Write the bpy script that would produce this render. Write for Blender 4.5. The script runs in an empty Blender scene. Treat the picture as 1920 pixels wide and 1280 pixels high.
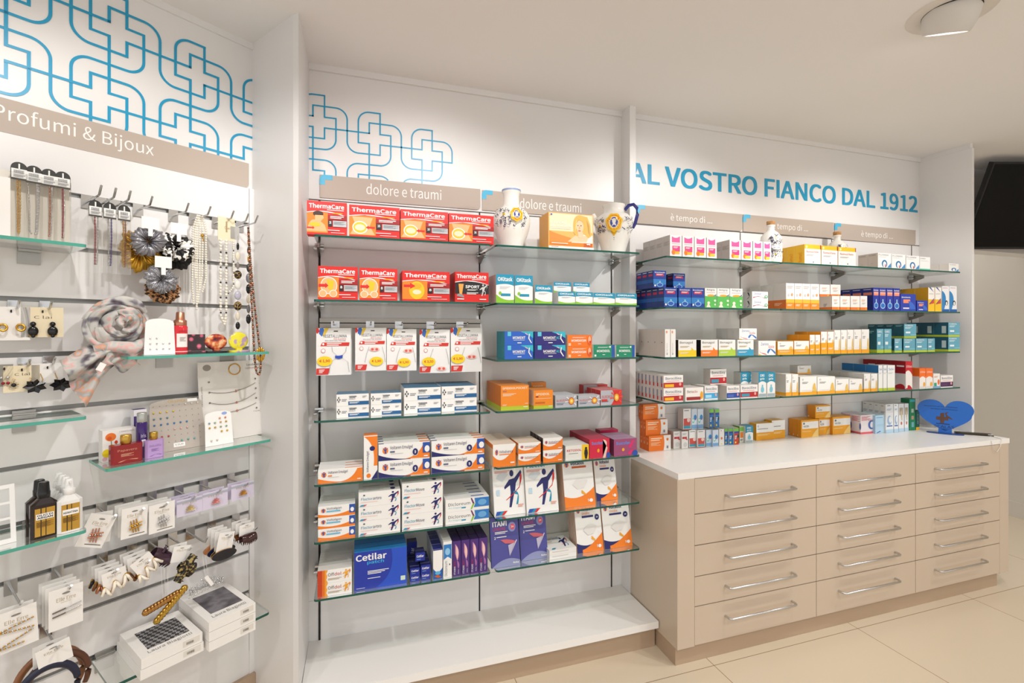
import bpy, math, random
from mathutils import Vector, Matrix
random.seed(11)
S = bpy.context.scene; C = S.collection
PI = math.pi
# ---------------------------------------------------------------- camera, world, lights, exposure
cd = bpy.data.cameras.new('camera'); cam = bpy.data.objects.new('camera', cd); C.objects.link(cam)
cam.location = (0, -2.2, 1.45); cam.rotation_euler = (PI/2, 0, -math.atan2(.304, .9527))
cd.sensor_width = 36; cd.lens = 902/1920*36; cd.shift_y = -22/1920; cd.clip_start = .02
S.camera = cam
S.view_settings.view_transform = 'Standard'; S.view_settings.look = 'None'
S.view_settings.gamma = 1; S.view_settings.use_curve_mapping = False
S.view_settings.exposure = 0.22
S.cycles.transparent_max_bounces = 16
W = bpy.data.worlds.new('shop_ambience'); S.world = W; W.use_nodes = True
W.node_tree.nodes['Background'].inputs[0].default_value = (1, .99, .98, 1)
W.node_tree.nodes['Background'].inputs[1].default_value = .95
def spot(x, y, tx, ty, tz, e, ang=95, z=2.5, blend=.55, col=(1, .975, .945), r=.035):
    l = bpy.data.lights.new('downlight', 'SPOT'); l.energy = e; l.spot_size = math.radians(ang); l.spot_blend = blend  # name shared by the shelf lights and the added, unseen spots
    l.color = col; l.shadow_soft_size = r
    o = bpy.data.objects.new('downlight', l); C.objects.link(o); o.location = (x, y, z)
    o.rotation_euler = (Vector((tx, ty, tz))-o.location).to_track_quat('-Z', 'Y').to_euler()
    return o
SPOTS = [(-.35, -1.35, -.75, -.25, 1.15, 27), (.45, -1.25, .2, 0, 1.15, 36), (1.9, -1.2, 1.35, 0, 1.1, 36), (2.75, -1.2, 2.75, 0, 1.1, 36), (4.1, 1.0, 4.85, 1.0, .6, 20, 140)]  # last entry: unseen spot added to brighten the corridor wall
for a in SPOTS: spot(*a)
for x, y in ((-1.4, -2.6), (.5, -3.2), (2.4, -2.6), (4.1, -1.6), (4.2, -3.4)): spot(x, y, x, y+.05, 0, 45, 130)  # unseen ceiling spots without fittings, added out of view for overall light
# ---------------------------------------------------------------- materials
def lin(h):
    h = h.lstrip('#'); h = ''.join(c*2 for c in h) if len(h) == 3 else h; v = [int(h[i:i+2], 16)/255 for i in (0, 2, 4)]
    return [c/12.92 if c <= .04045 else ((c+.055)/1.055)**2.4 for c in v]+[1]
PAL = dict(w='f1f0ee', k='17171b', g='8f8f92', lg='c9c9c8', red='d3201c', dred='9d1416', org='f0801e', dor='c85c12', yel='f6bd1f', amb='efa61c', blu='2450a8',
           nav='1d2166', cob='1f3fae', teal='1590b4', grn='86bf2c', dgr='12804c', sky='8cc4e4', pin='e2418c', mag='b81d4f', pur='4a2c78', lil='c9bfdf',
           gold='c89a3a', skin='f0c39c', beige='c6b7aa', cream='e8d9b8', stl='26606f', sea='62a6be', lime='b5c62b', peach='f2b27c')
MC = {}
def mat(c, rough=.5, metal=0, key=None, **kw):
    k = (c, rough, metal, key)
    if k in MC: return MC[k]
    m = bpy.data.materials.new(key or 'paint_'+str(c)); m.use_nodes = True
    b = m.node_tree.nodes['Principled BSDF']
    b.inputs['Base Color'].default_value = lin(PAL.get(c, c)); b.inputs['Roughness'].default_value = rough; b.inputs['Metallic'].default_value = metal
    for n, v in kw.items(): b.inputs[n.replace('_', ' ')].default_value = v
    MC[k] = m; return m
def nodes(m):
    nt = m.node_tree; return nt, nt.nodes, nt.links, nt.nodes['Principled BSDF']
def see_through(name, tint, fac_lo, fac_hi, rough=.03, gl='ffffff'):
    m = bpy.data.materials.new(name); m.use_nodes = True; nt = m.node_tree; nt.nodes.clear()
    out = nt.nodes.new('ShaderNodeOutputMaterial'); mix = nt.nodes.new('ShaderNodeMixShader')
    tr = nt.nodes.new('ShaderNodeBsdfTransparent'); tr.inputs[0].default_value = lin(tint)
    g = nt.nodes.new('ShaderNodeBsdfGlossy'); g.inputs['Roughness'].default_value = rough; g.inputs[0].default_value = lin(gl)
    lw = nt.nodes.new('ShaderNodeLayerWeight'); lw.inputs[0].default_value = .35
    mr = nt.nodes.new('ShaderNodeMapRange'); mr.inputs[3].default_value = fac_lo; mr.inputs[4].default_value = fac_hi
    nt.links.new(lw.outputs['Fresnel'], mr.inputs[0]); nt.links.new(mr.outputs[0], mix.inputs[0])
    nt.links.new(tr.outputs[0], mix.inputs[1]); nt.links.new(g.outputs[0], mix.inputs[2]); nt.links.new(mix.outputs[0], out.inputs[0])
    return m
GLASS = see_through('shelf_glass', 'f3faf7', .03, .75)
BAG = see_through('clear_film', 'fbfbfa', .05, .6, .1)
def ramp_mat(name, tex, scale, stops, rough=.6, metal=0, dist='Distance', interp='LINEAR', vec=None, **tx):
    m = bpy.data.materials.new(name); m.use_nodes = True; nt, N, Lk, b = nodes(m)
    t = N.new(tex); t.inputs['Scale'].default_value = scale
    for k, v in tx.items(): setattr(t, k, v)
    co = N.new('ShaderNodeTexCoord'); r = N.new('ShaderNodeValToRGB'); r.color_ramp.interpolation = interp
    Lk.new(co.outputs['Object'], t.inputs['Vector']); Lk.new(t.outputs[dist], r.inputs[0]); Lk.new(r.outputs[0], b.inputs['Base Color'])
    e = r.color_ramp.elements
    while len(e) < len(stops): e.new(.5)
    for i, (p, c) in enumerate(stops): e[i].position = p; e[i].color = lin(PAL.get(c, c))
    b.inputs['Roughness'].default_value = rough; b.inputs['Metallic'].default_value = metal
    return m
WALL = ramp_mat('white_laminate', 'ShaderNodeTexNoise', 3, [(0, 'e7e5e4'), (1, 'ebe9e8')], .38, dist='Fac')
CEIL = ramp_mat('ceiling_paint', 'ShaderNodeTexNoise', 2, [(0, 'f0eeed'), (1, 'f3f1f0')], .9, dist='Fac')
CAB = ramp_mat('taupe_laminate', 'ShaderNodeTexNoise', 4, [(0, 'c6b4a0'), (1, 'cab9a6')], .3, dist='Fac')
KICK = mat('b39b83', .45, key='kick_laminate'); TOPM = mat('efedea', .3, key='white_worktop')
SIGN = mat('bcaea2', .55, key='sign_plate', Specular_IOR_Level=.3); CHROME = mat('c9c9c9', .18, 1, key='chrome'); STEEL = mat('9a948c', .3, 1, key='brushed_steel')
BLUE = mat('1d9cc8', .35, key='vinyl_blue'); SLOT = mat('1a1614', .7, key='dark_slot'); ALU = mat('8d8d8b', .4, .6, key='slat_rail')
EDGE = mat('0e5347', .1, key='glass_edge'); EDGE2 = mat('4fa593', .1, key='pale_glass_edge'); GREYW = mat('c9c2b6', .7, key='grey_panel')
LAMP = bpy.data.materials.new('lamp_glow'); LAMP.use_nodes = True
_b = LAMP.node_tree.nodes['Principled BSDF']; _b.inputs['Emission Color'].default_value = (1, .97, .92, 1); _b.inputs['Emission Strength'].default_value = 9
FLOOR = bpy.data.materials.new('floor_tiles'); FLOOR.use_nodes = True
def _floor():
    nt, N, Lk, b = nodes(FLOOR); co = N.new('ShaderNodeTexCoord'); mp = N.new('ShaderNodeMapping'); mp.inputs['Location'].default_value = (-1.464, .485, 0)
    br = N.new('ShaderNodeTexBrick'); br.offset = 0; br.squash = 1; br.inputs['Scale'].default_value = 1
    br.inputs['Brick Width'].default_value = .845; br.inputs['Row Height'].default_value = .845; br.inputs['Mortar Size'].default_value = .0018; br.inputs['Mortar Smooth'].default_value = .2
    br.inputs['Color1'].default_value = lin('d2c4ae'); br.inputs['Color2'].default_value = lin('d0c1aa'); br.inputs['Mortar'].default_value = lin('8d775c')
    Lk.new(co.outputs['Object'], mp.inputs[0]); Lk.new(mp.outputs[0], br.inputs[0]); Lk.new(br.outputs[0], b.inputs['Base Color'])
    b.inputs['Roughness'].default_value = .25
_floor()
# ---------------------------------------------------------------- mesh building
class MB:
    def __init__(s): s.v = []; s.f = []; s.m = []; s.mats = []; s.sm = []
    def mi(s, m):
        if isinstance(m, str): m = mat(m)
        if m not in s.mats: s.mats.append(m)
        return s.mats.index(m)
    def add(s, vs, fs, m, sm=False):
        o = len(s.v); s.v += [tuple(p) for p in vs]; i = s.mi(m)
        for f in fs: s.f.append([o+k for k in f]); s.m.append(i); s.sm.append(sm)
    def box(s, x0, x1, y0, y1, z0, z1, m, top=None, side=None, front=None):
        vs = [(x, y, z) for z in (z0, z1) for y in (y0, y1) for x in (x0, x1)]
        for f, mm in (((0, 1, 5, 4), front or m), ((3, 2, 6, 7), m), ((2, 0, 4, 6), side or m), ((1, 3, 7, 5), side or m), ((4, 5, 7, 6), top or m), ((2, 3, 1, 0), m)):
            s.add([vs[k] for k in f], [(0, 1, 2, 3)], mm)
        return s
    def obox(s, M4, x, y, z, m):          # centred box through a matrix
        vs = [M4 @ Vector((a*x/2, b*y/2, c*z/2)) for c in (-1, 1) for b in (-1, 1) for a in (-1, 1)]
        s.add(vs, [(0, 1, 5, 4), (3, 2, 6, 7), (2, 0, 4, 6), (1, 3, 7, 5), (4, 5, 7, 6), (2, 3, 1, 0)], m)
    def prism(s, pts, y0, y1, m, edge=None, plane='xz'):   # polygon in xz (or xy) extruded along y (or z)
        n = len(pts); P = (lambda p, k: (p[0], k, p[1])) if plane == 'xz' else (lambda p, k: (p[0], p[1], k))
        A = [P(p, y0) for p in pts]; B = [P(p, y1) for p in pts]
        s.add(A, [list(range(n))], m); s.add(B, [list(range(n))[::-1]], m)
        s.add(A+B, [(i, (i+1) % n, n+(i+1) % n, n+i) for i in range(n)], edge or m)
    def lathe(s, prof, m, n=32, c=(0, 0, 0), sx=1, sy=1):
        vs = []
        for r, z in prof:
            for k in range(n): vs.append((c[0]+sx*r*math.sin(2*PI*k/n), c[1]-sy*r*math.cos(2*PI*k/n), c[2]+z))
        fs = [(i*n+k, i*n+(k+1) % n, (i+1)*n+(k+1) % n, (i+1)*n+k) for i in range(len(prof)-1) for k in range(n)]
        s.add(vs, fs, m, True)
        if prof[0][0] > 1e-4: s.add(vs[:n], [list(range(n))[::-1]], m)
        if prof[-1][0] > 1e-4: s.add(vs[-n:], [list(range(n))], m)
    def tube(s, pts, r, m, n=8, closed=False, sq=1):
        P = [Vector(p) for p in pts]; k = len(P); vs = []
        up = Vector((0, 0, 1)); R = r if isinstance(r, (list, tuple)) else [r]*k
        for i in range(k):
            a = P[(i-1) % k] if (closed or i) else P[i]; b = P[(i+1) % k] if (closed or i < k-1) else P[i]
            d = (b-a).normalized(); u = d.cross(up)
            if u.length < .05: u = d.cross(Vector((1, 0, 0)))
            u.normalize(); w = u.cross(d)
            for j in range(n): vs.append(P[i]+R[i]*(u*math.cos(2*PI*j/n)+w*sq*math.sin(2*PI*j/n)))
        fs = [(i*n+j, i*n+(j+1) % n, ((i+1) % k)*n+(j+1) % n, ((i+1) % k)*n+j) for i in range(k if closed else k-1) for j in range(n)]
        s.add(vs, fs, m, True)
        if not closed: s.add(vs[:n], [list(range(n))[::-1]], m); s.add(vs[-n:], [list(range(n))], m)
    def ball(s, c, r, m, n=8, sx=1, sy=1, sz=1):
        h = max(3, n//2); prof = [(r*math.sin(PI*i/h), -r*sz*math.cos(PI*i/h)) for i in range(h+1)]
        prof[0] = (1e-5, prof[0][1]); prof[-1] = (1e-5, prof[-1][1]); s.lathe(prof, m, n, c, sx, sy)
    def grid(s, fn, nu, nv, m, cu=False):
        vs = [fn(i/nu, j/nv) for i in range(nu if cu else nu+1) for j in range(nv+1)]; q = nv+1; N = nu if cu else nu+1
        s.add(vs, [(i*q+j, ((i+1) % N)*q+j, ((i+1) % N)*q+j+1, i*q+j+1) for i in range(nu) for j in range(nv)], m, True)
    def mesh(s, name):
        me = bpy.data.meshes.new(name); me.from_pydata(s.v, [], s.f)
        for m in s.mats: me.materials.append(m)
        me.polygons.foreach_set('material_index', s.m); me.polygons.foreach_set('use_smooth', s.sm); me.update()
        return me
    def obj(s, name, parent=None, loc=(0, 0, 0), rot=(0, 0, 0)):
        o = bpy.data.objects.new(name, s.mesh(name)); C.objects.link(o); o.location = loc; o.rotation_euler = rot
        if parent: o.parent = parent
        return o
FR = {'M': (0., 0., 0.), 'L': (-.3988, -.0828, math.radians(35.78))}
def at(fr, x, y, z):
    a, b, r = FR[fr]; return (a+x*math.cos(r)-y*math.sin(r), b+x*math.sin(r)+y*math.cos(r), z)
def tag(o, label, cat, group=None):
    o['label'] = label; o['category'] = cat
    if group: o['group'] = group
    return o
def thing(name, label, cat, fr, x, y, z, rz=0, group=None):
    o = bpy.data.objects.new(name, None); C.objects.link(o); o.empty_display_size = .02
    o.location = at(fr, x, y, z); o.rotation_euler = (0, 0, FR[fr][2]+rz); return tag(o, label, cat, group)
def solo(mb, name, label, cat, fr, x, y, z, rz=0, group=None, rx=0, ry=0):
    o = mb.obj(name, None, at(fr, x, y, z)); o.rotation_euler = (Matrix.Rotation(FR[fr][2]+rz, 3, 'Z') @ Matrix.Rotation(rx, 3, 'X') @ Matrix.Rotation(ry, 3, 'Y')).to_euler()
    return tag(o, label, cat, group)
def struct(mb, name, fr='M'):
    o = mb.obj(name, None, at(fr, 0, 0, 0), (0, 0, FR[fr][2])); o['kind'] = 'structure'; return o
def copy_tree(o, parent=None):
    c = o.copy(); C.objects.link(c)
    if parent: c.parent = parent
    for ch in list(o.children): copy_tree(ch, c)
    return c
# ---------------------------------------------------------------- lettering and flat artwork
import os
TC = {}; SANS = None
try: SANS = bpy.data.fonts.load(os.path.join(bpy.utils.system_resource('DATAFILES', path='fonts'), 'Noto Sans CJK Regular.woff2'))
except Exception: SANS = None          # falls back to the built-in face
def text_geo(t, bold=.012, face=True):
    k = (t, bold, face)
    if k not in TC:
        cu = bpy.data.curves.new('lettering', 'FONT'); cu.body = t; cu.resolution_u = 6 if len(t) > 12 else 3; cu.offset = bold; cu.fill_mode = 'FRONT'
        if SANS and face: cu.font = SANS
        o = bpy.data.objects.new('lettering', cu); C.objects.link(o)
        dg = bpy.context.evaluated_depsgraph_get(); me = bpy.data.meshes.new_from_object(o.evaluated_get(dg))
        vs = [(p.co.x, p.co.y) for p in me.vertices]; fs = [tuple(p.vertices) for p in me.polygons]
        bpy.data.objects.remove(o); bpy.data.curves.remove(cu); bpy.data.meshes.remove(me)
        if vs:
            x0 = min(v[0] for v in vs); x1 = max(v[0] for v in vs); y0 = min(v[1] for v in vs); y1 = max(v[1] for v in vs)
            vs = [((v[0]-x0)/(x1-x0), (v[1]-y0)/max(1e-6, y1-y0)) for v in vs]
        TC[k] = (vs, fs)
    return TC[k]
def quad(p, n=10):
    a, b, c = p[0:2], p[2:4], p[4:6]
    q = [((1-t)**2*a[0]+2*t*(1-t)*b[0]+t*t*c[0], (1-t)**2*a[1]+2*t*(1-t)*b[1]+t*t*c[1]) for t in [i/n for i in range(n+1)]]
    return q+[(p[i], p[i+1]) for i in range(6, len(p), 2)]
def art(mb, prims, o, ux, uy, nn, e0=.0003, de=.00022):
    o = Vector(o); ux = Vector(ux); uy = Vector(uy); nn = Vector(nn)
    for i, p in enumerate(prims):
        e = nn*(e0+de*i); k, c = p[0], p[1]; q = p[2:]
        T = lambda x, y: o+ux*x+uy*y+e
        if k == 'r': x0, y0, x1, y1 = q; mb.add([T(x0, y0), T(x1, y0), T(x1, y1), T(x0, y1)], [(0, 1, 2, 3)], c)
        elif k == 'p': pts = q[0]; mb.add([T(pts[j], pts[j+1]) for j in range(0, len(pts), 2)], [list(range(len(pts)//2))], c)
        elif k == 'q': pts = quad(q[0]); mb.add([T(*a) for a in pts], [list(range(len(pts)))], c)
        elif k == 'o': cx, cy, rx, ry = q; mb.add([T(cx+rx*math.cos(2*PI*j/18), cy+ry*math.sin(2*PI*j/18)) for j in range(18)], [list(range(18))], c)
        elif k == 'l':
            x, y, w, h, n = q
            for j in range(n): yy = y-j*h*2; mb.add([T(x, yy), T(x+w*(1-.18*(j % 3)), yy), T(x+w*(1-.18*(j % 3)), yy+h), T(x, yy+h)], [(0, 1, 2, 3)], c)
        elif k in 'tb':
            s_, x, y, w, h = q; vs, fs = text_geo(s_, {'t': 0, 'b': .01}[k]); mb.add([T(x+w*a, y+h*b) for a, b in vs], fs, c)
        elif k == 'v':
            s_, x, y, w, h = q; vs, fs = text_geo(s_, 0); mb.add([T(x+w*(1-b), y+h*a) for a, b in vs], fs, c)
# ---------------------------------------------------------------- the room
ZC = 2.574
b = MB(); b.box(-5, 7, -6, 3.5, -.05, 0, FLOOR); struct(b, 'floor')
b = MB(); b.box(-5, 7, -6, 3.5, ZC, ZC+.05, CEIL); struct(b, 'ceiling')
b = MB(); b.box(-.2, 3.53, 0, .05, 0, ZC, WALL)
for a, c in ((-.2, 1.296), (1.33, 3.511)): b.box(a, c, -.012, 0, 2.548, ZC, WALL)      # ceiling trim
for a, c in ((-.2, 1.296), (1.33, 3.511)): b.box(a, c, -.002, 0, 2.0, 2.004, '4a453f')  # dark panel-edge line; its stretch over the counter paints in a shadow
for a, c, z in ((-.2, 1.296, .3), (-.2, 1.296, .83), (1.33, 3.511, 1.0)): b.box(a, c, -.0004, 0, z, z+.0015, 'b5b0aa')
struct(b, 'wall_back')
b = MB()
for x, z0 in ((-.158, .131), (.5416, .131), (1.238, .131), (1.362, .833), (2.056, .833), (2.745, .833), (3.439, .833)):
    q = .0042 if x < 0 else (.003 if x < 1.3 else .0022); b.box(x-q, x+q, -.003, .0, z0, 2.0, SLOT if x < 1.3 else '7d766d', side='5a554f')
struct(b, 'trim_1')                                                                   # slotted uprights let into the back wall
b = MB()                                                                              # wedge pier between the two display walls
e = FR['L']; a0 = at('L', 0, 0, 0)[:2]; a1 = at('L', 0, -.302, 0)[:2]
pts = [a0, a1, (-.2027, -.345), (-.2, .02), (-.35, .05)]
b.prism(pts[::-1], 0, ZC, WALL, plane='xy'); struct(b, 'trim_2')
b = MB(); b.box(1.296, 1.33, -.082, 0, 0, ZC, WALL); struct(b, 'trim_3')
b = MB(); b.box(3.511, 3.532, -.286, .05, .833, ZC-.03, WALL); b.box(3.508, 3.53, -.28, 0, ZC-.03, ZC, WALL); struct(b, 'trim_4')
b = MB()                                                                              # slatted display wall
SL = [1.858, 1.695, 1.537, 1.378, 1.218, 1.059, .899, .741, .587, .432]
b.box(-3.2, 0, 0, .05, 0, ZC, WALL); b.box(-3.2, -.018, -.003, 0, .2, 2.0, ALU)
zz = [2.0]+SL+[.2]
for k in range(len(zz)-1): b.box(-3.2, -.0195, -.014, -.003, zz[k+1]+(.0075 if k < len(SL) else 0), zz[k]-(.0065 if k else 0), WALL)
b.box(-.018, 0, -.016, 0, .112, 2.0, WALL); b.box(-3.2, 0, -.008, 0, 2.55, ZC, WALL)
b.box(-3.2, -.018, -.012, -.003, .112, .2, WALL); b.box(-3.2, 0, -.03, 0, 0, .112, KICK)
struct(b, 'wall_left', 'L')
b = MB(); b.box(3.53, 4.87, .02, .14, 2.006, ZC, WALL); b.box(4.87, 5.0, -2.5, 3.3, 0, ZC, GREYW); struct(b, 'wall_right')
b = MB(); b.box(4.855, 4.87, -2.5, 3.3, 0, .115, GREYW); struct(b, 'baseboard_right')
b = MB(); b.box(3.53, 5, 3.3, 3.4, 0, ZC, GREYW); struct(b, 'wall_far')
# ---------------------------------------------------------------- wall graphics
SEEN = set(); LV = [0]
def ribbon(mb, path, hw, y, m, clip):              # one mitred strip per run of the path inside the panel
    x0, x1, z0, z1 = clip; P = [path[0]]
    for a, c in zip(path, path[1:]):
        n = max(1, int(math.dist(a, c)/.006)); P += [(a[0]+(c[0]-a[0])*i/n, a[1]+(c[1]-a[1])*i/n) for i in range(1, n+1)]
    runs = [[]]
    for a, c in zip(P, P[1:]):
        key = (round((a[0]+c[0])/2, 3), round((a[1]+c[1])/2, 3), clip); mx, mz = (a[0]+c[0])/2, (a[1]+c[1])/2
        if key in SEEN or not (x0 <= mx <= x1 and z0 <= mz <= z1): runs.append([]); continue
        SEEN.add(key); runs[-1] += [a, c] if not runs[-1] else [c]
    for r in runs:
        if len(r) < 2: continue
        LV[0] += 1; yy = y-.00025*(LV[0] % 6); L = []; R = []
        for i, p in enumerate(r):
            a = r[i-1] if i else p; c = r[i+1] if i < len(r)-1 else p
            d1 = (p[0]-a[0], p[1]-a[1]); d2 = (c[0]-p[0], c[1]-p[1]); l1 = math.hypot(*d1) or 1; l2 = math.hypot(*d2) or 1
            n1 = (-d1[1]/l1, d1[0]/l1); n2 = (-d2[1]/l2, d2[0]/l2)
            if not i: n1 = n2
            if i == len(r)-1: n2 = n1
            nx, nz = n1[0]+n2[0], n1[1]+n2[1]; q = nx*nx+nz*nz; k = 2*hw/q if q > .1 else hw
            ex = (d2[0]/l2*-hw, d2[1]/l2*-hw) if not i else ((d1[0]/l1*hw, d1[1]/l1*hw) if i == len(r)-1 else (0, 0))
            L.append((p[0]+nx*k+ex[0], yy, p[1]+nz*k+ex[1])); R.append((p[0]-nx*k+ex[0], yy, p[1]-nz*k+ex[1]))
        n = len(r); mb.add(L+R, [(n+i, n+i+1, i+1, i) for i in range(n-1)], m)
def crosses(mb, ox, oz, u, cells, hw, y, m, clip):
    S4 = [lambda x, z: (x, z), lambda x, z: (z, -x), lambda x, z: (-x, -z), lambda x, z: (-z, x)]
    arc = [(1.5+math.sin(t), .5+math.cos(t)) for t in [PI/2*i/10 for i in range(11)]]
    for i, j in cells:
        cx = ox+u*(5*i+j); cz = oz+u*(-i+5*j)
        for k, f in enumerate(S4):
            W_ = lambda p: (cx+u*f(*p)[0], cz+u*f(*p)[1])
            ribbon(mb, [W_(p) for p in [(-.5, .5), (-.5, 1.5)]+arc+[(2.5, -.5)]], hw, y, m, clip)
            nb = {0: (i+1, j), 1: (i, j-1), 2: (i-1, j), 3: (i, j+1)}[k]
            ribbon(mb, [W_((.5, -.5)), W_((4.5 if nb in cells else 2.5, -.5))], hw, y, m, clip)
b = MB(); crosses(b, .297, 2.242, .0458, [(i, j) for i in (0, -1, -2, -3) for j in (0, -1)], .003, -.0006, BLUE, (-.199, .6, 2.112, 2.54))
tag(b.obj('wall_decal'), 'thin blue line pattern of interlocking crosses above the middle shelves', 'decal')
b = MB(); crosses(b, -.193, 2.366, .0458, [(i, j) for i in (1, 0, -1, -2, -3) for j in (0, -1)]+[(-3, 1), (-2, -2), (-1, -2), (0, -2)], .0042, -.0006, BLUE, (-1.4, -.001, 2.1, 2.548))
o = tag(b.obj('wall_decal', None, at('L', 0, 0, 0), (0, 0, FR['L'][2])), 'thick blue line pattern of crosses on the jewellery wall', 'decal')
b = MB(); art(b, [('t', BLUE, 'AL VOSTRO FIANCO DAL 1912', dx, dz, 1, 1) for dx, dz in ((-.002, .025), (.002, .025), (-.002, -.025), (.002, -.025), (0, 0))], (1.345, 0, 2.219), (2.148, 0, 0), (0, 0, .103), (0, -1, 0), .0006)
tag(b.obj('wall_lettering'), 'large blue capital letter slogan on the white wall above counter shelves', 'lettering')
def sign(fr, x0, x1, z0, z1, txt, tx, tw, tz, th, label, motif=True):
    t = thing('shelf_sign', label, 'sign', fr, x0, 0, z0, 0, 'taupe header signs'); w = x1-x0; h = z1-z0; r = .016
    pts = [(0, 0)]+[(w-r+r*math.sin(a), r-r*math.cos(a)) for a in [PI/2*i/6 for i in range(7)]]+[(w, h), (0, h)] if motif else [(0, 0)]+[(w-r+r*math.sin(a), r-r*math.cos(a)) for a in [PI/2*i/6 for i in range(7)]]+[(w, h), (0, h)]
    b = MB(); b.prism(pts, -.006, -.001, SIGN); b.obj('plate', t)
    b = MB(); art(b, [('t', 'f4f1ee', txt, (tx-x0), tz-z0, tw, th)], (0, -.006, 0), (1, 0, 0), (0, 0, 1), (0, -1, 0)); b.obj('lettering', t)
    if motif:
        k = .042; pp = [(-.001, h-k), (-.001, h-.018)]+[(.018-.019*math.cos(a), h-.018+.019*math.sin(a)) for a in [PI/2*i/5 for i in range(6)]]+[(k+.008, h+.001), (k+.008, h-.02), (.02, h-.02), (.02, h-k)]
        b = MB(); b.prism(pp, -.0068, -.0005, mat('4fb6dc', .4)); b.obj('corner_motif', t)
sign('M', -.156, .544, 2.012, 2.109, 'dolore e traumi', .033, .328, 2.042, .048, 'taupe header sign over the red boxes, left one of the pain pair')
sign('M', .554, 1.249, 2.012, 2.106, 'dolore e traumi', .74, .325, 2.036, .048, 'taupe header sign behind the painted vase and jug')
sign('M', 1.384, 2.065, 2.006, 2.102, '\u00e8 tempo di ...', 1.591, .269, 2.026, .048, 'taupe header sign over pink boxes, first of three above counter')
sign('M', 2.073, 2.755, 2.006, 2.102, '\u00e8 tempo di ...', 2.282, .269, 2.026, .048, 'taupe header sign behind the corked bottle above counter')
sign('M', 2.765, 3.47, 2.002, 2.1, '\u00e8 tempo di ...', 2.984, .276, 2.022, .048, 'taupe header sign farthest right, over small white boxes')
sign('L', -1.45, -.016, 2.003, 2.099, 'Profumi & Bijoux', -.70, .373, 2.026, .056, 'long taupe header sign over the jewellery wall', False)
# ---------------------------------------------------------------- glass shelves and their brackets
def shelf(fr, x0, x1, dep, z, label, grp, edge=EDGE, th=.008, y0=0, r=.012):
    b = MB(); p = [(x0, -y0), (x1, -y0)]
    p += [(x1-r+r*math.cos(a), -dep+r-r*math.sin(a)) for a in [PI/2*i/4 for i in range(5)]]+[(x0+r-r*math.sin(a), -dep+r-r*math.cos(a)) for a in [PI/2*i/4 for i in range(5)]]
    b.prism(p[::-1], z-th, z, GLASS, edge, 'xy')
    o = b.obj('glass_shelf', None, at(fr, 0, 0, 0), (0, 0, FR[fr][2])); return tag(o, label, 'shelf', grp)
SZ = dict(L1=1.804, L2=1.563, L3=1.1125, L4=.8755, L5=.662, L6=.4505, R1=1.803, R2=1.562, R3=1.3255, R4=1.1115, R5=.8785, R6=.664, R7=.452, C1=1.795, C2=1.5565, C3=1.321, C4=1.1095)
ORD = {1: 'top', 2: 'second', 3: 'third', 4: 'fourth', 5: 'fifth', 6: 'sixth', 7: 'lowest'}
NAME = {'L6': 'lowest shelf of left column', 'C4': 'lowest shelf above counter'}
for k in SZ: NAME.setdefault(k, ORD[int(k[1])]+' shelf '+{'L': 'of left column', 'R': 'of middle column', 'C': 'above counter'}[k[0]])
for k, z in SZ.items():
    if k[0] == 'L': shelf('M', -.158, .52, .283, z, 'clear glass shelf, '+NAME[k], 'glass shelves of the middle bay')
    elif k[0] == 'R': shelf('M', .544, 1.228, .283, z, 'clear glass shelf, '+NAME[k], 'glass shelves of the middle bay')
    else:
        for x0, x1, w in ((1.362, 2.052, 'left'), (2.056, 2.741, 'middle'), (2.745, 3.42, 'right')):
            shelf('M', x0, x1, .283, z, f'{w} glass pane, {NAME[k]}', 'glass shelves above the counter')
def bracket():
    t = thing('shelf_bracket', 'x', 'bracket', 'M', 0, 0, 0, 0, 'chrome shelf brackets')
    b = MB(); b.prism([(0, -.045), (-.006, -.045), (-.085, -.016), (-.085, -.0085), (0, -.0085)], -.005, .005, STEEL)
    b.v = [(y, x, z) for x, y, z in b.v]; b.obj('arm', t)
    b = MB(); b.box(-.017, .017, -.03, -.004, -.022, -.0085, CHROME); b.box(-.017, .017, -.026, -.004, .001, .009, CHROME); b.tube([(-.02, -.033, -.015), (.02, -.033, -.015)], .006, CHROME); b.obj('clamp', t)
    return t
br0 = None
for k, z in SZ.items():
    for x, w in {'L': ((-.158, 'left end'), (.5416, 'right end')), 'R': ((1.238, 'right end'),), 'C': ((1.372, 'left end'), (2.056, 'first joint'), (2.745, 'second joint'), (3.42, 'right end'))}[k[0]]:
        if br0 is None: br0 = o = bracket()
        else: o = copy_tree(br0)
        o.location = (x, 0, z); o['label'] = f'chrome bracket under {w}, {NAME[k]}'
# ---------------------------------------------------------------- worktop, drawer cabinet, plinth
b = MB(); p = [(1.296, -.002), (1.304, -.454), (3.527, -.454), (3.527, .02), (3.53, -.002)]
b.prism([(1.333, -.002), (1.333, -.084), (1.299, -.084), (1.304, -.454), (3.527, -.454), (3.527, -.002)][::-1], .8065, .833, TOPM, plane='xy')
tag(b.obj('worktop'), 'long white worktop on the taupe drawer cabinet', 'worktop')
t = thing('drawer_cabinet', 'taupe cabinet with three columns of five drawers under white worktop', 'cabinet', 'M', 1.3, 0, 0)
b = MB()
def cb(x0, x1, y0, y1, z0, z1, m=CAB): b.box(x0-1.3, x1-1.3, y0, y1, z0, z1, m)
cb(1.3, 1.387, -.454, -.084, .078, .8064); cb(3.4395, 3.517, -.454, -.002, .078, .8064); cb(1.387, 3.4395, -.434, -.1, .078, .8064, mat('6d5840', .6)); b.obj('body', t)
b = MB(); cb(1.303, 3.45, -.436, -.1, 0, .078, KICK); b.obj('toe_kick', t)
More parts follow.
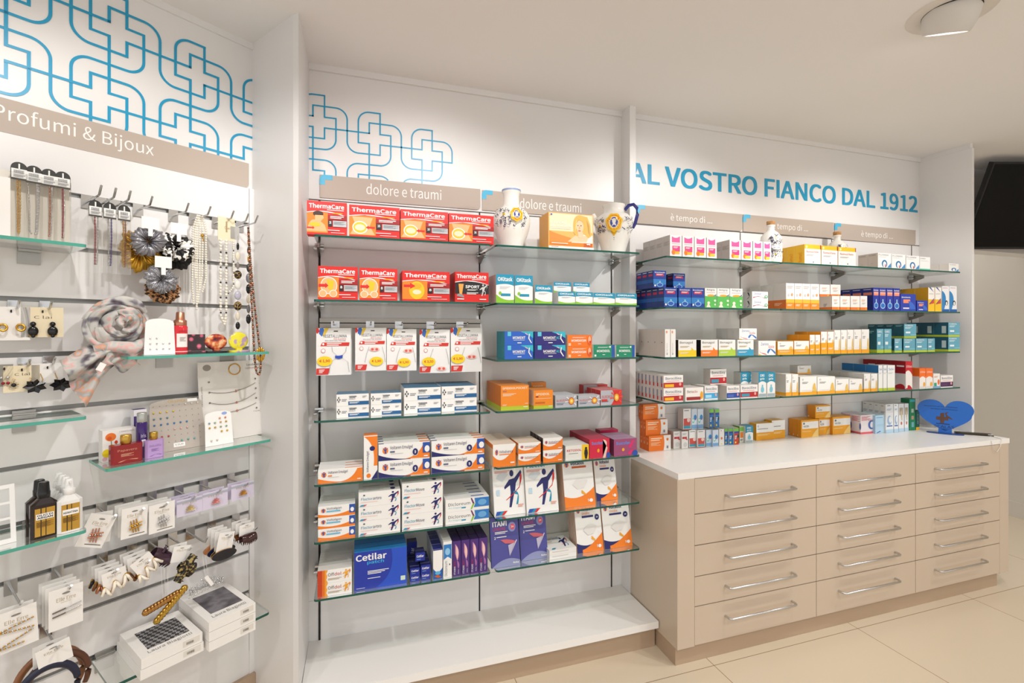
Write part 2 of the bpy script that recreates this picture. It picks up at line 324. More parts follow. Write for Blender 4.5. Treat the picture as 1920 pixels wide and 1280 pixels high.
CX = (1.387, 2.082, 2.76, 3.4395); CZ = (.806, .65, .514, .379, .249, .08); HX = ((1.551, 1.93), (2.223, 2.609), (2.906, 3.284)); HZ = (.717, .582, .45, .316, .182)
d0 = None
for i in range(3):
    for j in range(5):
        b = MB(); cb(CX[i]+.0015, CX[i+1]-.0015, -.454, -.4345, CZ[j+1]+.002, CZ[j]-.002); d = b.obj('drawer', t)
        b = MB(); x0, x1, z = HX[i][0]-1.3, HX[i][1]-1.3, HZ[j]; q = .012
        b.tube([(x0, -.454, z), (x0, -.475, z), (x0+.004, -.483, z), (x0+q, -.487, z), (x1-q, -.487, z), (x1-.004, -.483, z), (x1, -.475, z), (x1, -.454, z)], .0052, CHROME, 10); b.obj('handle', d)
t = thing('display_plinth', 'low white display plinth with taupe base under the middle glass shelves', 'plinth', 'M', 0, 0, 0)
b = MB(); b.box(-.2, 1.2945, -.327, -.0005, .1, .131, TOPM); b.obj('top_board', t)
b = MB(); b.box(-.2, 1.2945, -.297, -.002, 0, .1, KICK); b.obj('base', t)
# ---------------------------------------------------------------- ceiling light, television
def lamp(x, y, ax, label):
    t = thing('ceiling_light', label, 'light', 'M', x, y, ZC, 0, 'adjustable ceiling downlights')
    b = MB(); b.lathe([(.083, -.001), (.1, -.001), (.125, -.004), (.128, -.0005)], 'e2dcd4', 40); b.lathe([(.083, .03), (.083, -.002)], SLOT, 40); b.obj('trim_ring', t)
    R = Matrix.Rotation(ax[0], 4, 'Z') @ Matrix.Rotation(ax[1], 4, 'X')
    b = MB(); b.lathe([(.07, .03), (.082, .012), (.0815, -.01), (.077, -.035), (.067, -.064), (.064, -.067), (.06, -.066), (.058, -.06)], 'dcd8d3', 40); b.v = [tuple(R @ Vector(v)) for v in b.v]; b.obj('swivel_head', t)
    b = MB(); b.lathe([(1e-5, -.061), (.058, -.061)], LAMP, 32); b.v = [tuple(R @ Vector(v)) for v in b.v]; b.obj('lamp_lens', t)
lamp(2.0, -1.05, (math.radians(-28), math.radians(25)), 'round white swivel downlight glowing in the ceiling')
t = thing('television', 'black flat screen hanging tilted from the ceiling at right', 'television', 'M', 3.945+.65, .005-.2, 2.0)
Rt = Matrix.Rotation(-math.atan2(.304, .9527), 4, 'Z') @ Matrix.Rotation(math.radians(22.8), 4, 'X'); t.rotation_euler = Rt.to_euler(); t.location = (3.945+.52*.9527, .005-.52*.304, 2.003)
b = MB(); b.box(-.52, .52, 0, .035, 0, .565, mat('0a0a0b', .5)); b.obj('casing', t)
b = MB(); b.box(-.508, .508, -.0015, 0, .016, .553, mat('050506', .35, 0, 'tv_screen', Specular_IOR_Level=.15)); b.obj('screen', t)
b = MB(); b.box(-.54, -.4, .06, .09, .2, .23, 'k'); b.box(-.42, -.38, .035, .09, .15, .3, 'k'); b.tube([(-.52, .075, .22), (-.52, .075, .1)], .008, CHROME); b.obj('mounting_arm', t)
# ---------------------------------------------------------------- printed cartons
def logo(c1, c2, x, y, s, a):                      # little leaping figure in a disc
    return [('o', c1, x, y, s, s*a), ('p', c2, [x-s*.2, y-s*a*.9, x+s*.3, y-s*a*.9, x+s*.25, y+s*a*.5, x-s*.25, y+s*a*.5]), ('p', c2, [x-s, y+s*a, x, y+s*a*.1, x+s, y+s*a, x+s*.2, y-s*a*.2, x-s*.2, y-s*a*.2]), ('o', c2, x, y+s*a*.85, s*.22, s*.22*a)]
def runner(x, y, w, h, body='nav', arc='red', leg='teal'):
    q = lambda l: [v for i in range(0, len(l), 2) for v in (x+w*l[i], y+h*l[i+1])]
    return [('o', body, x+w*.45, y+h*.88, w*.11, h*.085), ('p', body, q([.3, .72, .58, .75, .95, .95, 1, .88, .66, .62, .58, .36, .36, .36, .34, .58, .04, .48, .02, .54])), ('p', body, q([.36, .4, .56, .4, .36, .02, .24, .02])),
            ('q', leg, q([.5, .42, .9, .45, .72, .08, .62, .08, .74, .32, .5, .36])), ('q', arc, q([.98, .86, 1.1, .5, .1, .2, .1, .22, .85, .5, .9, .84]))]
def therm(pic, big='16', sport=False):
    a = [('b', 'w', 'ThermaCare', .05, .79, .88, .14), ('r', 'w', .5, .745, .92, .765), ('q', 'w', [0, .66, .5, .8, 1, .58, 1, .565, .7, .66, .3, .7, 0, .64])]
    if sport: return a+[('q', '1b1a1e', [0, .64, .5, .76, 1, .57, 1, .27, 0, .27]), ('b', 'w', 'SPORT', .3, .46, .42, .1), ('l', 'w', .36, .41, .3, .012, 2), ('p', 'orange', [.12, .28, .2, .28, .24, .62, .1, .62]) if 0 else ('p', 'e3a04a', [.13, .24, .2, .24, .25, .6, .1, .6]), ('p', 'g', [.04, .2, .26, .14, .26, .2, .16, .27, .08, .27])]+runner(.72, .2, .24, .42, 'lg', 'g', 'lg')+[('l', 'w', .34, .3, .34, .02, 2), ('l', 'w', .06, .08, .2, .03, 1), ('l', 'w', .72, .08, .2, .03, 1)]
    a += [('q', 'org', [0, .63, .3, .7, .52, .66, .52, .06, 0, .06])]
    if pic == 'neck': a += [('q', 'peach', [0, .1, .06, .48, .2, .44, .34, .4, .44, .3, .5, .1]), ('o', '3a2418', .28, .62, .13, .09), ('p', 'peach', [.2, .58, .4, .58, .42, .5, .34, .4, .2, .4]), ('o', 'yel', .2, .3, .14, .06), ('p', 'red', [.0, .22, .14, .22, .14, .25, .19, .2, .14, .15, .14, .18, 0, .18])]
    if pic == 'back': a += [('p', 'peach', [.06, .64, .46, .62, .4, .36, .5, .08, .02, .08, .12, .36]), ('o', 'w', .21, .3, .15, .2), ('o', 'yel', .21, .3, .13, .17), ('o', 'cream', .21, .3, .1, .1), ('p', 'red', [.5, .34, .38, .34, .38, .37, .32, .31, .38, .25, .38, .28, .5, .28])]
    if pic == 'knee': a += [('o', 'w', .27, .42, .21, .26), ('o', 'peach', .27, .42, .195, .24), ('p', 'yel', [.22, .6, .4, .56, .36, .28, .26, .3]), ('o', 'w', .12, .18, .1, .11), ('o', 'peach', .12, .18, .085, .095), ('o', 'w', .38, .18, .1, .11), ('o', 'peach', .38, .18, .085, .095), ('p', 'red', [.02, .46, .18, .46, .18, .5, .26, .42, .18, .34, .18, .38, .02, .38])]
    if pic == 'leg': a += [('o', 'yel', .3, .36, .16, .3), ('o', 'amb', .3, .5, .1, .1), ('o', 'cream', .3, .3, .09, .08), ('p', 'red', [.03, .54, .16, .54, .16, .6, .27, .5, .16, .4, .16, .46, .03, .46])]
    return a+[('o', 'amb', .76, .66, .14, .018), ('r', 'dred', .52, .46, 1, .6), ('l', 'w', .58, .55, .34, .022, 2), ('r', '1b1a1e', .53, .26, .63, .44), ('b', 'w', big, .555, .34, .05, .08), ('r', 'b9bcc0', .65, .26, .99, .44), ('l', '6b6e74', .67, .4, .3, .01, 5), ('l', 'w', .52, .14, .3, .02, 1), ('l', 'w', .6, .07, .34, .012, 1)]
def oki(k): return [('q', 'grn', [0, .22, .5, .02, 1, .16, 1, 0, 0, 0])if k else ('q', 'grn', [0, .3, .4, .04, 1, .12, 1, 0, 0, 0]), ('q', 'teal', [0, .6, .6, .7, 1, .5, 1, 1, 0, 1])if k == 2 else ('q', 'teal', [0, .62, .6, .72, 1, .6, 1, 1, 0, 1]), ('b', 'w', 'OKitask', .09, .76, .82, .15), ('l', 'c9ccd0', .2, .56, .6, .018, 3)]
def voltE(top, bot, cap, blu=True):
    a = [('q', bot, [0, .34, .3, .0, .62, .02, 1, .02, 1, 0, 0, 0])if not blu else ('q', 'nav', [0, .36, .25, .02, .62, .03, .62, 0, 0, 0])]
    a += [('q', top, [.5, .03, .78, .12, .88, .92, 1, .95, 1, .02])]+logo('org', 'blu', .13, .6, .055, 3.6)+[('t', '1c2350', 'Voltaren Emulgel', .22, .6, .44, .26), ('r', '5b6280'if blu else 'org', .22, .46, .31, .55), ('l', 'a9adb8', .23, .38, .24, .02, 1)]
    if blu: a += [('r', 'blu', .86, .32, 1, .95), ('o', 'w', .945, .56, .05, .2), ('o', 'w', .71, .42, .062, .24), ('o', 'nav', .71, .42, .054, .21), ('b', 'w', '9', .695, .33, .03, .18)]
    return a+[('l', 'w', .88, .1, .08, .07, 1)]
def volta(name, base, sw, c2='org'): return [('q', sw, [0, .52, .42, -.1, 1, .92, 1, 0, 0, 0])]+logo('org', 'blu', .16, .64, .07, 1.8)+[('t', '262b52', name, .27, .6, .6, .13), ('r', c2, .27, .52, .72, .56), ('l', 'w', .76, .12, .18, .06, 1)]
def patch(t2, dark): return ([('q', 'nav', [0, .2, .3, .1, .62, .16, .62, 0, 0, 0])] if dark else [])+[('q', 'org', [0 if not dark else .2, .22 if not dark else .06, .5, .08, 1, .36, 1, 0, 0 if not dark else .2, 0])]+logo('org', 'blu', .14, .84, .07, .75)+[('b', '262b52', 'Voltadol', .26, .825, .46, .075)]+([('t', 'org', 'Unidie', .27, .75, .3, .055), ('r', 'nav', .26, .69, .7, .73), ('o', 'nav', .84, .68, .085, .06), ('b', 'w', '24', .805, .665, .07, .03)] if dark else [('r', 'dor', .3, .76, .78, .8)])+[('q', 'e3e1de', [.28, .44, .5, .62, .8, .5, .66, .36, .44, .34]), ('p', 'amb', [.56, .26, .72, .2, .7, .24, .58, .32]), ('o', 'w', .86, .1, .06, .035), ('b', 'w', '5', .74, .08, .05, .05)]
def flector(name, c2): return runner(.7, .12, .26, .82)+[('t', 'teal', name, .06, .44, .27, .2), ('t', '2a3560', c2, .34, .44, .2, .19), ('p', '44546a', [.1, .8, .13, .86, .16, .8, .13, .74]), ('l', 'e59a86', .05, .3, .4, .02, 1), ('p', 'teal', [.02, .04, .1, .04, .16, .14, .06, .14]), ('p', 'red', [.1, .04, .14, .04, .2, .14, .16, .14])]
def syrup(txtc): return [('r', '2f7fc8', 0, .2, 1, .5), ('b', 'w', 'Bronchenolo', .1, .86, .8, .07), ('r', 'c92f55', .18, .68, .82, .82), ('l', 'w', .24, .78, .5, .02, 2), ('o', 'sky', .5, .18, .26, .13), ('o', '2a58b8', .5, .18, .2, .09), ('r', 'sky', .44, .28, .56, .4), ('r', 'w', .06, .08, .18, .18)]
def bena(c): return [('q', c, [.72, .55, .86, .4, .98, .2, .6, .2, .72, .4]), ('r', c, 0, 0, 1, .38), ('t', '3b3b40', 'Benagol', .08, .74, .72, .17), ('l', 'b9a06a', .1, .6, .5, .025, 2), ('l', 'w', .08, .24, .5, .025, 2)]
def boro(c, tag_): return [('r', c, 0, .06, 1, .46), ('t', '1f2a5e', 'Borocillina', .1, .68, .8, .2), ('l', 'd88', .14, .56, .66, .03, 1), ('r', tag_, .06, .12, .52, .34), ('o', 'e9a8a0', .84, .32, .06, .12)]
def yellowbox(fr=.4): return [('r', 'amb', 0, 0, 1, fr), ('o', '6b6e74', .16, .84, .045, .05), ('o', 'w', .16, .84, .03, .035), ('l', '8f9298', .12, .68, .36, .03, 2), ('q', 'e6bc5a', [.72, fr, .78, .75, .9, .6, .98, fr]), ('l', 'w', .1, .25, .7, .02, 2)]
D = {}
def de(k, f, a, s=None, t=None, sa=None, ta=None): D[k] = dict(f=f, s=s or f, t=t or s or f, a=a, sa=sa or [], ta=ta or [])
de('thN', 'red', therm('neck')); de('thB', 'red', therm('back')); de('thK', 'red', therm('knee', '8')); de('thL', 'red', therm('leg', '8')); de('thS', 'red', therm('', '', True))
arn = [('r', '1d5f94', .36, .06, 1, .38), ('l', 'w', .4, .28, .3, .04, 2), ('l', '5a5f68', .4, .78, .22, .05, 2), ('l', '8a8f98', .16, .52, .16, .06, 2), ('l', 'b0b3b8', .8, .8, .14, .03, 3)]+[('p', '22242c', [.07+.035*x-.02, .55+.16*y, .07+.035*x, .55+.16*y+.1, .07+.035*x+.02, .55+.16*y, .07+.035*x, .55+.16*y-.1]) for x, y in ((0, 1), (0, -1), (1, 0), (-1, 0))]
for k, n1, n2 in (('arA', 'Gel Freddo', 'ARNICA'), ('arB', 'TermoCrema', 'ARNICA'), ('arC', 'BioCrema', 'ARNICA FORTE')): de(k, 'w', arn+[('t', '3f4550', n1, .38, .74, .24, .12), ('t', '3f4550', n2, .38, .54, .2, .11)], 'w', '3d7396')
de('vo1', 'w', voltE('org', 'org', 0, False), 'w', 'w', None, [('r', 'org', .6, 0, 1, .2)]); de('vo2', 'w', voltE('org', 'org', 0), 'w', 'w', None, [('r', 'nav', 0, 0, .1, .3), ('r', 'org', .8, 0, 1, .4)])
de('voV', 'w', [('q', 'org', [0, .98, .9, .8, .72, .3, 1, .3, 1, .98]), ('p', 'nav', [.55, 0, 1, 0, 1, .2]), ('o', 'nav', .62, .7, .2, .055), ('v', '1c2350', 'Voltaren Emulgel', .18, .16, .22, .48), ('o', 'org', .35, .08, .16, .05)], 'w', 'org')
de('vog', 'w', [('q', 'org', [0, .3, .5, -.1, 1, .62, 1, 0, 0, 0]), ('r', 'blu', .84, .2, 1, .96), ('o', 'w', .92, .5, .05, .2)]+logo('org', 'blu', .14, .6, .06, 3)+[('t', '262b52', 'Voltalgan', .23, .62, .4, .24), ('r', '58b4dc', .22, .46, .6, .56)], 'w', 'ecebe8')
de('fla', 'w', flector('Flector', 'artro'), 'w', 'e8e6e2', None, [('l', '8a8f98', .1, .6, .5, .05, 2), ('o', 'nav', .82, .5, .06, .3)]); de('flm', 'w', flector('Flector', 'Move'), 'w', 'e8e6e2', None, [('o', 'nav', .8, .5, .05, .25)])
de('dic', 'w', [('t', '3a4048', 'Dicloreum', .06, .46, .5, .26), ('t', '8fd0e0', 'Actigel', .06, .22, .3, .14), ('r', 'teal', .36, .2, .46, .3), ('p', '6d2460', [.6, .96, .66, .5, .62, .5, .57, .96]), ('p', 'grn', [.62, .5, .66, .5, .6, .06, .57, .06]), ('p', '2b78c2', [.66, .94, 1, .94, 1, .2, .64, .2, .68, .5]), ('o', '6aa8dc', .84, .56, .1, .25)], 'w', 'e9e8e6', None, [('r', 'blu', .6, .4, .9, .6)])
de('off', 'w', [('r', 'c23c1a', 0, 0, .14, 1), ('r', 'e0701e', .13, 0, .22, 1), ('p', 'f0a02c', [.21, 1, .3, .98, .25, .74, .28, .5, .25, .26, .3, .02, .21, 0]), ('t', '4c3a2c', 'Off', .3, .5, .18, .26), ('t', 'b8281e', 'dol', .49, .5, .2, .26), ('l', 'b9a890', .3, .3, .4, .04, 2)]+runner(.72, .2, .24, .72, 'amb', 'dor', 'amb'), 'w', 'dedad4')
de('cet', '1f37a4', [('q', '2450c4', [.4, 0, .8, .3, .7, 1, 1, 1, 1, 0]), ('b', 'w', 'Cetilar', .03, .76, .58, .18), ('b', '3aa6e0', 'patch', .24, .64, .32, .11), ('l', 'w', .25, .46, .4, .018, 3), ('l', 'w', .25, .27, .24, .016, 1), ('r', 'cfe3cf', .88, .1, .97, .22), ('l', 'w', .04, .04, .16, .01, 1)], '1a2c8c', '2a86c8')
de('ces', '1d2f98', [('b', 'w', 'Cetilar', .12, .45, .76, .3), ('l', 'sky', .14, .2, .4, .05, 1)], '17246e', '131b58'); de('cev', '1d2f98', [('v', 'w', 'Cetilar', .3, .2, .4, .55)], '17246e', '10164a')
de('dib', 'w', [('q', '1d5aa8', [0, .36, .5, .1, 1, .36, 1, 0, 0, 0]), ('o', '5ab0e0', .5, .2, .3, .06), ('p', 'dor', [.1, .1, .5, .14, .9, .05, .5, .04]), ('r', '1c2c7c', 0, .96, 1, 1)], 'c9ced8', '18246e')
de('div', 'w', [('r', '2f7cc4', .04, .5, .96, .92), ('o', '8fc4ea', .5, .72, .3, .1), ('p', 'w', [.04, .5, .5, .58, .96, .5]), ('v', '8a9098', 'Dicloreum', .12, .04, .34, .42), ('r', '28304c', .68, .34, .8, .38)], 'w', 'dcdad6')
de('ita', 'pur', [('q', 'c98aa8', [.3, .92, .98, .75, .62, .45, .52, .45, .3, .65]), ('q', 'f0c8c0', [.42, .86, .82, .76, .6, .5, .5, .5, .42, .66]), ('q', 'a86ca8', [.52, .45, .95, .35, .7, .2, .6, .25]), ('v', 'w', 'ITAMI', .14, .05, .2, .22), ('v', 'c8283c', 'DOL', .14, .28, .2, .16), ('v', 'w', 'fidia', .62, .06, .12, .12)], '3a235e', '2c1c48')
de('cus', 'f0b060', [('r', 'f3d9b4', .02, .5, .98, .98), ('q', 'e88a3a', [.02, .5, .2, .4, .6, .3, .6, .16, .02, .16]), ('r', 'org', .02, .1, .98, .2), ('r', 'dor', .78, .08, .98, .2), ('p', 'f4ece0', [.5, .2, .62, .46, .98, .42, .98, .2]), ('p', 'skin', [.42, .22, .6, .42, .9, .4, .84, .22]), ('q', 'd8ae54', [.56, .46, .5, .98, .7, .97, .86, .93, .93, .7, .95, .4, .88, .34, .82, .42, .76, .46, .62, .38]), ('p', 'c0924a', [.84, .86, .88, .5, .92, .4, .9, .7]), ('p', 'e8c878', [.58, .5, .6, .8, .63, .86, .61, .6]), ('p', 'skin', [.64, .5, .76, .5, .78, .34, .66, .34]), ('o', 'skin', .69, .65, .082, .18), ('o', '4a4a52', .645, .68, .014, .014), ('o', '4a4a52', .715, .68, .014, .014), ('p', 'dca27c', [.672, .66, .688, .66, .695, .585, .665, .585]), ('o', 'c25a52', .68, .535, .032, .016), ('q', 'd8ae54', [.6, .74, .7, .98, .79, .7, .74, .8, .66, .84]), ('t', 'w', 'IL CUSCINO', .05, .7, .34, .07), ('t', 'w', 'DEL BENESSERE', .05, .61, .46, .07), ('l', 'w', .05, .57, .44, .012, 1), ('r', 'blu', .04, .92, .075, .96), ('l', 'w', .06, .15, .36, .02, 1), ('l', 'w', .84, .15, .08, .03, 1), ('r', 'f0ece4', 0, 0, 1, .08), ('l', 'a88', .05, .05, .16, .02, 1)], 'd99a48', 'w')
de('oka', 'w', oki(0)+[('r', 'teal', .26, .24, .8, .33), ('o', 'grn', .22, .34, .08, .06)], 'd8d6d2', 'teal'); de('okb', 'w', oki(0), 'd8d6d2', 'teal'); de('okc', 'w', oki(1), 'd8d6d2', 'teal'); de('okd', 'w', oki(2), 'd8d6d2', 'teal')
def mom(t, c2=None): return [('q', '35b4cc', [.55, .98, .9, .7, 1, .5, 1, 1, .6, 1]), ('r', '5cc4dc', .1, .66, .22, .98), ('b', 'w', t, .28, .44, .44 if not c2 else .4, .2)]+([('b', '3cb6c8', c2, .69, .44, .18, .2)] if c2 else [])+[('l', 'w', .3, .36, .4, .025, 1), ('l', 'w', .44, .14, .14, .06, 1), ('p', 'w', [.84, .8, .88, .84, .86, .5, .95, .16, .92, .14, .82, .48]), ('p', 'e9b8d8', [.7, .9, .8, .8, .8, .72, .72, .82])]
de('moA', '2660c4', mom('MOMENT'), '1e8a98', '1f9cb4'); de('moB', '2a2478', mom('MOMENT', 'ACT'), '1a6c8c', '1c6f98')
de('moX', 'f07818', [('b', 'w', 'MOMENXSIN', .16, .42, .6, .2), ('l', 'w', .2, .8, .55, .02, 2), ('o', 'e05a14', .9, .5, .1, .44), ('o', 'f6b088', .9, .6, .06, .3), ('r', 'f3c9a8', .03, .06, .13, .3), ('o', 'c8381c', .92, .4, .04, .1), ('l', 'w', .42, .2, .12, .05, 1)], 'e9d8c8', 'e66e18')
de('moD', '178a66', [('r', '2456a8', .86, 0, 1, 1), ('b', 'w', 'MOMENDOL', .16, .42, .62, .2), ('l', 'w', .2, .82, .55, .02, 2), ('o', 'w', .78, .84, .04, .08), ('l', 'w', .42, .2, .12, .05, 1), ('r', 'd8ece0', .04, .08, .13, .24)], 'e4e2de', '128058')
de('spP', 'f08c1e', [('r', 'lime', 0, 0, 1, .16), ('b', 'f8e4c8', 'SPIDIDOLPOCKET', .05, .85, .9, .09), ('t', '5a4a7c', '400', .06, .74, .14, .06), ('l', 'f8e0c0', .06, .66, .48, .02, 3), ('l', 'f8e0c0', .05, .22, .16, .018, 2), ('l', 'w', .8, .1, .16, .03, 1), ('l', 'w', .86, .24, .1, .02, 1)], 'd97818', 'e08828', [('r', 'lime', 0, 0, 1, .16)])
de('spD', 'f08c1e', [('r', 'lime', 0, 0, 1, .16), ('b', 'f8e4c8', 'SPIDIDOL', .1, .72, .72, .13), ('r', 'dred', .1, .62, .24, .68), ('l', 'f8e0c0', .1, .54, .8, .02, 1), ('r', 'c86a18', .08, .28, .58, .36), ('l', 'w', .76, .1, .2, .03, 1)], 'e8dccb', 'e08828', [('r', 'lime', 0, 0, 1, .16)])
def nuro(f): return [('t', 'c8282e', 'NUROFEN', .06, .46, .5, .2), ('r', 'b0b3ba' if f else '8a92a8', .06, .3, .4, .38), ('l', '6a6f78', .06, .22, .3, .05, 1)]+[('p', 'e8e8ea' if not f else 'e84a44', [.74, .5, .74+.3*math.cos(i*.785), .5+.55*math.sin(i*.785), .74+.3*math.cos(i*.785+.2), .5+.55*math.sin(i*.785+.2)]) for i in (-1, 0, 1, 7, 4, 3)]+[('o', 'c83a20', .74, .5, .13, .3), ('o', 'amb', .74, .5, .11, .25), ('o', 'f6dc80', .74, .5, .06, .14)]
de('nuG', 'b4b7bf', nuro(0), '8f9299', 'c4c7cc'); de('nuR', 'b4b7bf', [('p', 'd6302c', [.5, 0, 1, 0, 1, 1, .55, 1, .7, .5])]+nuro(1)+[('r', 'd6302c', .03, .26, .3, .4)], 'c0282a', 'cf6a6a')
de('voA', 'w', volta('Voltadvance', 'w', 'org'), 'e9c9a8', 'f0ddc8', [('r', 'org', 0, .8, 1, 1)]); de('voD', 'w', [('p', '6a1c1c', [0, .4, .3, .0, 0, 0])]+volta('VoltaDent', 'w', 'org', 'b8242a'), '3a2c30', 'eee8e2')
de('ket', 'e6e6e0', [('b', 'c8242c', 'KETODOL', .06, .58, .62, .15), ('l', '8a8f98', .14, .42, .4, .04, 1), ('r', 'f3c81e', .7, 0, 1, 1), ('o', '1b1a1e', .88, .74, .05, .1), ('p', '1b1a1e', [.82, .66, .94, .66, .96, .4, .92, .02, .84, .02, .8, .4])], 'd0cfca', 'efeeea')
de('bus', 'd02042', [('b', '5a8ad8', 'BuscofenAct', .12, .7, .68, .18), ('q', 'e8c8bc', [.66, .96, .98, .9, .8, .5, .66, 0, .8, 0, .9, .5]), ('o', 'amb', .44, .38, .06, .1), ('o', 'blu', .94, .1, .1, .16)], 'a81634', 'b83050'); de('buf', '9a4a72', [('b', '5a8ad8', 'Buscofen', .1, .66, .6, .2), ('q', 'd82a6a', [.62, .5, .8, .98, .9, .9, .74, .4]), ('q', 'd82a6a', [.6, .1, .72, .4, .86, .3, .7, 0]), ('o', 'amb', .4, .36, .06, .1), ('o', 'blu', .92, .1, .12, .18)], '7a3c5c', 'a888a4'); de('bup', 'c01c50', [('b', 'e8c0d0', 'Buscofenact', .1, .3, .8, .4)], '9a1440', 'b02850')
de('flP', 'efefed', runner(.34, .12, .6, .7)+[('b', 'teal', 'Flector', .06, .83, .62, .1), ('l', 'e59a86', .06, .78, .5, .012, 2), ('q', 'd4dbe2', [.1, .66, .25, .82, .5, .72, .3, .6]), ('p', 'blu', [.03, .01, .14, .01, .22, .08, .08, .08]), ('p', 'teal', [.14, .01, .22, .01, .32, .08, .22, .08]), ('p', 'red', [.22, .01, .3, .01, .42, .08, .32, .08]), ('l', 'e59a86', .76, .16, .18, .015, 2), ('r', 'bcd8ea', .1, .36, .2, .46)], 'd9d4cf', 'e9e7e4')
de('paV', 'efeeec', patch('', False), 'd8c4ae', 'ece4da', [('r', 'org', .7, 0, 1, 1)]); de('paU', 'efeeec', patch('', True), 'd8c4ae', 'ece4da', [('r', 'dor', .75, 0, .95, 1)])
de('itU', '4a4a94', [('q', '8a90b8', [0, 0, .5, .25, 1, .1, 1, 0]), ('b', 'w', 'ITAMI', .09, .81, .5, .1), ('t', 'd04058', 'UNIDIE', .1, .725, .45, .065), ('l', 'w', .16, .69, .45, .014, 2), ('b', 'w', '2', .13, .56, .05, .05), ('l', 'w', .21, .59, .35, .014, 1), ('o', '8890c4', .77, .78, .13, .1), ('o', 'd85068', .79, .78, .08, .06), ('b', 'w', '24', .74, .765, .09, .035), ('q', 'c8606c', [.34, .54, .6, .56, .9, .48, .8, .44, .5, .46]), ('p', 'b8b4cc', [.6, .42, .84, .46, .64, .2]), ('p', 'd8d0dc', [.66, .22, .92, .5, .9, .52]), ('b', 'w', 'fidia', .74, .05, .2, .035)], '34346c', '40408a')
de('fUn', 'eeedea', [('l', 'd4d2ce', .1, .5, .6, .2, 1)], 'd8d6d2', 'f1f0ee', None, runner(.55, .15, .38, .7)+[('t', '3a6a90', 'Flector Unidie', .05, .76, .7, .16), ('l', 'e59a86', .05, .6, .3, .03, 1), ('p', 'teal', [.1, .04, .22, .04, .3, .12, .16, .12])])
de('pnk', 'f3eeee', [('q', 'e85aa0', [.16, .94, .5, .8, .84, .96, .84, .66, .16, .66]), ('l', 'c8b8c0', .16, .58, .7, .03, 1), ('r', 'e03f88', .2, .24, .84, .5), ('l', 'w', .28, .44, .4, .02, 2), ('o', 'org', .3, .2, .16, .12), ('r', 'yel', .4, .12, .8, .24)], 'cfc6c2', 'efeceb', [('l', 'a9a09c', .1, .7, .8, .02, 5)])
de('pn2', 'f3eeee', D['pnk']['a'][:5]+[('r', 'f3cf3a', .3, .1, .8, .22)], 'cfc6c2', 'efeceb', [('l', 'a9a09c', .1, .7, .8, .02, 5)])
de('flu', 'f3f1ee', [('r', 'yel', 0, .78, 1, 1), ('o', 'f6e6a0', .12, .88, .06, .07), ('r', 'dred', .96, .78, 1, 1), ('t', 'dor', 'fluimucil forte', .1, .58, .76, .11), ('l', 'b8b4b0', .1, .46, .5, .02, 2), ('r', '8a8f98', .5, .06, .56, .14)], 'e0ae1c', 'f0c030', [('v', 'dor', 'fluimucil', .3, .1, .4, .5)])
de('flx', 'f1f0ee', [('t', '50545c', 'FLOMAX', .06, .82, .72, .11), ('l', 'c4c6ca', .06, .74, .6, .012, 2), ('o', '1c6ca8', .48, .28, .2, .26), ('o', 'w', .48, .24, .12, .2), ('r', 'w', .34, 0, .62, .06), ('r', 'd04848', .5, .04, .56, .24), ('p', '3a8cc8', [.68, .04, .96, .36, .96, .04])], 'd8cec8', 'efedeb', [('t', '70747c', 'FLOMAX', .1, .82, .7, .1), ('l', 'c9b0a4', .3, .3, .2, .04, 1)])
de('flg', 'f1f0ee', [('t', '50545c', 'OMAX', .05, .82, .5, .1), ('l', 'c4c6ca', .06, .7, .8, .015, 2), ('r', '4cc09c', 0, 0, 1, .1)], 'd8d4ce'); de('fls', 'f0efec', [('t', '50545c', 'FLOMAX', .1, .8, .6, .1), ('o', '1c6ca8', .5, .26, .24, .22), ('o', 'w', .5, .22, .13, .16), ('p', '3a8cc8', [.66, .04, .96, .36, .96, .04])], 'd9d2cb')
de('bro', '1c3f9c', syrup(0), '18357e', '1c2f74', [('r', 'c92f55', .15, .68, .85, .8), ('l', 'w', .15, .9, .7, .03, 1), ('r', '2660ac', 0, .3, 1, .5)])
de('ant', 'f1f1ee', [('q', '5cbe58', [0, .6, .5, .52, 1, .62, 1, 0, 0, 0]), ('t', '40444c', 'Antigrip', .14, .84, .7, .12), ('l', 'e0a0a0', .12, .76, .74, .02, 1), ('o', 'amb', .5, .62, .3, .05), ('p', '24306c', [.7, .58, .96, .7, .92, .62]), ('o', 'f4e8d8', .3, .24, .12, .08), ('p', 'f4e8d8', [.1, .02, .48, .02, .34, .2, .24, .2]), ('o', 'd8f0d0', .84, .36, .1, .06), ('o', 'd8f0d0', .84, .16, .08, .05)], 'dcdcd8')
de('zer', 'f2f1ef', [('t', '3a62b4', 'Zerinol', .12, .62, .44, .26), ('q', 'b83a6c', [.06, .2, .4, .6, .8, .18, .8, .26, .4, .46, .06, .34]), ('o', '4cae7c', .88, .4, .1, .2), ('o', 'w', .88, .42, .05, .1)], 'd4d2cf', 'efeeec', [('q', '2a2a30', [.2, .1, .9, .3, .5, .9, .3, .9, .6, .4])])
de('ors', 'f3f1ee', [('r', 'f08a1e', 0, 0, 1, .36), ('r', 'f6b83a', 0, .24, 1, .38), ('l', 'c0b4ac', .12, .86, .7, .03, 2), ('o', 'lg', .3, .54, .14, .06), ('o', 'e0a070', .7, .56, .12, .06), ('l', 'f8e4c8', .12, .16, .6, .02, 2)], 'd9d4ce', 'e08040', [('r', 'd06a26', 0, 0, 1, .36), ('l', 'e8c0a0', .1, .22, .6, .02, 3)])
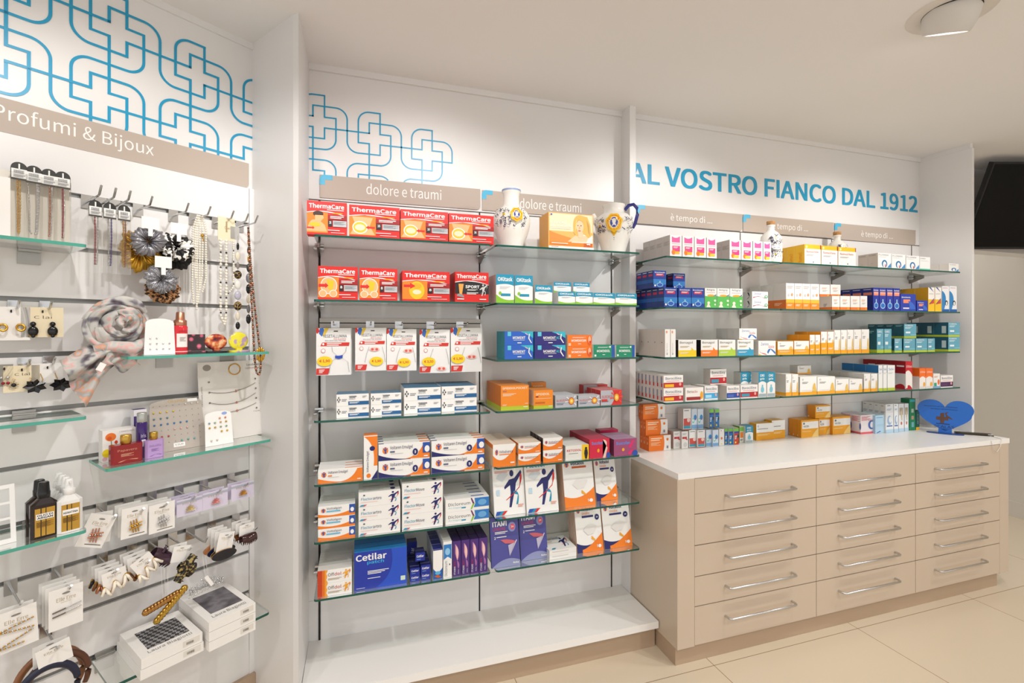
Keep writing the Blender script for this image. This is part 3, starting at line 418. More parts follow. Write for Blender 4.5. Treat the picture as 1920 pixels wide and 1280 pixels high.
de('osm', 'f3f1ee', [('r', 'e8782a', 0, 0, 1, .2), ('l', 'e0a888', .2, .7, .5, .04, 2), ('l', 'b8b4b0', .25, .5, .5, .02, 3), ('o', 'amb', .8, .1, .1, .08)], 'dcd0c6', 'efece8', [('r', 'd8702a', 0, 0, 1, .2), ('l', '8a8f98', .3, .4, .3, .04, 3)])
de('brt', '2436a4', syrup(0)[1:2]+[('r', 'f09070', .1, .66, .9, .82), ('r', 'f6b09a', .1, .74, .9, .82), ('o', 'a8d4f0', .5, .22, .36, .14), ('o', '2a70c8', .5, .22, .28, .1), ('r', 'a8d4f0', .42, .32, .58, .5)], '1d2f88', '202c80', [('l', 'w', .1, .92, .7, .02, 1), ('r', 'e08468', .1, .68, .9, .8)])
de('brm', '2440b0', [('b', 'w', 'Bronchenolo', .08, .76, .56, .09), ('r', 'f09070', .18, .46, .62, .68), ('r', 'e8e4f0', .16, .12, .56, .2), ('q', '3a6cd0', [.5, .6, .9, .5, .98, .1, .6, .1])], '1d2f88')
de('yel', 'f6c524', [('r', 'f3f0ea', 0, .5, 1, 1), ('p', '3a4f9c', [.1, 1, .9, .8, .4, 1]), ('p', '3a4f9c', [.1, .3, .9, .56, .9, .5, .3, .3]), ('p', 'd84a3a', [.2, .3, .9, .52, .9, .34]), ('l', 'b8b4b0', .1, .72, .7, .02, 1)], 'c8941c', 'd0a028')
de('pen', 'eef0f2', [('q', '2f86c8', [.1, .8, .9, .6, .3, .1, 1, .1, 1, .0, 0, 0, 0, .8]), ('o', '1b2030', .62, .34, .2, .1), ('o', 'w', .62, .32, .11, .07), ('l', 'd8a0b0', .1, .92, .7, .02, 1), ('r', '1c5ca8', 0, 0, 1, .08)], 'd8dce0')
de('wht', 'f1efec', [('o', 'e0a070', .32, .9, .16, .05), ('o', 'e0a070', .8, .9, .01, .01), ('v', '8a8f98', 'integratore', .3, .1, .16, .4), ('l', '50545c', .3, .12, .2, .02, 2)], 'd4cac2', 'ebe8e4', [('r', '4a4a50', .5, .5, .6, .54)])
for k, c in (('beY', 'f2d01e'), ('beO', 'f2801e'), ('beG', 'b2d245'), ('beB', '38a0c8')): de(k, 'f3f2ef', bena(c), '1d1a1e' if k in ('beY', 'beO') else 'dcdad6', 'efeeec')
de('zeg', 'f3f2f0', [('t', '2f5cb0', 'Zerino', .14, .68, .44, .2), ('t', 'e0484a', 'Gola', .58, .5, .32, .2), ('q', 'd83a3a', [.03, .4, .1, .08, .5, .02, .4, .1, .1, .2]), ('q', '3a78c4', [.5, .2, .6, .7, .98, .2, .98, .04, .7, .42, .56, .1]), ('p', 'yel', [.02, 0, .2, 0, .02, .1])], 'd8d4d0')
de('yeA', 'f3f2ef', yellowbox(.38), 'e8a020', 'eab040'); de('yeB', 'f3f2ef', yellowbox(.5), 'e0981c', 'e8a830'); de('yeC', 'f3f2ef', yellowbox(.16), 'd6d2cc', 'ebe8e4', [('r', 'amb', 0, 0, 1, .14)])
flum = [('r', 'lime', 0, 0, 1, .13), ('b', 'w', 'FLUIMUCIL', .08, .84, .66, .09), ('l', 'd8ecf2', .08, .74, .5, .03, 2), ('r', 'e8f2f4', .12, .34, .5, .46), ('r', '7abccc', .5, .18, .98, .28)]
de('sea', 'sea', flum, 'stl', '285c6c', [('r', 'lime', 0, 0, 1, .13), ('l', '9cc', .1, .88, .7, .03, 2)]); de('se2', 'sea', flum, '1f5468', '245a6c', [('r', 'lime', 0, 0, 1, .13), ('r', 'bcd0d2', .55, .25, .85, .75)])
de('boR', 'f0eeeb', boro('b82428', 'f2b81e'), 'd6cfc9', 'dedad4', [('r', '7c86a0', .3, .4, .6, .9), ('r', 'c03434', .35, .12, .7, .4)]); de('boT', 'f0eeeb', boro('b82428', '3f98b4'), 'd6cfc9', 'dedad4'); de('boB', 'f0eeeb', boro('3fa4d8', 'a8dcf2'), 'd6cfc9', 'dedad4'); de('boN', 'f0eeeb', boro('2c4ba0', '4a68b8'), 'd6cfc9', 'dedad4'); de('boP', 'f0eeeb', boro('4a2452', '5c3466'), 'd6cfc9', 'dedad4')
de('ben', 'f1eee9', [('t', '5a3030', 'Ben', .1, .6, .26, .2), ('t', 'c03a34', 'activ', .37, .6, .3, .2), ('r', '9c2a28', .06, .06, .84, .3), ('o', 'amb', .9, .4, .08, .3)], 'd6cfc9')
de('okg', 'f0efec', [('q', 'teal', [0, .56, .5, .72, 1, .56, 1, 1, 0, 1]), ('b', 'w', 'OKi', .2, .82, .54, .11), ('b', 'w', 'gola', .2, .68, .54, .11), ('o', '7ac4dc', .5, .3, .2, .12), ('r', '7ac4dc', .42, .38, .58, .5), ('r', 'a0b0b8', .06, .02, .94, .14)], 'd4d2ce', 'teal')
de('sek', 'f0f2f1', [('t', '3a74b4', 'Seki', .14, .8, .72, .1), ('l', 'c8ccd0', .1, .7, .7, .01, 3), ('r', 'lime', 0, 0, 1, .1)], '2070b0', 'e4e8ea', [('r', 'e4e8ea', 0, 0, 1, .7)])
de('lev', 'eeeae6', [('q', 'c41a24', [0, .62, .5, .78, 1, .5, 1, 1, 0, 1]), ('t', 'w', 'LEVOtuss', .06, .78, .86, .08), ('q', 'b81820', [0, .0, .4, .3, 1, .0]), ('o', 'f4ece4', .16, .1, .1, .06)], 'a81820', 'b01c22', [('r', 'e4ded8', 0, .02, 1, .56), ('l', 'w', .4, .8, .5, .05, 1), ('q', 'b81820', [.1, .02, .7, .3, .95, .1, .95, .02])])
de('leo', 'f0ece8', [('q', 'f2701e', [0, .5, .5, .7, 1, .5, 1, 1, 0, 1]), ('t', 'w', 'LEVOtuss', .1, .78, .8, .08), ('o', 'amb', .76, .2, .16, .12), ('r', 'd8d4d0', .1, .02, .9, .1)], 'e0e0dc', 'e8682a', [('r', 'f2701e', 0, .6, 1, 1)])
de('smo', 'eeece8', [('o', 'e8703a', .8, .4, .16, .2), ('r', '3aa07c', .1, .12, .5, .36), ('r', '7aa4d0', 0, 0, 1, .12), ('l', 'e0b0a0', .1, .8, .6, .03, 2)], 'd8d4d0')
de('ora', 'f3f1ee', [('q', 'f07a1e', [.66, 0, .74, .5, .66, 1, 0, 1, 0, 0]), ('l', 'fbe0c4', .08, .8, .5, .06, 2), ('l', 'f8c89c', .08, .54, .44, .03, 4), ('o', 'f07a1e', .84, .72, .05, .09), ('r', '8a8f98', .8, .12, .88, .3)], 'e06a18', 'e88a3c', [('o', 'f8c8a0', .5, .5, .12, .1), ('l', 'f4a868', .2, .8, .6, .02, 2)])
de('wrd', 'f2efec', [('r', 'c02c34', .1, .56, .8, .68), ('p', 'd04a50', [.4, .68, .9, .54, .86, .46, .36, .6]), ('l', 'b8b8bc', .12, .86, .6, .03, 2), ('o', 'd8d4d4', .55, .22, .3, .14)], 'cfc9c4', 'dcd8d3'); de('bos', 'f0eeeb', [('r', 'd05048', .06, .16, .94, .54), ('r', '3aa0b8', .06, .06, .94, .2), ('o', 'f4d8d0', .68, .46, .2, .1), ('l', '6a6f88', .12, .9, .6, .03, 1), ('r', 'c03434', 0, 0, 1, .03)], 'cfc9c4', 'dcd8d3')
de('blp', 'd4e0ee', [('o', '2f90d0', .66, .58, .26, .13), ('o', '8a5ca8', .72, .5, .1, .06), ('o', '6cc4b4', .3, .42, .2, .12), ('o', 'w', .26, .44, .12, .07), ('r', '7aaad8', .04, .04, .96, .22)], 'bcc4d0', 'd4d8dc'); de('whs', 'f2f0ed', [('o', 'e07a4a', .5, .44, .2, .08), ('o', '8a8f98', .4, .9, .1, .03), ('r', 'e8c860', .3, .08, .7, .12)], 'd4d0cc')
def bug(c): return [('r', '7cc44a', 0, .8, 1, .98), ('r', '3a4aa0', 0, .68, 1, .8), ('r', c, .02, .06, .98, .68), ('o', '22304c', .8, .5, .18, .1), ('o', 'f0d850', .3, .14, .16, .06), ('l', 'w', .1, .5, .5, .04, 3)]
de('buB', '2f7cc0', bug('2a74b8'), 'd4d4d0', 'd8dcd4'); de('buR', 'd04a3a', bug('c83c30'), 'd4d4d0', 'd8dcd4'); de('buG', 'f0efe8', [('r', '7cc44a', .05, .7, .95, .97), ('r', 'f08a2a', .1, .3, .8, .66), ('l', '3a3a40', .1, .18, .6, .03, 2)], '5aa03c', 'd8dcd4')
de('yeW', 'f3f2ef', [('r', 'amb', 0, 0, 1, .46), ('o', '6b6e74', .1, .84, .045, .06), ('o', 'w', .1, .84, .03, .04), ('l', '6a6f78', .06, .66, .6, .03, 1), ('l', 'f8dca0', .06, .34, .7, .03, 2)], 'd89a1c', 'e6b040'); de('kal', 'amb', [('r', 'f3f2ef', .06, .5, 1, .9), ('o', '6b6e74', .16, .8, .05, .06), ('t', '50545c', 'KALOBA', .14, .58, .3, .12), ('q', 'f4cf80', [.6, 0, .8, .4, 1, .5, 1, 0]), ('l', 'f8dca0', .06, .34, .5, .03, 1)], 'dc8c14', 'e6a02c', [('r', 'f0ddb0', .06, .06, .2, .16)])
de('pdy', 'eee6e8', [('l', 'd05060', .06, .9, .6, .02, 6), ('o', '4a66b0', .74, .46, .22, .24), ('o', 'eee6e8', .8, .46, .14, .17), ('r', 'e0606c', 0, 0, 1, .1), ('t', 'd05060', 'GOLA', .5, .68, .4, .1)], 'eadfe2', 'd8d4d8', [('l', 'd05060', .06, .9, .84, .02, 7), ('r', 'e0606c', 0, 0, 1, .1), ('o', '4a66b0', .95, .4, .1, .18)]); de('lbl', 'b4d4ea', [('l', '5a90c0', .1, .86, .7, .03, 1), ('p', '3a70b0', [.1, .04, .5, .14, .6, .1, .2, .02])], 'a8c8e0', 'b8d4e6')
de('wcr', 'eef1f3', [('l', '50607c', .2, .94, .4, .02, 1), ('l', '8aa0c0', .16, .82, .6, .015, 2), ('o', 'a0bce0', .5, .44, .3, .16), ('o', 'eef1f3', .6, .46, .2, .11), ('r', '4a6cb0', .12, .22, .86, .26), ('r', 'b8d8ee', 0, 0, 1, .12)], 'd8d4ce', 'dcd8d2', [('l', '6a6f78', .2, .92, .4, .02, 1), ('l', '8a8f98', .14, .72, .7, .02, 2)]); de('wcg', 'eef1f3', [('r', 'b8aa92', .1, .6, .8, .86), ('p', 'd8c8a8', [.3, .7, .6, .8, .7, .4, .5, .4]), ('o', 'd06a5a', .5, .3, .14, .06), ('r', 'b8d8ee', 0, 0, 1, .12)], 'd8d4ce', 'dcd8d2')
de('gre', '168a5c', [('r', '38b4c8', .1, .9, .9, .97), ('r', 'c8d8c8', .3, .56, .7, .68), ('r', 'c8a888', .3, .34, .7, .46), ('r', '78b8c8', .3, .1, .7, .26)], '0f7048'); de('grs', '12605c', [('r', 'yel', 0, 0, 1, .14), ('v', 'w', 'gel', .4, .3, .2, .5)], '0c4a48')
BM = {}
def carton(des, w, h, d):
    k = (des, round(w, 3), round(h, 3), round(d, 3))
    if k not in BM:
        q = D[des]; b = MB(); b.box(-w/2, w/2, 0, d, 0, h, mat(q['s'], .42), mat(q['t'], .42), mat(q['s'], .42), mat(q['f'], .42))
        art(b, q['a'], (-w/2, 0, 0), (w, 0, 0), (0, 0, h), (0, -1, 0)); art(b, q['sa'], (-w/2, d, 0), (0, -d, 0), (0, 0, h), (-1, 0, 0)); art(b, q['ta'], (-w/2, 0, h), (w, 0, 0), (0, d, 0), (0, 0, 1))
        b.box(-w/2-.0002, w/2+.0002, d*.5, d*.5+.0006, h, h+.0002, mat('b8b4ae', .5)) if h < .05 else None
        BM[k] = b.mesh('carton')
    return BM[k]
BACK = ['', 'front', 'second back', 'third back', 'fourth back', 'fifth back', 'sixth back', 'seventh back', 'eighth back', 'ninth back', 'tenth back']
def place(shelf_, des, x0, w, z0, h, yf, d, n, lv, desc, plc, grp, tilt, kind):
    for j in range(lv):
        for i in range(n):
            o = bpy.data.objects.new(kind, carton(des, w, h, d)); C.objects.link(o)
            o.location = (x0+w/2, yf+i*(d+.0012)/math.cos(tilt), z0+j*(h+.0004)); o.rotation_euler = (-tilt, 0, 0 if (tilt or n > 1) else math.radians(random.uniform(-.7, .7)))
            L = {1: [''], 2: ['lower ', 'upper '], 3: ['bottom ', 'middle ', 'top ']}[lv][j]
            tag(o, f"{L}{desc}{', '+BACK[i+1] if n > 1 else ''}{', '+plc if plc else ''}, {NAME.get(shelf_, 'white counter')}", 'box', grp if n*lv > 1 or grp != desc else None)
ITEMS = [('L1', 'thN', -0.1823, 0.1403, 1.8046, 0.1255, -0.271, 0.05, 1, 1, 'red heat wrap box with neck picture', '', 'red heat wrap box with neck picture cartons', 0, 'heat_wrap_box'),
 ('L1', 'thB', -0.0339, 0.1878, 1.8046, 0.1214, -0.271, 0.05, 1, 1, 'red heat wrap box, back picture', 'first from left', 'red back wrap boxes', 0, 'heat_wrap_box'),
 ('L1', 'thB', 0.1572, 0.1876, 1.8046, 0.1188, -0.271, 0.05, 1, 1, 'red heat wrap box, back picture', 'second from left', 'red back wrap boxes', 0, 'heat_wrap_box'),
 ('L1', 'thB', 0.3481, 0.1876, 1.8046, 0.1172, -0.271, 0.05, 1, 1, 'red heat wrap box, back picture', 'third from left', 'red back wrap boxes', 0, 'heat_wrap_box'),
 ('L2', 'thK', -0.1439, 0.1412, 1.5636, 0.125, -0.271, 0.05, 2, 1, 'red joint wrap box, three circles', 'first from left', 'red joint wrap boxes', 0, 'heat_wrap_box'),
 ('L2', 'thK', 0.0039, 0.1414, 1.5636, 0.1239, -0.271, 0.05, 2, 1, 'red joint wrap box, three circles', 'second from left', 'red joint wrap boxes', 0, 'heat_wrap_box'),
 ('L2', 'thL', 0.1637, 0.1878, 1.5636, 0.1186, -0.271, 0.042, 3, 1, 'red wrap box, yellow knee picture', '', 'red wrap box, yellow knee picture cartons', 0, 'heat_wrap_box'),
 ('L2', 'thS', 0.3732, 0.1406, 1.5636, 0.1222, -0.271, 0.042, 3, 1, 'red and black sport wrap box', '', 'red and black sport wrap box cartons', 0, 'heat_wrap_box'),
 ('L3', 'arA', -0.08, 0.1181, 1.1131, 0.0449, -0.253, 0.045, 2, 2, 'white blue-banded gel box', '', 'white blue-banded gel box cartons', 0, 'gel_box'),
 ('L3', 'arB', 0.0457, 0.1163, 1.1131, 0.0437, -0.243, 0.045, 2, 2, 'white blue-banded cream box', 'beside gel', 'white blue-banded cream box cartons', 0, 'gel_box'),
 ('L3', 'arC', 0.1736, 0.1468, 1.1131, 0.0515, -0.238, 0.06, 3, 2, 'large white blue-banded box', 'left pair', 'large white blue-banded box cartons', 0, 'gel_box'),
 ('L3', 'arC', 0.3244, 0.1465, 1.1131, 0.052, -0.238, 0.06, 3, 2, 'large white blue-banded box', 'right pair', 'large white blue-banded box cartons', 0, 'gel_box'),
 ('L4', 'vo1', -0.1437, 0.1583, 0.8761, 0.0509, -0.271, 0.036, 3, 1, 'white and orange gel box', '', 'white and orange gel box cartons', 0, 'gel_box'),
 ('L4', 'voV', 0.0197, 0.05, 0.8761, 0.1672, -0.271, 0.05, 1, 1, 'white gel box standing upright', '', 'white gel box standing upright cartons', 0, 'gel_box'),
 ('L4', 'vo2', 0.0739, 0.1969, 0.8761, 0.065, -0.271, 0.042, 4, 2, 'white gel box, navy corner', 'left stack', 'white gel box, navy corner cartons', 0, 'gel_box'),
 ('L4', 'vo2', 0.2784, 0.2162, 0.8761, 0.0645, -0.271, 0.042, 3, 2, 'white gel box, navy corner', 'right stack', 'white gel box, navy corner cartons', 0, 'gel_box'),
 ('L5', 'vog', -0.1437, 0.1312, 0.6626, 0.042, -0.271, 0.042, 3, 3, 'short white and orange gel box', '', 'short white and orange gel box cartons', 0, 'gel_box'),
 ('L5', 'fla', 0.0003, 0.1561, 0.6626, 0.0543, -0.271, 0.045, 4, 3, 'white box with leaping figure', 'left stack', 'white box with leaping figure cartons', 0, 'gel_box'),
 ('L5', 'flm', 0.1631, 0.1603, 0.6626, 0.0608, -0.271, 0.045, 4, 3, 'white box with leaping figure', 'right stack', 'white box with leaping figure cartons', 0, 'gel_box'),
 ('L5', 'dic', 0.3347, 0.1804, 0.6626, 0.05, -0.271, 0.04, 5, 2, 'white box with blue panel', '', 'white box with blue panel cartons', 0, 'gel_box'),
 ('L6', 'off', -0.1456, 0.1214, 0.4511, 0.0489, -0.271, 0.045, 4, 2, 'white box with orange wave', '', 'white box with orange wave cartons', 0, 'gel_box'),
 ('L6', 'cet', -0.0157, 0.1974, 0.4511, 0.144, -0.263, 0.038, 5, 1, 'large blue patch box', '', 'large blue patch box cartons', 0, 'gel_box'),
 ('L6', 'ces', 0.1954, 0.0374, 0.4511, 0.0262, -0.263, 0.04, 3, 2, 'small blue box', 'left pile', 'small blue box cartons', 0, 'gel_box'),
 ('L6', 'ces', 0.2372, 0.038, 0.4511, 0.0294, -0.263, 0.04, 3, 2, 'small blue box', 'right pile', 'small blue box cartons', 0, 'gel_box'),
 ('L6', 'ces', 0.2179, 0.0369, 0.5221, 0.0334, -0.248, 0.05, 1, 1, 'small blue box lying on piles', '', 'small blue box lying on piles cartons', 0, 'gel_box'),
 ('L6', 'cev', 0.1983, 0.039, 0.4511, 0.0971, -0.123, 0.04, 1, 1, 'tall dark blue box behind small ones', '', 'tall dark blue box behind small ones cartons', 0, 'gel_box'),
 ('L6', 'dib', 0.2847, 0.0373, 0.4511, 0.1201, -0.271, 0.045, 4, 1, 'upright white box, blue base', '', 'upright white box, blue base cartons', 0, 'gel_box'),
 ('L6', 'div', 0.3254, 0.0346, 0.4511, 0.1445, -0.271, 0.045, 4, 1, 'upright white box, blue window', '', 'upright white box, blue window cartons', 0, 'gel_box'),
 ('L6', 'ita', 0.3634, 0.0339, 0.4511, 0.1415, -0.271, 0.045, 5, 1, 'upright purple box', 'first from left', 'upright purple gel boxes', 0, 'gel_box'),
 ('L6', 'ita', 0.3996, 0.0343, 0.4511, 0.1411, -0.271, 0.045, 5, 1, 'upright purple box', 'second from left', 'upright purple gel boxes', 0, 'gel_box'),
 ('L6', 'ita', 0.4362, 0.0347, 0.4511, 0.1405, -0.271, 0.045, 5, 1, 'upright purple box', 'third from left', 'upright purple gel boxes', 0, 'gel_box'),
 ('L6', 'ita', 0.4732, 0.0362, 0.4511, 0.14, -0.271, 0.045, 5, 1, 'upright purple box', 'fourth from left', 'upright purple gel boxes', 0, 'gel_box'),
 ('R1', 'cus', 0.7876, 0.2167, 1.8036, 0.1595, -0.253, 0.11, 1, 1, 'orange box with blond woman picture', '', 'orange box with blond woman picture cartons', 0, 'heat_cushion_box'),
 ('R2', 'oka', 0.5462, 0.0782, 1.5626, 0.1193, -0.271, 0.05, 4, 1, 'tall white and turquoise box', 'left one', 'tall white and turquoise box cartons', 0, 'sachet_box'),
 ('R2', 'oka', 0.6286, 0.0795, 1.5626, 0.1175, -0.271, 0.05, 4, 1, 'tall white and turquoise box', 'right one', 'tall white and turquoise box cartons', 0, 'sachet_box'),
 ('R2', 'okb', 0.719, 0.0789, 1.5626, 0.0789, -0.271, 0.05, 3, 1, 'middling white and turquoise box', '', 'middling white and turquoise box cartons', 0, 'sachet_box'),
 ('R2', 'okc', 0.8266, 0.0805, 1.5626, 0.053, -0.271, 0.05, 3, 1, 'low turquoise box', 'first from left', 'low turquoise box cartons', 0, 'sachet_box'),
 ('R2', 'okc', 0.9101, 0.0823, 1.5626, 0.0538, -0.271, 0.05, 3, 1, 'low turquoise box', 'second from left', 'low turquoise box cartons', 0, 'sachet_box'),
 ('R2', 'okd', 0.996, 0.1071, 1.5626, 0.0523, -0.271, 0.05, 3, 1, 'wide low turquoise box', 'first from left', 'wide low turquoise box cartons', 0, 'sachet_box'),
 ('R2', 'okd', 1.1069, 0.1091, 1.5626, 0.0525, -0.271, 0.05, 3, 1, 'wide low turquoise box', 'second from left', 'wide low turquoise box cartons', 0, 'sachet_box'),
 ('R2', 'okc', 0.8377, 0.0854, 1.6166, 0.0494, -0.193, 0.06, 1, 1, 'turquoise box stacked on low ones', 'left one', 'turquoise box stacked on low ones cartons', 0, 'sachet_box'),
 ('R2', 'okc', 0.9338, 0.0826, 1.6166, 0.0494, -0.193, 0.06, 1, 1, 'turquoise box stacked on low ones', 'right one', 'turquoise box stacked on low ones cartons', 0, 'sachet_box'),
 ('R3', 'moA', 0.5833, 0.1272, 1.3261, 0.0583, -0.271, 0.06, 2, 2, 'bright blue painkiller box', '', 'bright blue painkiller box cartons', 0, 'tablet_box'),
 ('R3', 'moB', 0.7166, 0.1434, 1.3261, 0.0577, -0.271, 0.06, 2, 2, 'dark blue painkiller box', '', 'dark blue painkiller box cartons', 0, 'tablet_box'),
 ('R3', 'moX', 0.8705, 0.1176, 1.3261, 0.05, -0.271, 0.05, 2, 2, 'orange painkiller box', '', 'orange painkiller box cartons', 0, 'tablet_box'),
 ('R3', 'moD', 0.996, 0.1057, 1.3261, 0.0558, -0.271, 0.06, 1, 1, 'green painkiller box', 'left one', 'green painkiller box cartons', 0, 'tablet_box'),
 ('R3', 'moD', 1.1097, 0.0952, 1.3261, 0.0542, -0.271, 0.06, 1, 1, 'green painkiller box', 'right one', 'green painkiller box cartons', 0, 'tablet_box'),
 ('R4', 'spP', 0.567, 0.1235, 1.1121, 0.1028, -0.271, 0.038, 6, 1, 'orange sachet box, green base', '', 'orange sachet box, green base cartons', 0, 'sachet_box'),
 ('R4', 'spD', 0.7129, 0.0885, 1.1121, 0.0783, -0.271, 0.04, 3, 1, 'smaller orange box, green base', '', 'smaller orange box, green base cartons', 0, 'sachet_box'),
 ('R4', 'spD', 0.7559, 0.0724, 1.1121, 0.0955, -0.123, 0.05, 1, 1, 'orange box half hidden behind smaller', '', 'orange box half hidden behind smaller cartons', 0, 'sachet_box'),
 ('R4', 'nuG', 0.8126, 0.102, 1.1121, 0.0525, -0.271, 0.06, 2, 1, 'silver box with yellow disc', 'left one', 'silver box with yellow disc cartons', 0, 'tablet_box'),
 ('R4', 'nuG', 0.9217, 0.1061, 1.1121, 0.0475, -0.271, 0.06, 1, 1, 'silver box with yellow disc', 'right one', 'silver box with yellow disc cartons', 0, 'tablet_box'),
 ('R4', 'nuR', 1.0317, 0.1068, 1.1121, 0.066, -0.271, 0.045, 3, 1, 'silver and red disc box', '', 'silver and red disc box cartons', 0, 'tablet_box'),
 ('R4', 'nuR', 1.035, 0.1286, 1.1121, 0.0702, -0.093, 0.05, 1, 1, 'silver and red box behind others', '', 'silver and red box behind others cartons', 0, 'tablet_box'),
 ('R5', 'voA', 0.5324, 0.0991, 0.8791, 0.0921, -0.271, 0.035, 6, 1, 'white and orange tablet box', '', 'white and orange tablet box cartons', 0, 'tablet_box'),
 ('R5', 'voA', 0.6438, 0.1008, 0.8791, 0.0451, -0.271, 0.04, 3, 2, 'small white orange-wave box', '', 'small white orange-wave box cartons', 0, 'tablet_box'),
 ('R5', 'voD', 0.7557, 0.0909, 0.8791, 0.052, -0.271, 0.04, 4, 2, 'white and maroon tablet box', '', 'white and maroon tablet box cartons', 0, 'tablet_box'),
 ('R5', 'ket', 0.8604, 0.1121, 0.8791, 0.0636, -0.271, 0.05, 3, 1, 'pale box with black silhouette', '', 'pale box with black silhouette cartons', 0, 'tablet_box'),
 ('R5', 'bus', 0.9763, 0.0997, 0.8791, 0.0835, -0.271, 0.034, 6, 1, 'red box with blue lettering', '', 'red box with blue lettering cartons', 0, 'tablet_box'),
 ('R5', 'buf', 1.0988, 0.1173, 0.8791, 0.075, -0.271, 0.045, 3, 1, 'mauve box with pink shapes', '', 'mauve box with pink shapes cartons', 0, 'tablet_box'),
 ('R5', 'bup', 1.1213, 0.0985, 0.8791, 0.0799, -0.098, 0.05, 1, 1, 'pink box lying at back', '', 'pink box lying at back cartons', 0, 'tablet_box'),
 ('R6', 'flP', 0.5443, 0.1388, 0.6646, 0.2301, -0.253, 0.013, 4, 1, 'leaning white patch box, blue figure', 'left row', 'leaning white patch box, blue figure cartons', 0.2, 'patch_box'),
 ('R6', 'flP', 0.6856, 0.1468, 0.6646, 0.2253, -0.263, 0.013, 3, 1, 'leaning white patch box, blue figure', 'right row', 'leaning white patch box, blue figure cartons', 0.2, 'patch_box'),
 ('R6', 'paV', 0.8684, 0.1476, 0.6646, 0.2166, -0.253, 0.013, 5, 1, 'leaning white orange-base patch box', '', 'leaning white orange-base patch box cartons', 0.2, 'patch_box'),
 ('R6', 'paU', 1.0383, 0.1089, 0.6646, 0.1995, -0.223, 0.013, 1, 1, 'leaning patch box, navy orange base', '', 'leaning patch box, navy orange base cartons', 0.2, 'patch_box'),
 ('R7', 'itU', 0.53, 0.1256, 0.4526, 0.2007, -0.263, 0.014, 1, 1, 'leaning violet patch box', 'left one', 'leaning violet patch box cartons', 0.2, 'patch_box'),
 ('R7', 'itU', 0.6677, 0.1248, 0.4526, 0.2021, -0.238, 0.014, 1, 1, 'leaning violet patch box', 'right one', 'leaning violet patch box cartons', 0.2, 'patch_box'),
 ('R7', 'fUn', 0.7885, 0.1281, 0.4526, 0.0194, -0.263, 0.13, 1, 2, 'flat white box with leaping figure', '', 'flat white box with leaping figure cartons', 0, 'patch_box'),
 ('R7', 'paU', 0.9301, 0.1289, 0.4526, 0.2132, -0.248, 0.013, 6, 1, 'leaning navy orange-base box', 'left row', 'leaning navy orange-base box cartons', 0.2, 'patch_box'),
 ('R7', 'paU', 1.0656, 0.1424, 0.4526, 0.2076, -0.248, 0.013, 5, 1, 'leaning navy orange-base box', 'right row', 'leaning navy orange-base box cartons', 0.2, 'patch_box'),
 ('C1', 'pnk', 1.3952, 0.0655, 1.7956, 0.1007, -0.271, 0.055, 4, 1, 'white and pink box', 'first of left four', 'white and pink boxes', 0, 'throat_spray_box'),
 ('C1', 'pnk', 1.4646, 0.0656, 1.7956, 0.1003, -0.271, 0.055, 4, 1, 'white and pink box', 'second of left four', 'white and pink boxes', 0, 'throat_spray_box'),
 ('C1', 'pnk', 1.5338, 0.0656, 1.7956, 0.0998, -0.271, 0.055, 4, 1, 'white and pink box', 'third of left four', 'white and pink boxes', 0, 'throat_spray_box'),
 ('C1', 'pn2', 1.6037, 0.0583, 1.7956, 0.0993, -0.271, 0.055, 4, 1, 'white and pink box', 'fourth of left four', 'white and pink boxes', 0, 'throat_spray_box'),
 ('C1', 'pn2', 1.7397, 0.0686, 1.7956, 0.0978, -0.271, 0.055, 2, 1, 'white and pink box', 'first of right four', 'white and pink boxes', 0, 'throat_spray_box'),
 ('C1', 'pn2', 1.8121, 0.0673, 1.7956, 0.0984, -0.271, 0.055, 2, 1, 'white and pink box', 'second of right four', 'white and pink boxes', 0, 'throat_spray_box'),
 ('C1', 'pn2', 1.8839, 0.0594, 1.7956, 0.099, -0.271, 0.055, 2, 1, 'white and pink box', 'third of right four', 'white and pink boxes', 0, 'throat_spray_box'),
 ('C1', 'pn2', 1.9472, 0.0507, 1.7956, 0.0991, -0.271, 0.055, 2, 1, 'white and pink box', 'fourth of right four', 'white and pink boxes', 0, 'throat_spray_box'),
 ('C1', 'flu', 2.2197, 0.1109, 1.7956, 0.1014, -0.271, 0.055, 4, 1, 'white yellow-topped sachet box', 'first from left', 'yellow-topped boxes', 0, 'sachet_box'),
 ('C1', 'flu', 2.3356, 0.1145, 1.7956, 0.1003, -0.271, 0.055, 2, 1, 'white yellow-topped sachet box', 'second from left', 'yellow-topped boxes', 0, 'sachet_box'),
 ('C1', 'flu', 2.4548, 0.1281, 1.7956, 0.0992, -0.271, 0.055, 2, 1, 'white yellow-topped sachet box', 'third from left', 'yellow-topped boxes', 0, 'sachet_box'),
 ('C1', 'flx', 2.7506, 0.1048, 1.7956, 0.0827, -0.271, 0.055, 2, 1, 'white box with blue ring', 'first from left', 'white blue-ring boxes', 0, 'sachet_box'),
 ('C1', 'flx', 2.8587, 0.1096, 1.7956, 0.0805, -0.271, 0.055, 1, 1, 'white box with blue ring', 'second from left', 'white blue-ring boxes', 0, 'sachet_box'),
 ('C1', 'flx', 2.9725, 0.1094, 1.7956, 0.0783, -0.271, 0.055, 1, 1, 'white box with blue ring', 'third from left', 'white blue-ring boxes', 0, 'sachet_box'),
 ('C1', 'flg', 3.0858, 0.0855, 1.7956, 0.076, -0.271, 0.06, 1, 1, 'white box with green base', '', 'white box with green base cartons', 0, 'sachet_box'),
 ('C1', 'fls', 3.3332, 0.0865, 1.7956, 0.0479, -0.271, 0.05, 4, 1, 'tiny white box at shelf end', '', 'tiny white box at shelf end cartons', 0, 'sachet_box'),
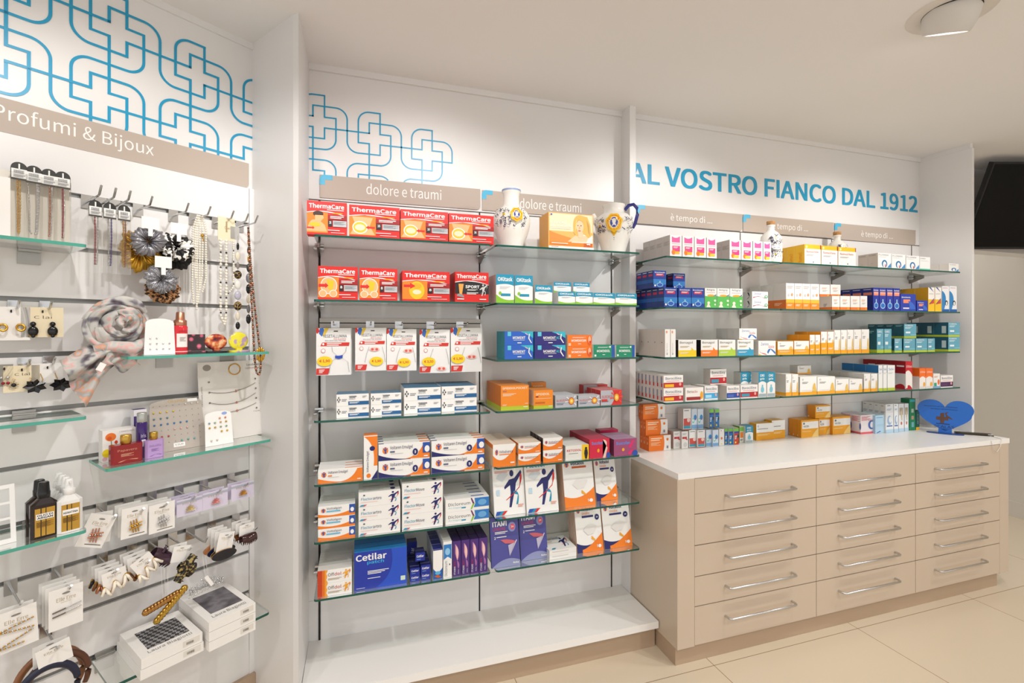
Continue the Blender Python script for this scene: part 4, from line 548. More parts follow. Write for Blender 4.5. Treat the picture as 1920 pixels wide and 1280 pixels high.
 ('C2', 'bro', 1.363, 0.0724, 1.5571, 0.0914, -0.271, 0.048, 5, 1, 'blue syrup box', 'first from left', 'blue syrup boxes', 0, 'syrup_box'),
 ('C2', 'bro', 1.4425, 0.0709, 1.5571, 0.0922, -0.271, 0.048, 4, 1, 'blue syrup box', 'second from left', 'blue syrup boxes', 0, 'syrup_box'),
 ('C2', 'bro', 1.5162, 0.0727, 1.5571, 0.0929, -0.271, 0.048, 2, 1, 'blue syrup box', 'third from left', 'blue syrup boxes', 0, 'syrup_box'),
 ('C2', 'bro', 1.3342, 0.0699, 1.6497, 0.0826, -0.228, 0.048, 3, 1, 'raised blue syrup box', 'left one', 'blue syrup boxes', 0, 'syrup_box'),
 ('C2', 'bro', 1.4773, 0.0695, 1.6497, 0.0789, -0.183, 0.048, 2, 1, 'raised blue syrup box', 'right one', 'blue syrup boxes', 0, 'syrup_box'),
 ('C2', 'ant', 1.5929, 0.0685, 1.5571, 0.095, -0.271, 0.05, 2, 1, 'white and green box', 'first from left', 'white and green boxes', 0, 'tablet_box'),
 ('C2', 'ant', 1.6648, 0.0737, 1.5571, 0.0956, -0.271, 0.05, 2, 1, 'white and green box', 'second from left', 'white and green boxes', 0, 'tablet_box'),
 ('C2', 'ant', 1.7416, 0.0765, 1.5571, 0.0963, -0.271, 0.05, 2, 1, 'white and green box', 'third from left', 'white and green boxes', 0, 'tablet_box'),
 ('C2', 'zer', 1.8772, 0.1001, 1.5571, 0.0423, -0.271, 0.045, 4, 2, 'white box with rainbow wave', '', 'white box with rainbow wave cartons', 0, 'tablet_box'),
 ('C2', 'ors', 2.0954, 0.0548, 1.5571, 0.1329, -0.271, 0.08, 3, 1, 'tall white and orange box', 'first from left', 'tall white and orange boxes', 0, 'sachet_box'),
 ('C2', 'ors', 2.1532, 0.0512, 1.5571, 0.1333, -0.271, 0.08, 1, 1, 'tall white and orange box', 'second from left', 'tall white and orange boxes', 0, 'sachet_box'),
 ('C2', 'ors', 2.2071, 0.0516, 1.5571, 0.1334, -0.271, 0.08, 1, 1, 'tall white and orange box', 'third from left', 'tall white and orange boxes', 0, 'sachet_box'),
 ('C2', 'ors', 2.2617, 0.0578, 1.5571, 0.1336, -0.271, 0.08, 1, 1, 'tall white and orange box', 'fourth from left', 'tall white and orange boxes', 0, 'sachet_box'),
 ('C2', 'osm', 2.4109, 0.0546, 1.5571, 0.0739, -0.271, 0.07, 2, 1, 'low white orange-based box', 'first from left', 'low white orange-based boxes', 0, 'sachet_box'),
 ('C2', 'osm', 2.4698, 0.071, 1.5571, 0.0751, -0.271, 0.07, 2, 1, 'low white orange-based box', 'second from left', 'low white orange-based boxes', 0, 'sachet_box'),
 ('C2', 'osm', 2.5459, 0.0671, 1.5571, 0.0767, -0.271, 0.07, 1, 1, 'low white orange-based box', 'third from left', 'low white orange-based boxes', 0, 'sachet_box'),
 ('C2', 'osm', 2.617, 0.0509, 1.5571, 0.0783, -0.271, 0.07, 1, 1, 'low white orange-based box', 'fourth from left', 'low white orange-based boxes', 0, 'sachet_box'),
 ('C2', 'osm', 2.4184, 0.073, 1.633, 0.0664, -0.193, 0.07, 1, 1, 'raised white orange-based box', 'first from left', 'low white orange-based boxes', 0, 'sachet_box'),
 ('C2', 'osm', 2.4965, 0.0743, 1.633, 0.0687, -0.193, 0.07, 1, 1, 'raised white orange-based box', 'second from left', 'low white orange-based boxes', 0, 'sachet_box'),
 ('C2', 'brt', 2.7137, 0.0438, 1.5571, 0.1261, -0.271, 0.06, 4, 1, 'tall narrow blue box', 'first from left', 'tall narrow blue boxes', 0, 'syrup_box'),
 ('C2', 'brt', 2.7608, 0.0527, 1.5571, 0.1261, -0.271, 0.06, 1, 1, 'tall narrow blue box', 'second from left', 'tall narrow blue boxes', 0, 'syrup_box'),
 ('C2', 'brt', 2.8176, 0.05, 1.5571, 0.1265, -0.271, 0.06, 1, 1, 'tall narrow blue box', 'third from left', 'tall narrow blue boxes', 0, 'syrup_box'),
 ('C2', 'brt', 2.8713, 0.0515, 1.5571, 0.1267, -0.271, 0.06, 1, 1, 'tall narrow blue box', 'fourth from left', 'tall narrow blue boxes', 0, 'syrup_box'),
 ('C2', 'brm', 2.9274, 0.1254, 1.5571, 0.097, -0.271, 0.06, 1, 1, 'wide blue syrup box', '', 'wide blue syrup box cartons', 0, 'syrup_box'),
 ('C2', 'brm', 3.0611, 0.09, 1.5571, 0.0617, -0.271, 0.06, 1, 1, 'smallest blue box', '', 'smallest blue box cartons', 0, 'syrup_box'),
 ('C2', 'yel', 3.1558, 0.0535, 1.5571, 0.1394, -0.271, 0.07, 3, 1, 'yellow and white box', 'first from left', 'yellow and white boxes', 0, 'syrup_box'),
 ('C2', 'yel', 3.2133, 0.0537, 1.5571, 0.1409, -0.271, 0.07, 1, 1, 'yellow and white box', 'second from left', 'yellow and white boxes', 0, 'syrup_box'),
 ('C2', 'pen', 3.2738, 0.061, 1.5571, 0.1504, -0.271, 0.06, 1, 1, 'white blue-swirl box', 'first from left', 'white blue-swirl boxes', 0, 'syrup_box'),
 ('C2', 'pen', 3.3393, 0.0633, 1.5571, 0.1522, -0.271, 0.06, 1, 1, 'white blue-swirl box', 'second from left', 'white blue-swirl boxes', 0, 'syrup_box'),
 ('C3', 'wht', 1.3679, 0.0284, 1.3216, 0.1309, -0.271, 0.055, 4, 1, 'tall narrow white box', 'first from left', 'tall narrow white boxes', 0, 'sachet_box'),
 ('C3', 'wht', 1.3993, 0.0272, 1.3216, 0.1309, -0.271, 0.055, 1, 1, 'tall narrow white box', 'second from left', 'tall narrow white boxes', 0, 'sachet_box'),
 ('C3', 'beY', 1.4416, 0.1017, 1.3216, 0.0805, -0.271, 0.05, 2, 1, 'white box, yellow lower half', '', 'white box, yellow lower half cartons', 0, 'lozenge_box'),
 ('C3', 'beO', 1.5697, 0.0986, 1.3216, 0.0796, -0.271, 0.05, 2, 1, 'white box, orange lower half', '', 'white box, orange lower half cartons', 0, 'lozenge_box'),
 ('C3', 'beG', 1.6743, 0.0998, 1.3216, 0.079, -0.271, 0.05, 2, 1, 'white box, lime green lower half', '', 'white box, lime green lower half cartons', 0, 'lozenge_box'),
 ('C3', 'beB', 1.7866, 0.0994, 1.3216, 0.0783, -0.271, 0.05, 4, 1, 'white box, blue lower half', '', 'white box, blue lower half cartons', 0, 'lozenge_box'),
 ('C3', 'zeg', 1.9164, 0.1115, 1.3216, 0.0721, -0.271, 0.06, 1, 1, 'white box with blue wave', '', 'white box with blue wave cartons', 0, 'lozenge_box'),
 ('C3', 'zeg', 1.8148, 0.1091, 1.4012, 0.0555, -0.253, 0.04, 4, 1, 'white blue-wave box on top row', '', 'white blue-wave box on top row cartons', 0, 'lozenge_box'),
 ('C3', 'yeA', 2.0405, 0.1029, 1.3216, 0.0685, -0.271, 0.06, 2, 1, 'low white and yellow box', 'left one', 'low white and yellow box cartons', 0, 'throat_spray_box'),
 ('C3', 'yeA', 2.1496, 0.0999, 1.3216, 0.0704, -0.271, 0.06, 2, 1, 'low white and yellow box', 'right one', 'low white and yellow box cartons', 0, 'throat_spray_box'),
 ('C3', 'yeB', 2.2554, 0.0337, 1.3216, 0.1018, -0.271, 0.07, 2, 1, 'middling white and yellow box', 'first from left', 'middling yellow boxes', 0, 'throat_spray_box'),
 ('C3', 'yeB', 2.2926, 0.0344, 1.3216, 0.1017, -0.271, 0.07, 2, 1, 'middling white and yellow box', 'second from left', 'middling yellow boxes', 0, 'throat_spray_box'),
 ('C3', 'yeB', 2.333, 0.0426, 1.3216, 0.1182, -0.271, 0.08, 2, 1, 'tall half-yellow box', 'first from left', 'tall half-yellow boxes', 0, 'throat_spray_box'),
 ('C3', 'yeB', 2.3795, 0.0443, 1.3216, 0.1182, -0.271, 0.08, 1, 1, 'tall half-yellow box', 'second from left', 'tall half-yellow boxes', 0, 'throat_spray_box'),
 ('C3', 'yeC', 2.4272, 0.0436, 1.3216, 0.1267, -0.271, 0.08, 1, 1, 'tall white yellow-based box', 'first from left', 'tall white yellow-based boxes', 0, 'throat_spray_box'),
 ('C3', 'yeC', 2.4744, 0.043, 1.3216, 0.1278, -0.271, 0.08, 1, 1, 'tall white yellow-based box', 'second from left', 'tall white yellow-based boxes', 0, 'throat_spray_box'),
 ('C3', 'yeC', 2.5209, 0.045, 1.3216, 0.129, -0.271, 0.08, 1, 1, 'tall white yellow-based box', 'third from left', 'tall white yellow-based boxes', 0, 'throat_spray_box'),
 ('C3', 'yeC', 2.5695, 0.0543, 1.3216, 0.1301, -0.271, 0.08, 1, 1, 'tall white yellow-based box', 'fourth from left', 'tall white yellow-based boxes', 0, 'throat_spray_box'),
 ('C3', 'yeC', 2.6274, 0.0551, 1.3216, 0.1313, -0.271, 0.08, 1, 1, 'tall white yellow-based box', 'fifth from left', 'tall white yellow-based boxes', 0, 'throat_spray_box'),
 ('C3', 'sea', 2.7423, 0.0524, 1.3216, 0.1334, -0.271, 0.08, 2, 1, 'tall sea-blue box', 'first from left', 'tall sea-blue boxes', 0, 'syrup_box'),
 ('C3', 'sea', 2.7989, 0.0569, 1.3216, 0.1335, -0.271, 0.08, 1, 1, 'tall sea-blue box', 'second from left', 'tall sea-blue boxes', 0, 'syrup_box'),
 ('C3', 'sea', 2.8798, 0.0584, 1.3216, 0.0794, -0.271, 0.07, 1, 1, 'low sea-blue box', 'first from left', 'low sea-blue boxes', 0, 'syrup_box'),
 ('C3', 'sea', 2.9523, 0.0953, 1.3216, 0.079, -0.271, 0.07, 1, 1, 'low sea-blue box', 'second from left', 'low sea-blue boxes', 0, 'syrup_box'),
 ('C3', 'sea', 3.0523, 0.0947, 1.3216, 0.0784, -0.271, 0.07, 1, 1, 'low sea-blue box', 'third from left', 'low sea-blue boxes', 0, 'syrup_box'),
 ('C3', 'sea', 3.1513, 0.0607, 1.3216, 0.0779, -0.271, 0.07, 1, 1, 'low sea-blue box', 'fourth from left', 'low sea-blue boxes', 0, 'syrup_box'),
 ('C3', 'sea', 2.9688, 0.0993, 1.4019, 0.0816, -0.263, 0.05, 4, 1, 'raised sea-blue box', '', 'low sea-blue boxes', 0, 'syrup_box'),
 ('C3', 'se2', 3.3285, 0.1002, 1.3216, 0.086, -0.271, 0.075, 3, 2, 'sea-blue box at shelf end', '', 'sea-blue box at shelf end cartons', 0, 'syrup_box'),
 ('C4', 'boR', 1.3601, 0.1081, 1.1101, 0.0623, -0.271, 0.031, 8, 2, 'white, red and yellow lozenge box', '', 'white, red and yellow lozenge box cartons', 0, 'lozenge_box'),
 ('C4', 'ben', 1.4814, 0.1025, 1.1101, 0.0634, -0.271, 0.05, 2, 1, 'white box with maroon stripe', '', 'white box with maroon stripe cartons', 0, 'lozenge_box'),
 ('C4', 'boB', 1.6061, 0.0777, 1.1101, 0.0659, -0.253, 0.05, 2, 1, 'white and light blue lozenge box', '', 'white and light blue lozenge box cartons', 0, 'lozenge_box'),
 ('C4', 'boN', 1.722, 0.0781, 1.1101, 0.0638, -0.271, 0.05, 2, 1, 'white and navy lozenge box', '', 'white and navy lozenge box cartons', 0, 'lozenge_box'),
 ('C4', 'boT', 1.8046, 0.1083, 1.1101, 0.0648, -0.271, 0.042, 1, 1, 'white red-banded lozenge box', '', 'white red-banded lozenge box cartons', 0, 'lozenge_box'),
 ('C4', 'boT', 1.665, 0.097, 1.1772, 0.0755, -0.223, 0.05, 1, 1, 'white red-banded box, raised', '', 'white red-banded box, raised cartons', 0, 'lozenge_box'),
 ('C4', 'okg', 1.8528, 0.0481, 1.1101, 0.1229, -0.223, 0.05, 1, 1, 'tall white and turquoise bottle box', 'first from left', 'white and turquoise bottle boxes', 0, 'throat_spray_box'),
 ('C4', 'okg', 1.9045, 0.0512, 1.1101, 0.1215, -0.223, 0.05, 1, 1, 'tall white and turquoise bottle box', 'second from left', 'white and turquoise bottle boxes', 0, 'throat_spray_box'),
 ('C4', 'okg', 1.9174, 0.0496, 1.1101, 0.1252, -0.271, 0.05, 1, 1, 'tall white and turquoise bottle box', 'third from left', 'white and turquoise bottle boxes', 0, 'throat_spray_box'),
 ('C4', 'okg', 1.9717, 0.0524, 1.1101, 0.1238, -0.271, 0.05, 1, 1, 'tall white and turquoise bottle box', 'fourth from left', 'white and turquoise bottle boxes', 0, 'throat_spray_box'),
 ('C4', 'yeC', 2.0943, 0.0373, 1.1101, 0.1109, -0.271, 0.07, 2, 1, 'slim white yellow-based box', 'first from left', 'slim white yellow-based boxes', 0, 'throat_spray_box'),
 ('C4', 'yeC', 2.1354, 0.0406, 1.1101, 0.1097, -0.271, 0.07, 1, 1, 'slim white yellow-based box', 'second from left', 'slim white yellow-based boxes', 0, 'throat_spray_box'),
 ('C4', 'yeC', 2.189, 0.1142, 1.1101, 0.0943, -0.271, 0.06, 2, 1, 'white throat spray box', 'first from left', 'white throat boxes', 0, 'throat_spray_box'),
 ('C4', 'yeC', 2.3074, 0.1236, 1.1101, 0.0908, -0.271, 0.06, 2, 1, 'white throat spray box', 'second from left', 'white throat boxes', 0, 'throat_spray_box'),
 ('C4', 'yeC', 2.436, 0.095, 1.1101, 0.0741, -0.271, 0.06, 3, 1, 'low white throat box', 'first from left', 'white throat boxes', 0, 'throat_spray_box'),
 ('C4', 'yeC', 2.5353, 0.0965, 1.1101, 0.071, -0.271, 0.06, 3, 1, 'low white throat box', 'second from left', 'white throat boxes', 0, 'throat_spray_box'),
 ('C4', 'yeC', 2.645, 0.0472, 1.1101, 0.098, -0.271, 0.07, 3, 1, 'narrow white throat box', 'first from left', 'white throat boxes', 0, 'throat_spray_box'),
 ('C4', 'yeC', 2.6975, 0.0478, 1.1101, 0.0965, -0.271, 0.07, 1, 1, 'narrow white throat box', 'second from left', 'white throat boxes', 0, 'throat_spray_box'),
 ('C4', 'yeC', 2.2828, 0.0948, 1.2064, 0.0472, -0.173, 0.05, 1, 1, 'white throat box on top', '', 'white throat box on top cartons', 0, 'throat_spray_box'),
 ('C4', 'sek', 2.7547, 0.0318, 1.1101, 0.1421, -0.271, 0.07, 3, 1, 'white green-based box, blue letters', 'first from left', 'white green-based boxes', 0, 'syrup_box'),
 ('C4', 'sek', 2.7902, 0.0296, 1.1101, 0.1413, -0.271, 0.07, 1, 1, 'white green-based box, blue letters', 'second from left', 'white green-based boxes', 0, 'syrup_box'),
 ('C4', 'sek', 2.8239, 0.0589, 1.1101, 0.1405, -0.271, 0.07, 1, 1, 'white green-based box, blue letters', 'third from left', 'white green-based boxes', 0, 'syrup_box'),
 ('C4', 'lev', 2.9695, 0.0535, 1.1101, 0.1591, -0.271, 0.08, 3, 1, 'large red and white syrup box', '', 'large red and white syrup box cartons', 0, 'syrup_box'),
 ('C4', 'leo', 3.0831, 0.0504, 1.1101, 0.1169, -0.271, 0.06, 2, 1, 'orange and white syrup box', 'first from left', 'orange and white syrup boxes', 0, 'syrup_box'),
 ('C4', 'leo', 3.1379, 0.056, 1.1101, 0.1155, -0.271, 0.06, 1, 1, 'orange and white syrup box', 'second from left', 'orange and white syrup boxes', 0, 'syrup_box'),
 ('C4', 'smo', 3.1997, 0.055, 1.1101, 0.0826, -0.271, 0.06, 1, 1, 'small multicolour box', '', 'small multicolour box cartons', 0, 'lozenge_box'),
 ('C4', 'boP', 3.2613, 0.1082, 1.1101, 0.0702, -0.271, 0.06, 1, 1, 'white box with purple band', '', 'white box with purple band cartons', 0, 'lozenge_box'),
 ('W', 'ora', 1.4014, 0.1297, 0.8336, 0.0764, -0.0903, 0.0269, 3, 1, 'orange box, stepped pile', 'lowest', 'orange boxes on worktop', 0, 'supplement_box'),
 ('W', 'ora', 1.3974, 0.1297, 0.9108, 0.0764, -0.0683, 0.026, 2, 1, 'orange box, stepped pile', 'middle', 'orange boxes on worktop', 0, 'supplement_box'),
 ('W', 'ora', 1.3934, 0.1297, 0.988, 0.0764, -0.0503, 0.02, 2, 1, 'orange box, stepped pile', 'highest', 'orange boxes on worktop', 0, 'supplement_box'),
 ('W', 'wrd', 1.5567, 0.0456, 0.8336, 0.0879, -0.0768, 0.0342, 2, 1, 'small white and red box', 'first from left', 'small white and red boxes', 0, 'supplement_box'),
 ('W', 'wrd', 1.5975, 0.0396, 0.8336, 0.0879, -0.0899, 0.0407, 2, 1, 'small white and red box', 'second from left', 'small white and red boxes', 0, 'supplement_box'),
 ('W', 'bos', 1.6455, 0.0488, 0.8336, 0.0913, -0.0874, 0.0395, 2, 1, 'small red and teal box', 'first from left', 'small red and teal boxes', 0, 'supplement_box'),
 ('W', 'bos', 1.6871, 0.0468, 0.8336, 0.0913, -0.1007, 0.0462, 2, 1, 'small red and teal box', 'second from left', 'small red and teal boxes', 0, 'supplement_box'),
 ('W', 'blp', 1.7454, 0.0393, 0.8336, 0.0879, -0.0953, 0.0434, 2, 1, 'small pale blue box', 'first from left', 'small pale blue boxes', 0, 'supplement_box'),
 ('W', 'blp', 1.7791, 0.0364, 0.8336, 0.0879, -0.106, 0.0488, 2, 1, 'small pale blue box', 'second from left', 'small pale blue boxes', 0, 'supplement_box'),
 ('W', 'whs', 1.8276, 0.0321, 0.8336, 0.0873, -0.097, 0.0443, 2, 1, 'small white box', 'beside pale blue', 'small white box cartons', 0, 'supplement_box'),
 ('W', 'buB', 1.8703, 0.0247, 0.8336, 0.0875, -0.0895, 0.0406, 2, 1, 'small blue-green insect box', 'first from left', 'insect boxes', 0, 'repellent_box'),
 ('W', 'buB', 1.8921, 0.0312, 0.8336, 0.0883, -0.0965, 0.044, 2, 1, 'small blue-green insect box', 'second from left', 'insect boxes', 0, 'repellent_box'),
 ('W', 'buR', 1.9188, 0.0302, 0.8336, 0.0892, -0.105, 0.0483, 2, 1, 'small red-green insect box', '', 'insect boxes', 0, 'repellent_box'),
 ('W', 'buG', 1.9815, 0.0291, 0.8336, 0.0882, -0.0764, 0.05, 1, 1, 'small green-topped orange box', '', 'small green-topped orange box cartons', 0, 'repellent_box'),
 ('W', 'okg', 2.007, 0.0514, 0.8336, 0.0923, -0.0911, 0.05, 1, 1, 'small turquoise and white box', '', 'small turquoise and white box cartons', 0, 'throat_spray_box'),
 ('W', 'bos', 1.6164, 0.0472, 0.9259, 0.1104, -0.078, 0.045, 1, 1, 'raised red and teal box', '', 'raised small boxes', 0, 'supplement_box'),
 ('W', 'blp', 1.6675, 0.035, 0.9259, 0.1079, -0.078, 0.045, 1, 1, 'raised pale blue box', 'first from left', 'raised small boxes', 0, 'supplement_box'),
 ('W', 'blp', 1.7057, 0.0357, 0.9259, 0.106, -0.078, 0.045, 1, 1, 'raised pale blue box', 'second from left', 'raised small boxes', 0, 'supplement_box'),
 ('W', 'buB', 1.7812, 0.0277, 0.9259, 0.1022, -0.078, 0.045, 1, 1, 'raised green-topped box', 'first from left', 'raised small boxes', 0, 'repellent_box'),
 ('W', 'buB', 1.8191, 0.0255, 0.9259, 0.1003, -0.078, 0.045, 1, 1, 'raised green-topped box', 'second from left', 'raised small boxes', 0, 'repellent_box'),
 ('W', 'yeW', 2.1083, 0.1232, 0.8336, 0.0928, -0.0639, 0.05, 1, 1, 'white and yellow box', 'front', 'white and yellow box cartons', 0, 'syrup_box'),
 ('W', 'yeW', 2.2236, 0.0953, 0.8336, 0.1029, -0.058, 0.05, 1, 1, 'white and yellow box', 'behind', 'white and yellow box cartons', 0, 'syrup_box'),
 ('W', 'kal', 2.4035, 0.1293, 0.8336, 0.0997, -0.0889, 0.0264, 3, 1, 'amber box', 'left front', 'amber box cartons', 0, 'syrup_box'),
 ('W', 'kal', 2.568, 0.0919, 0.8336, 0.0965, -0.062, 0.05, 1, 1, 'amber box', 'second from left', 'amber box cartons', 0, 'syrup_box'),
 ('W', 'kal', 2.6527, 0.1408, 0.8336, 0.1028, -0.0808, 0.0362, 2, 1, 'amber box', 'right one', 'amber box cartons', 0, 'syrup_box'),
 ('W', 'kal', 2.5286, 0.1159, 0.9345, 0.0744, -0.073, 0.05, 1, 1, 'amber box', 'standing on others', 'amber box cartons', 0, 'syrup_box'),
 ('W', 'pdy', 2.8243, 0.1154, 0.8336, 0.1112, -0.1204, 0.056, 2, 1, 'pink and white pastille box', '', 'pink and white pastille box cartons', 0, 'lozenge_box'),
 ('W', 'lbl', 2.9217, 0.0756, 0.8336, 0.107, -0.1362, 0.06, 2, 1, 'light blue box', '', 'light blue box cartons', 0, 'cream_box'),
 ('W', 'wcr', 2.9952, 0.0636, 0.8336, 0.1711, -0.1442, 0.0334, 4, 1, 'tall white cream box', 'first from left', 'tall white cream boxes', 0, 'cream_box'),
 ('W', 'wcr', 3.0611, 0.0363, 0.8336, 0.17, -0.1465, 0.05, 1, 1, 'tall white cream box', 'second from left', 'tall white cream boxes', 0, 'cream_box'),
 ('W', 'wcg', 3.1079, 0.0445, 0.8336, 0.1688, -0.1425, 0.05, 1, 1, 'tall white cream box', 'third from left', 'tall white cream boxes', 0, 'cream_box'),
 ('W', 'wcg', 3.1614, 0.0339, 0.8336, 0.1676, -0.1403, 0.05, 1, 1, 'tall white cream box', 'fourth from left', 'tall white cream boxes', 0, 'cream_box'),
 ('W', 'gre', 3.2128, 0.0531, 0.8336, 0.1936, -0.134, 0.05, 1, 1, 'tall green box', '', 'tall green box cartons', 0, 'cream_box'),
 ('W', 'grs', 3.269, 0.0295, 0.8336, 0.1208, -0.1355, 0.04, 1, 1, 'small dark green box', '', 'small dark green box cartons', 0, 'cream_box')]
for it in ITEMS: place(*it)

# ---------------------------------------------------------------- hanging plaster packs on the metal bar
t = thing('display_rail', 'brushed metal hook rail holding white plaster packs in left column', 'rail', 'M', .192, 0, 1.457)
b = MB(); b.box(-.349, .349, -.016, -.003, .024, .042, STEEL); b.box(-.349, .349, -.016, -.003, 0, .02, STEEL); b.box(-.349, .349, -.01, -.003, .02, .024, SLOT); b.obj('bar', t)
def pack(price, pic, oc):
    a = [('p', 'd8342c', [0, 1, .06, 1, .1, .93, .03, .88, 0, .9]), ('p', '3a6cc0', [.1, 1, .2, 1, .24, .93, .16, .82, .08, .88]), ('p', 'e8c43a', [.24, 1, .36, 1, .22, .82, .18, .84]), ('p', SLOT, [.5, .945, .62, .945, .62, .925, .5, .925]),
         ('t', '4a4a50', 'VEGETALLUMINA', .2, .8, .68, .065), ('t', 'd04038', 'RISCALDANTE', .5, .755, .36, .03), ('t', '55555a', 'SOLLIEVO DAL DOLORE', .25, .72, .6, .026), ('p', 'd23228', [.12, .62, .94, .62, .96, .695, .17, .695]), ('l', 'w', .3, .665, .42, .018, 2), ('o', 'w', .2, .66, .03, .024),
         ('o', 'd86a60', .2, .52, .06, .045), ('o', 'w', .2, .52, .048, .036), ('p', 'd23228', [0, .02, .34, .02, .38, .15, .01, .15]), ('l', 'w', .08, .11, .16, .014, 3)]
    ln = lambda pts, c='9a9a9e': [('p', c, [x0, y0, x1, y1, x1+.012, y1, x0+.012, y0]) for (x0, y0), (x1, y1) in zip(pts, pts[1:])]
    if pic == 'neck': a += ln([(.44, .6), (.46, .5), (.58, .42)])+ln([(.86, .6), (.84, .5), (.74, .42)])+[('q', '2448b0', [.54, .42, .65, .4, .76, .43, .75, .36, .64, .34, .54, .36])]+ln([(.54, .35), (.4, .28), (.36, .04)])+ln([(.75, .35), (.9, .28), (.94, .06)])
    else:
        a += ln([(.44, .56), (.36, .4), (.3, .2)])+ln([(.86, .56), (.92, .4), (.96, .2)])
        x, y = {'up': (.62, .5), 'sh': (.72, .48), 'low': (.72, .1), 'bel': (.66, .34)}[pic]; a += [('o', 'f2c0b8', x, y, .16, .045), ('o', 'd85a4c', x-.07, y, .045, .03), ('o', 'd85a4c', x+.07, y, .045, .03)]
    return a+[('o', 'f2d01e', oc[0], oc[1], .22, .105), ('b', 'd0382a', price, oc[0]-.15, oc[1]-.035, .3, .07)]
def plaster(x0, x1, z0, z1, y, price, pic, oc, n, tilt, what):
    w = x1-x0; h = z1-z0; xc = (x0+x1)/2
    hk = thing('display_hook', f'steel hook on rail holding plaster packs, {what}', 'hook', 'M', xc, 0, 1.475, 0, 'hooks on the plaster rail')
    q = MB(); q.box(-.017, .017, -.022, -.0165, -.022, .012, CHROME); q.obj('backplate', hk)
    q = MB(); q.tube([(0, -.022, -.003), (0, y-.015, -.006), (0, y-.028, .006)], .0028, CHROME); q.obj('arm', hk)
    A = pack(price, pic, oc)
    for i in range(n):
        q = MB(); g = lambda u, v: ((u-.5)*w, -.009*math.sin(PI*u)*math.sin(PI*min(1, v*1.15))**.5 if v < .87 else 0, (v-1)*h)
        pts = [(-w/2, -h), (w/2, -h), (w/2, 0), (-w/2, 0)]; q.prism(pts, 0, .007, mat('ecebe9', .3), mat('dcd9d5', .3))
        art(q, A, (-w/2, 0, -h), (w, 0, 0), (0, 0, h), (0, -1, 0))
        o = solo(q, 'plaster_pack', f"white plaster pack, {what}{', '+['front', 'second back', 'third back'][i]}, on metal rail", 'pack', 'M', xc+(.004 if i else 0)*i, y+i*.022, z1+.001*i, tilt*(1-i*.6), f'plaster packs {what}', math.radians(-2 if i == 0 else 0))
for x0, z1, x1, z0, *r in [(-0.1585, 1.4563, -0.0290, 1.2698, '\u20ac 1,90', 'neck', (.24, .3), 2, .05, 'blue collar picture'), (-0.0127, 1.4575, 0.1082, 1.2835, '\u20ac 1,90', 'up', (.68, .22), 2, 0, 'price at lower right'), (0.1103, 1.4522, 0.2304, 1.2804, '\u20ac 1,90', 'sh', (.58, .2), 2, 0, 'red shoulder spots'), (0.2447, 1.4500, 0.3710, 1.2676, '\u20ac 3,50', 'low', (.3, .26), 3, -.12, 'dearest price'), (0.3756, 1.4580, 0.5117, 1.2685, '\u20ac 1,90', 'bel', (.22, .3), 2, 0, 'belly picture')]: plaster(x0, x1, z0, z1, -.16, *r)
# ---------------------------------------------------------------- painted pottery
GLAZE = mat('ece9e2', .08, key='white_glaze'); CORK = ramp_mat('cork', 'ShaderNodeTexNoise', 60, [(.3, 'a87848'), (.7, 'c89a64')], .8, dist='Fac')
def onpot(mb, prof, prims, e=.0008):       # prims in (arc metres from the facing line, z)
    def R(z):
        for (r0, z0), (r1, z1) in zip(prof, prof[1:]):
            if z0 <= z <= z1 and z1 > z0: return r0+(r1-r0)*(z-z0)/(z1-z0)
        return prof[-1][0]
    rm = max(p[0] for p in prof)
    for i, (c, pts) in enumerate(prims):
        cx = sum(p[0] for p in pts)/len(pts); cz = sum(p[1] for p in pts)/len(pts); vs = []; fs = []; K = 4
        for k in range(1, K+1):
            for p in pts:
                x = cx+(p[0]-cx)*k/K; z = cz+(p[1]-cz)*k/K; a = x/rm; r = R(z)+e+.0002*i/8; vs.append((r*math.sin(a), -r*math.cos(a), z))
        n = len(pts); a = cx/rm; r = R(cz)+e+.0002*i/8; vs.append((r*math.sin(a), -r*math.cos(a), cz))
        for j in range(n): fs.append((K*n, j, (j+1) % n))
        for k in range(K-1):
            for j in range(n): fs.append((k*n+j, (k+1)*n+j, (k+1)*n+(j+1) % n, k*n+(j+1) % n))
        mb.add(vs, fs, mat(c, .15) if isinstance(c, str) else c)
def ell(cx, cz, rx, rz, n=18, w=0): return [(cx+rx*(1+w*math.sin(7*t))*math.cos(t), cz+rz*(1+w*math.sin(7*t))*math.sin(t)) for t in [2*PI*i/n for i in range(n)]]
def curls(rnd, x0, x1, z0, z1, n, avoid):
    out = []
    for _ in range(n):
        x = rnd.uniform(x0, x1); z = rnd.uniform(z0, z1)
        if any((x-a)**2/(rx*rx)+(z-c)**2/(rz*rz) < 1 for a, c, rx, rz in avoid): continue
        r = rnd.uniform(.0035, .0068); a0 = rnd.uniform(0, 6); L = rnd.uniform(1.2, 3.4); m = 6
        P = [(x+r*math.cos(a0+L*i/m), z+r*math.sin(a0+L*i/m)) for i in range(m+1)]; Q = [(x+(r-.0022)*math.cos(a0+L*i/m), z+(r-.0022)*math.sin(a0+L*i/m)) for i in range(m+1)]
        for i in range(m): out.append(('20245c' if rnd.random() < .7 else '2a2c34', [P[i], P[i+1], Q[i+1], Q[i]]))
        if rnd.random() < .5: out.append(('23285e', ell(x+.006, z+.003, .0016, .0018, 8)))
    return out
rnd = random.Random(3)
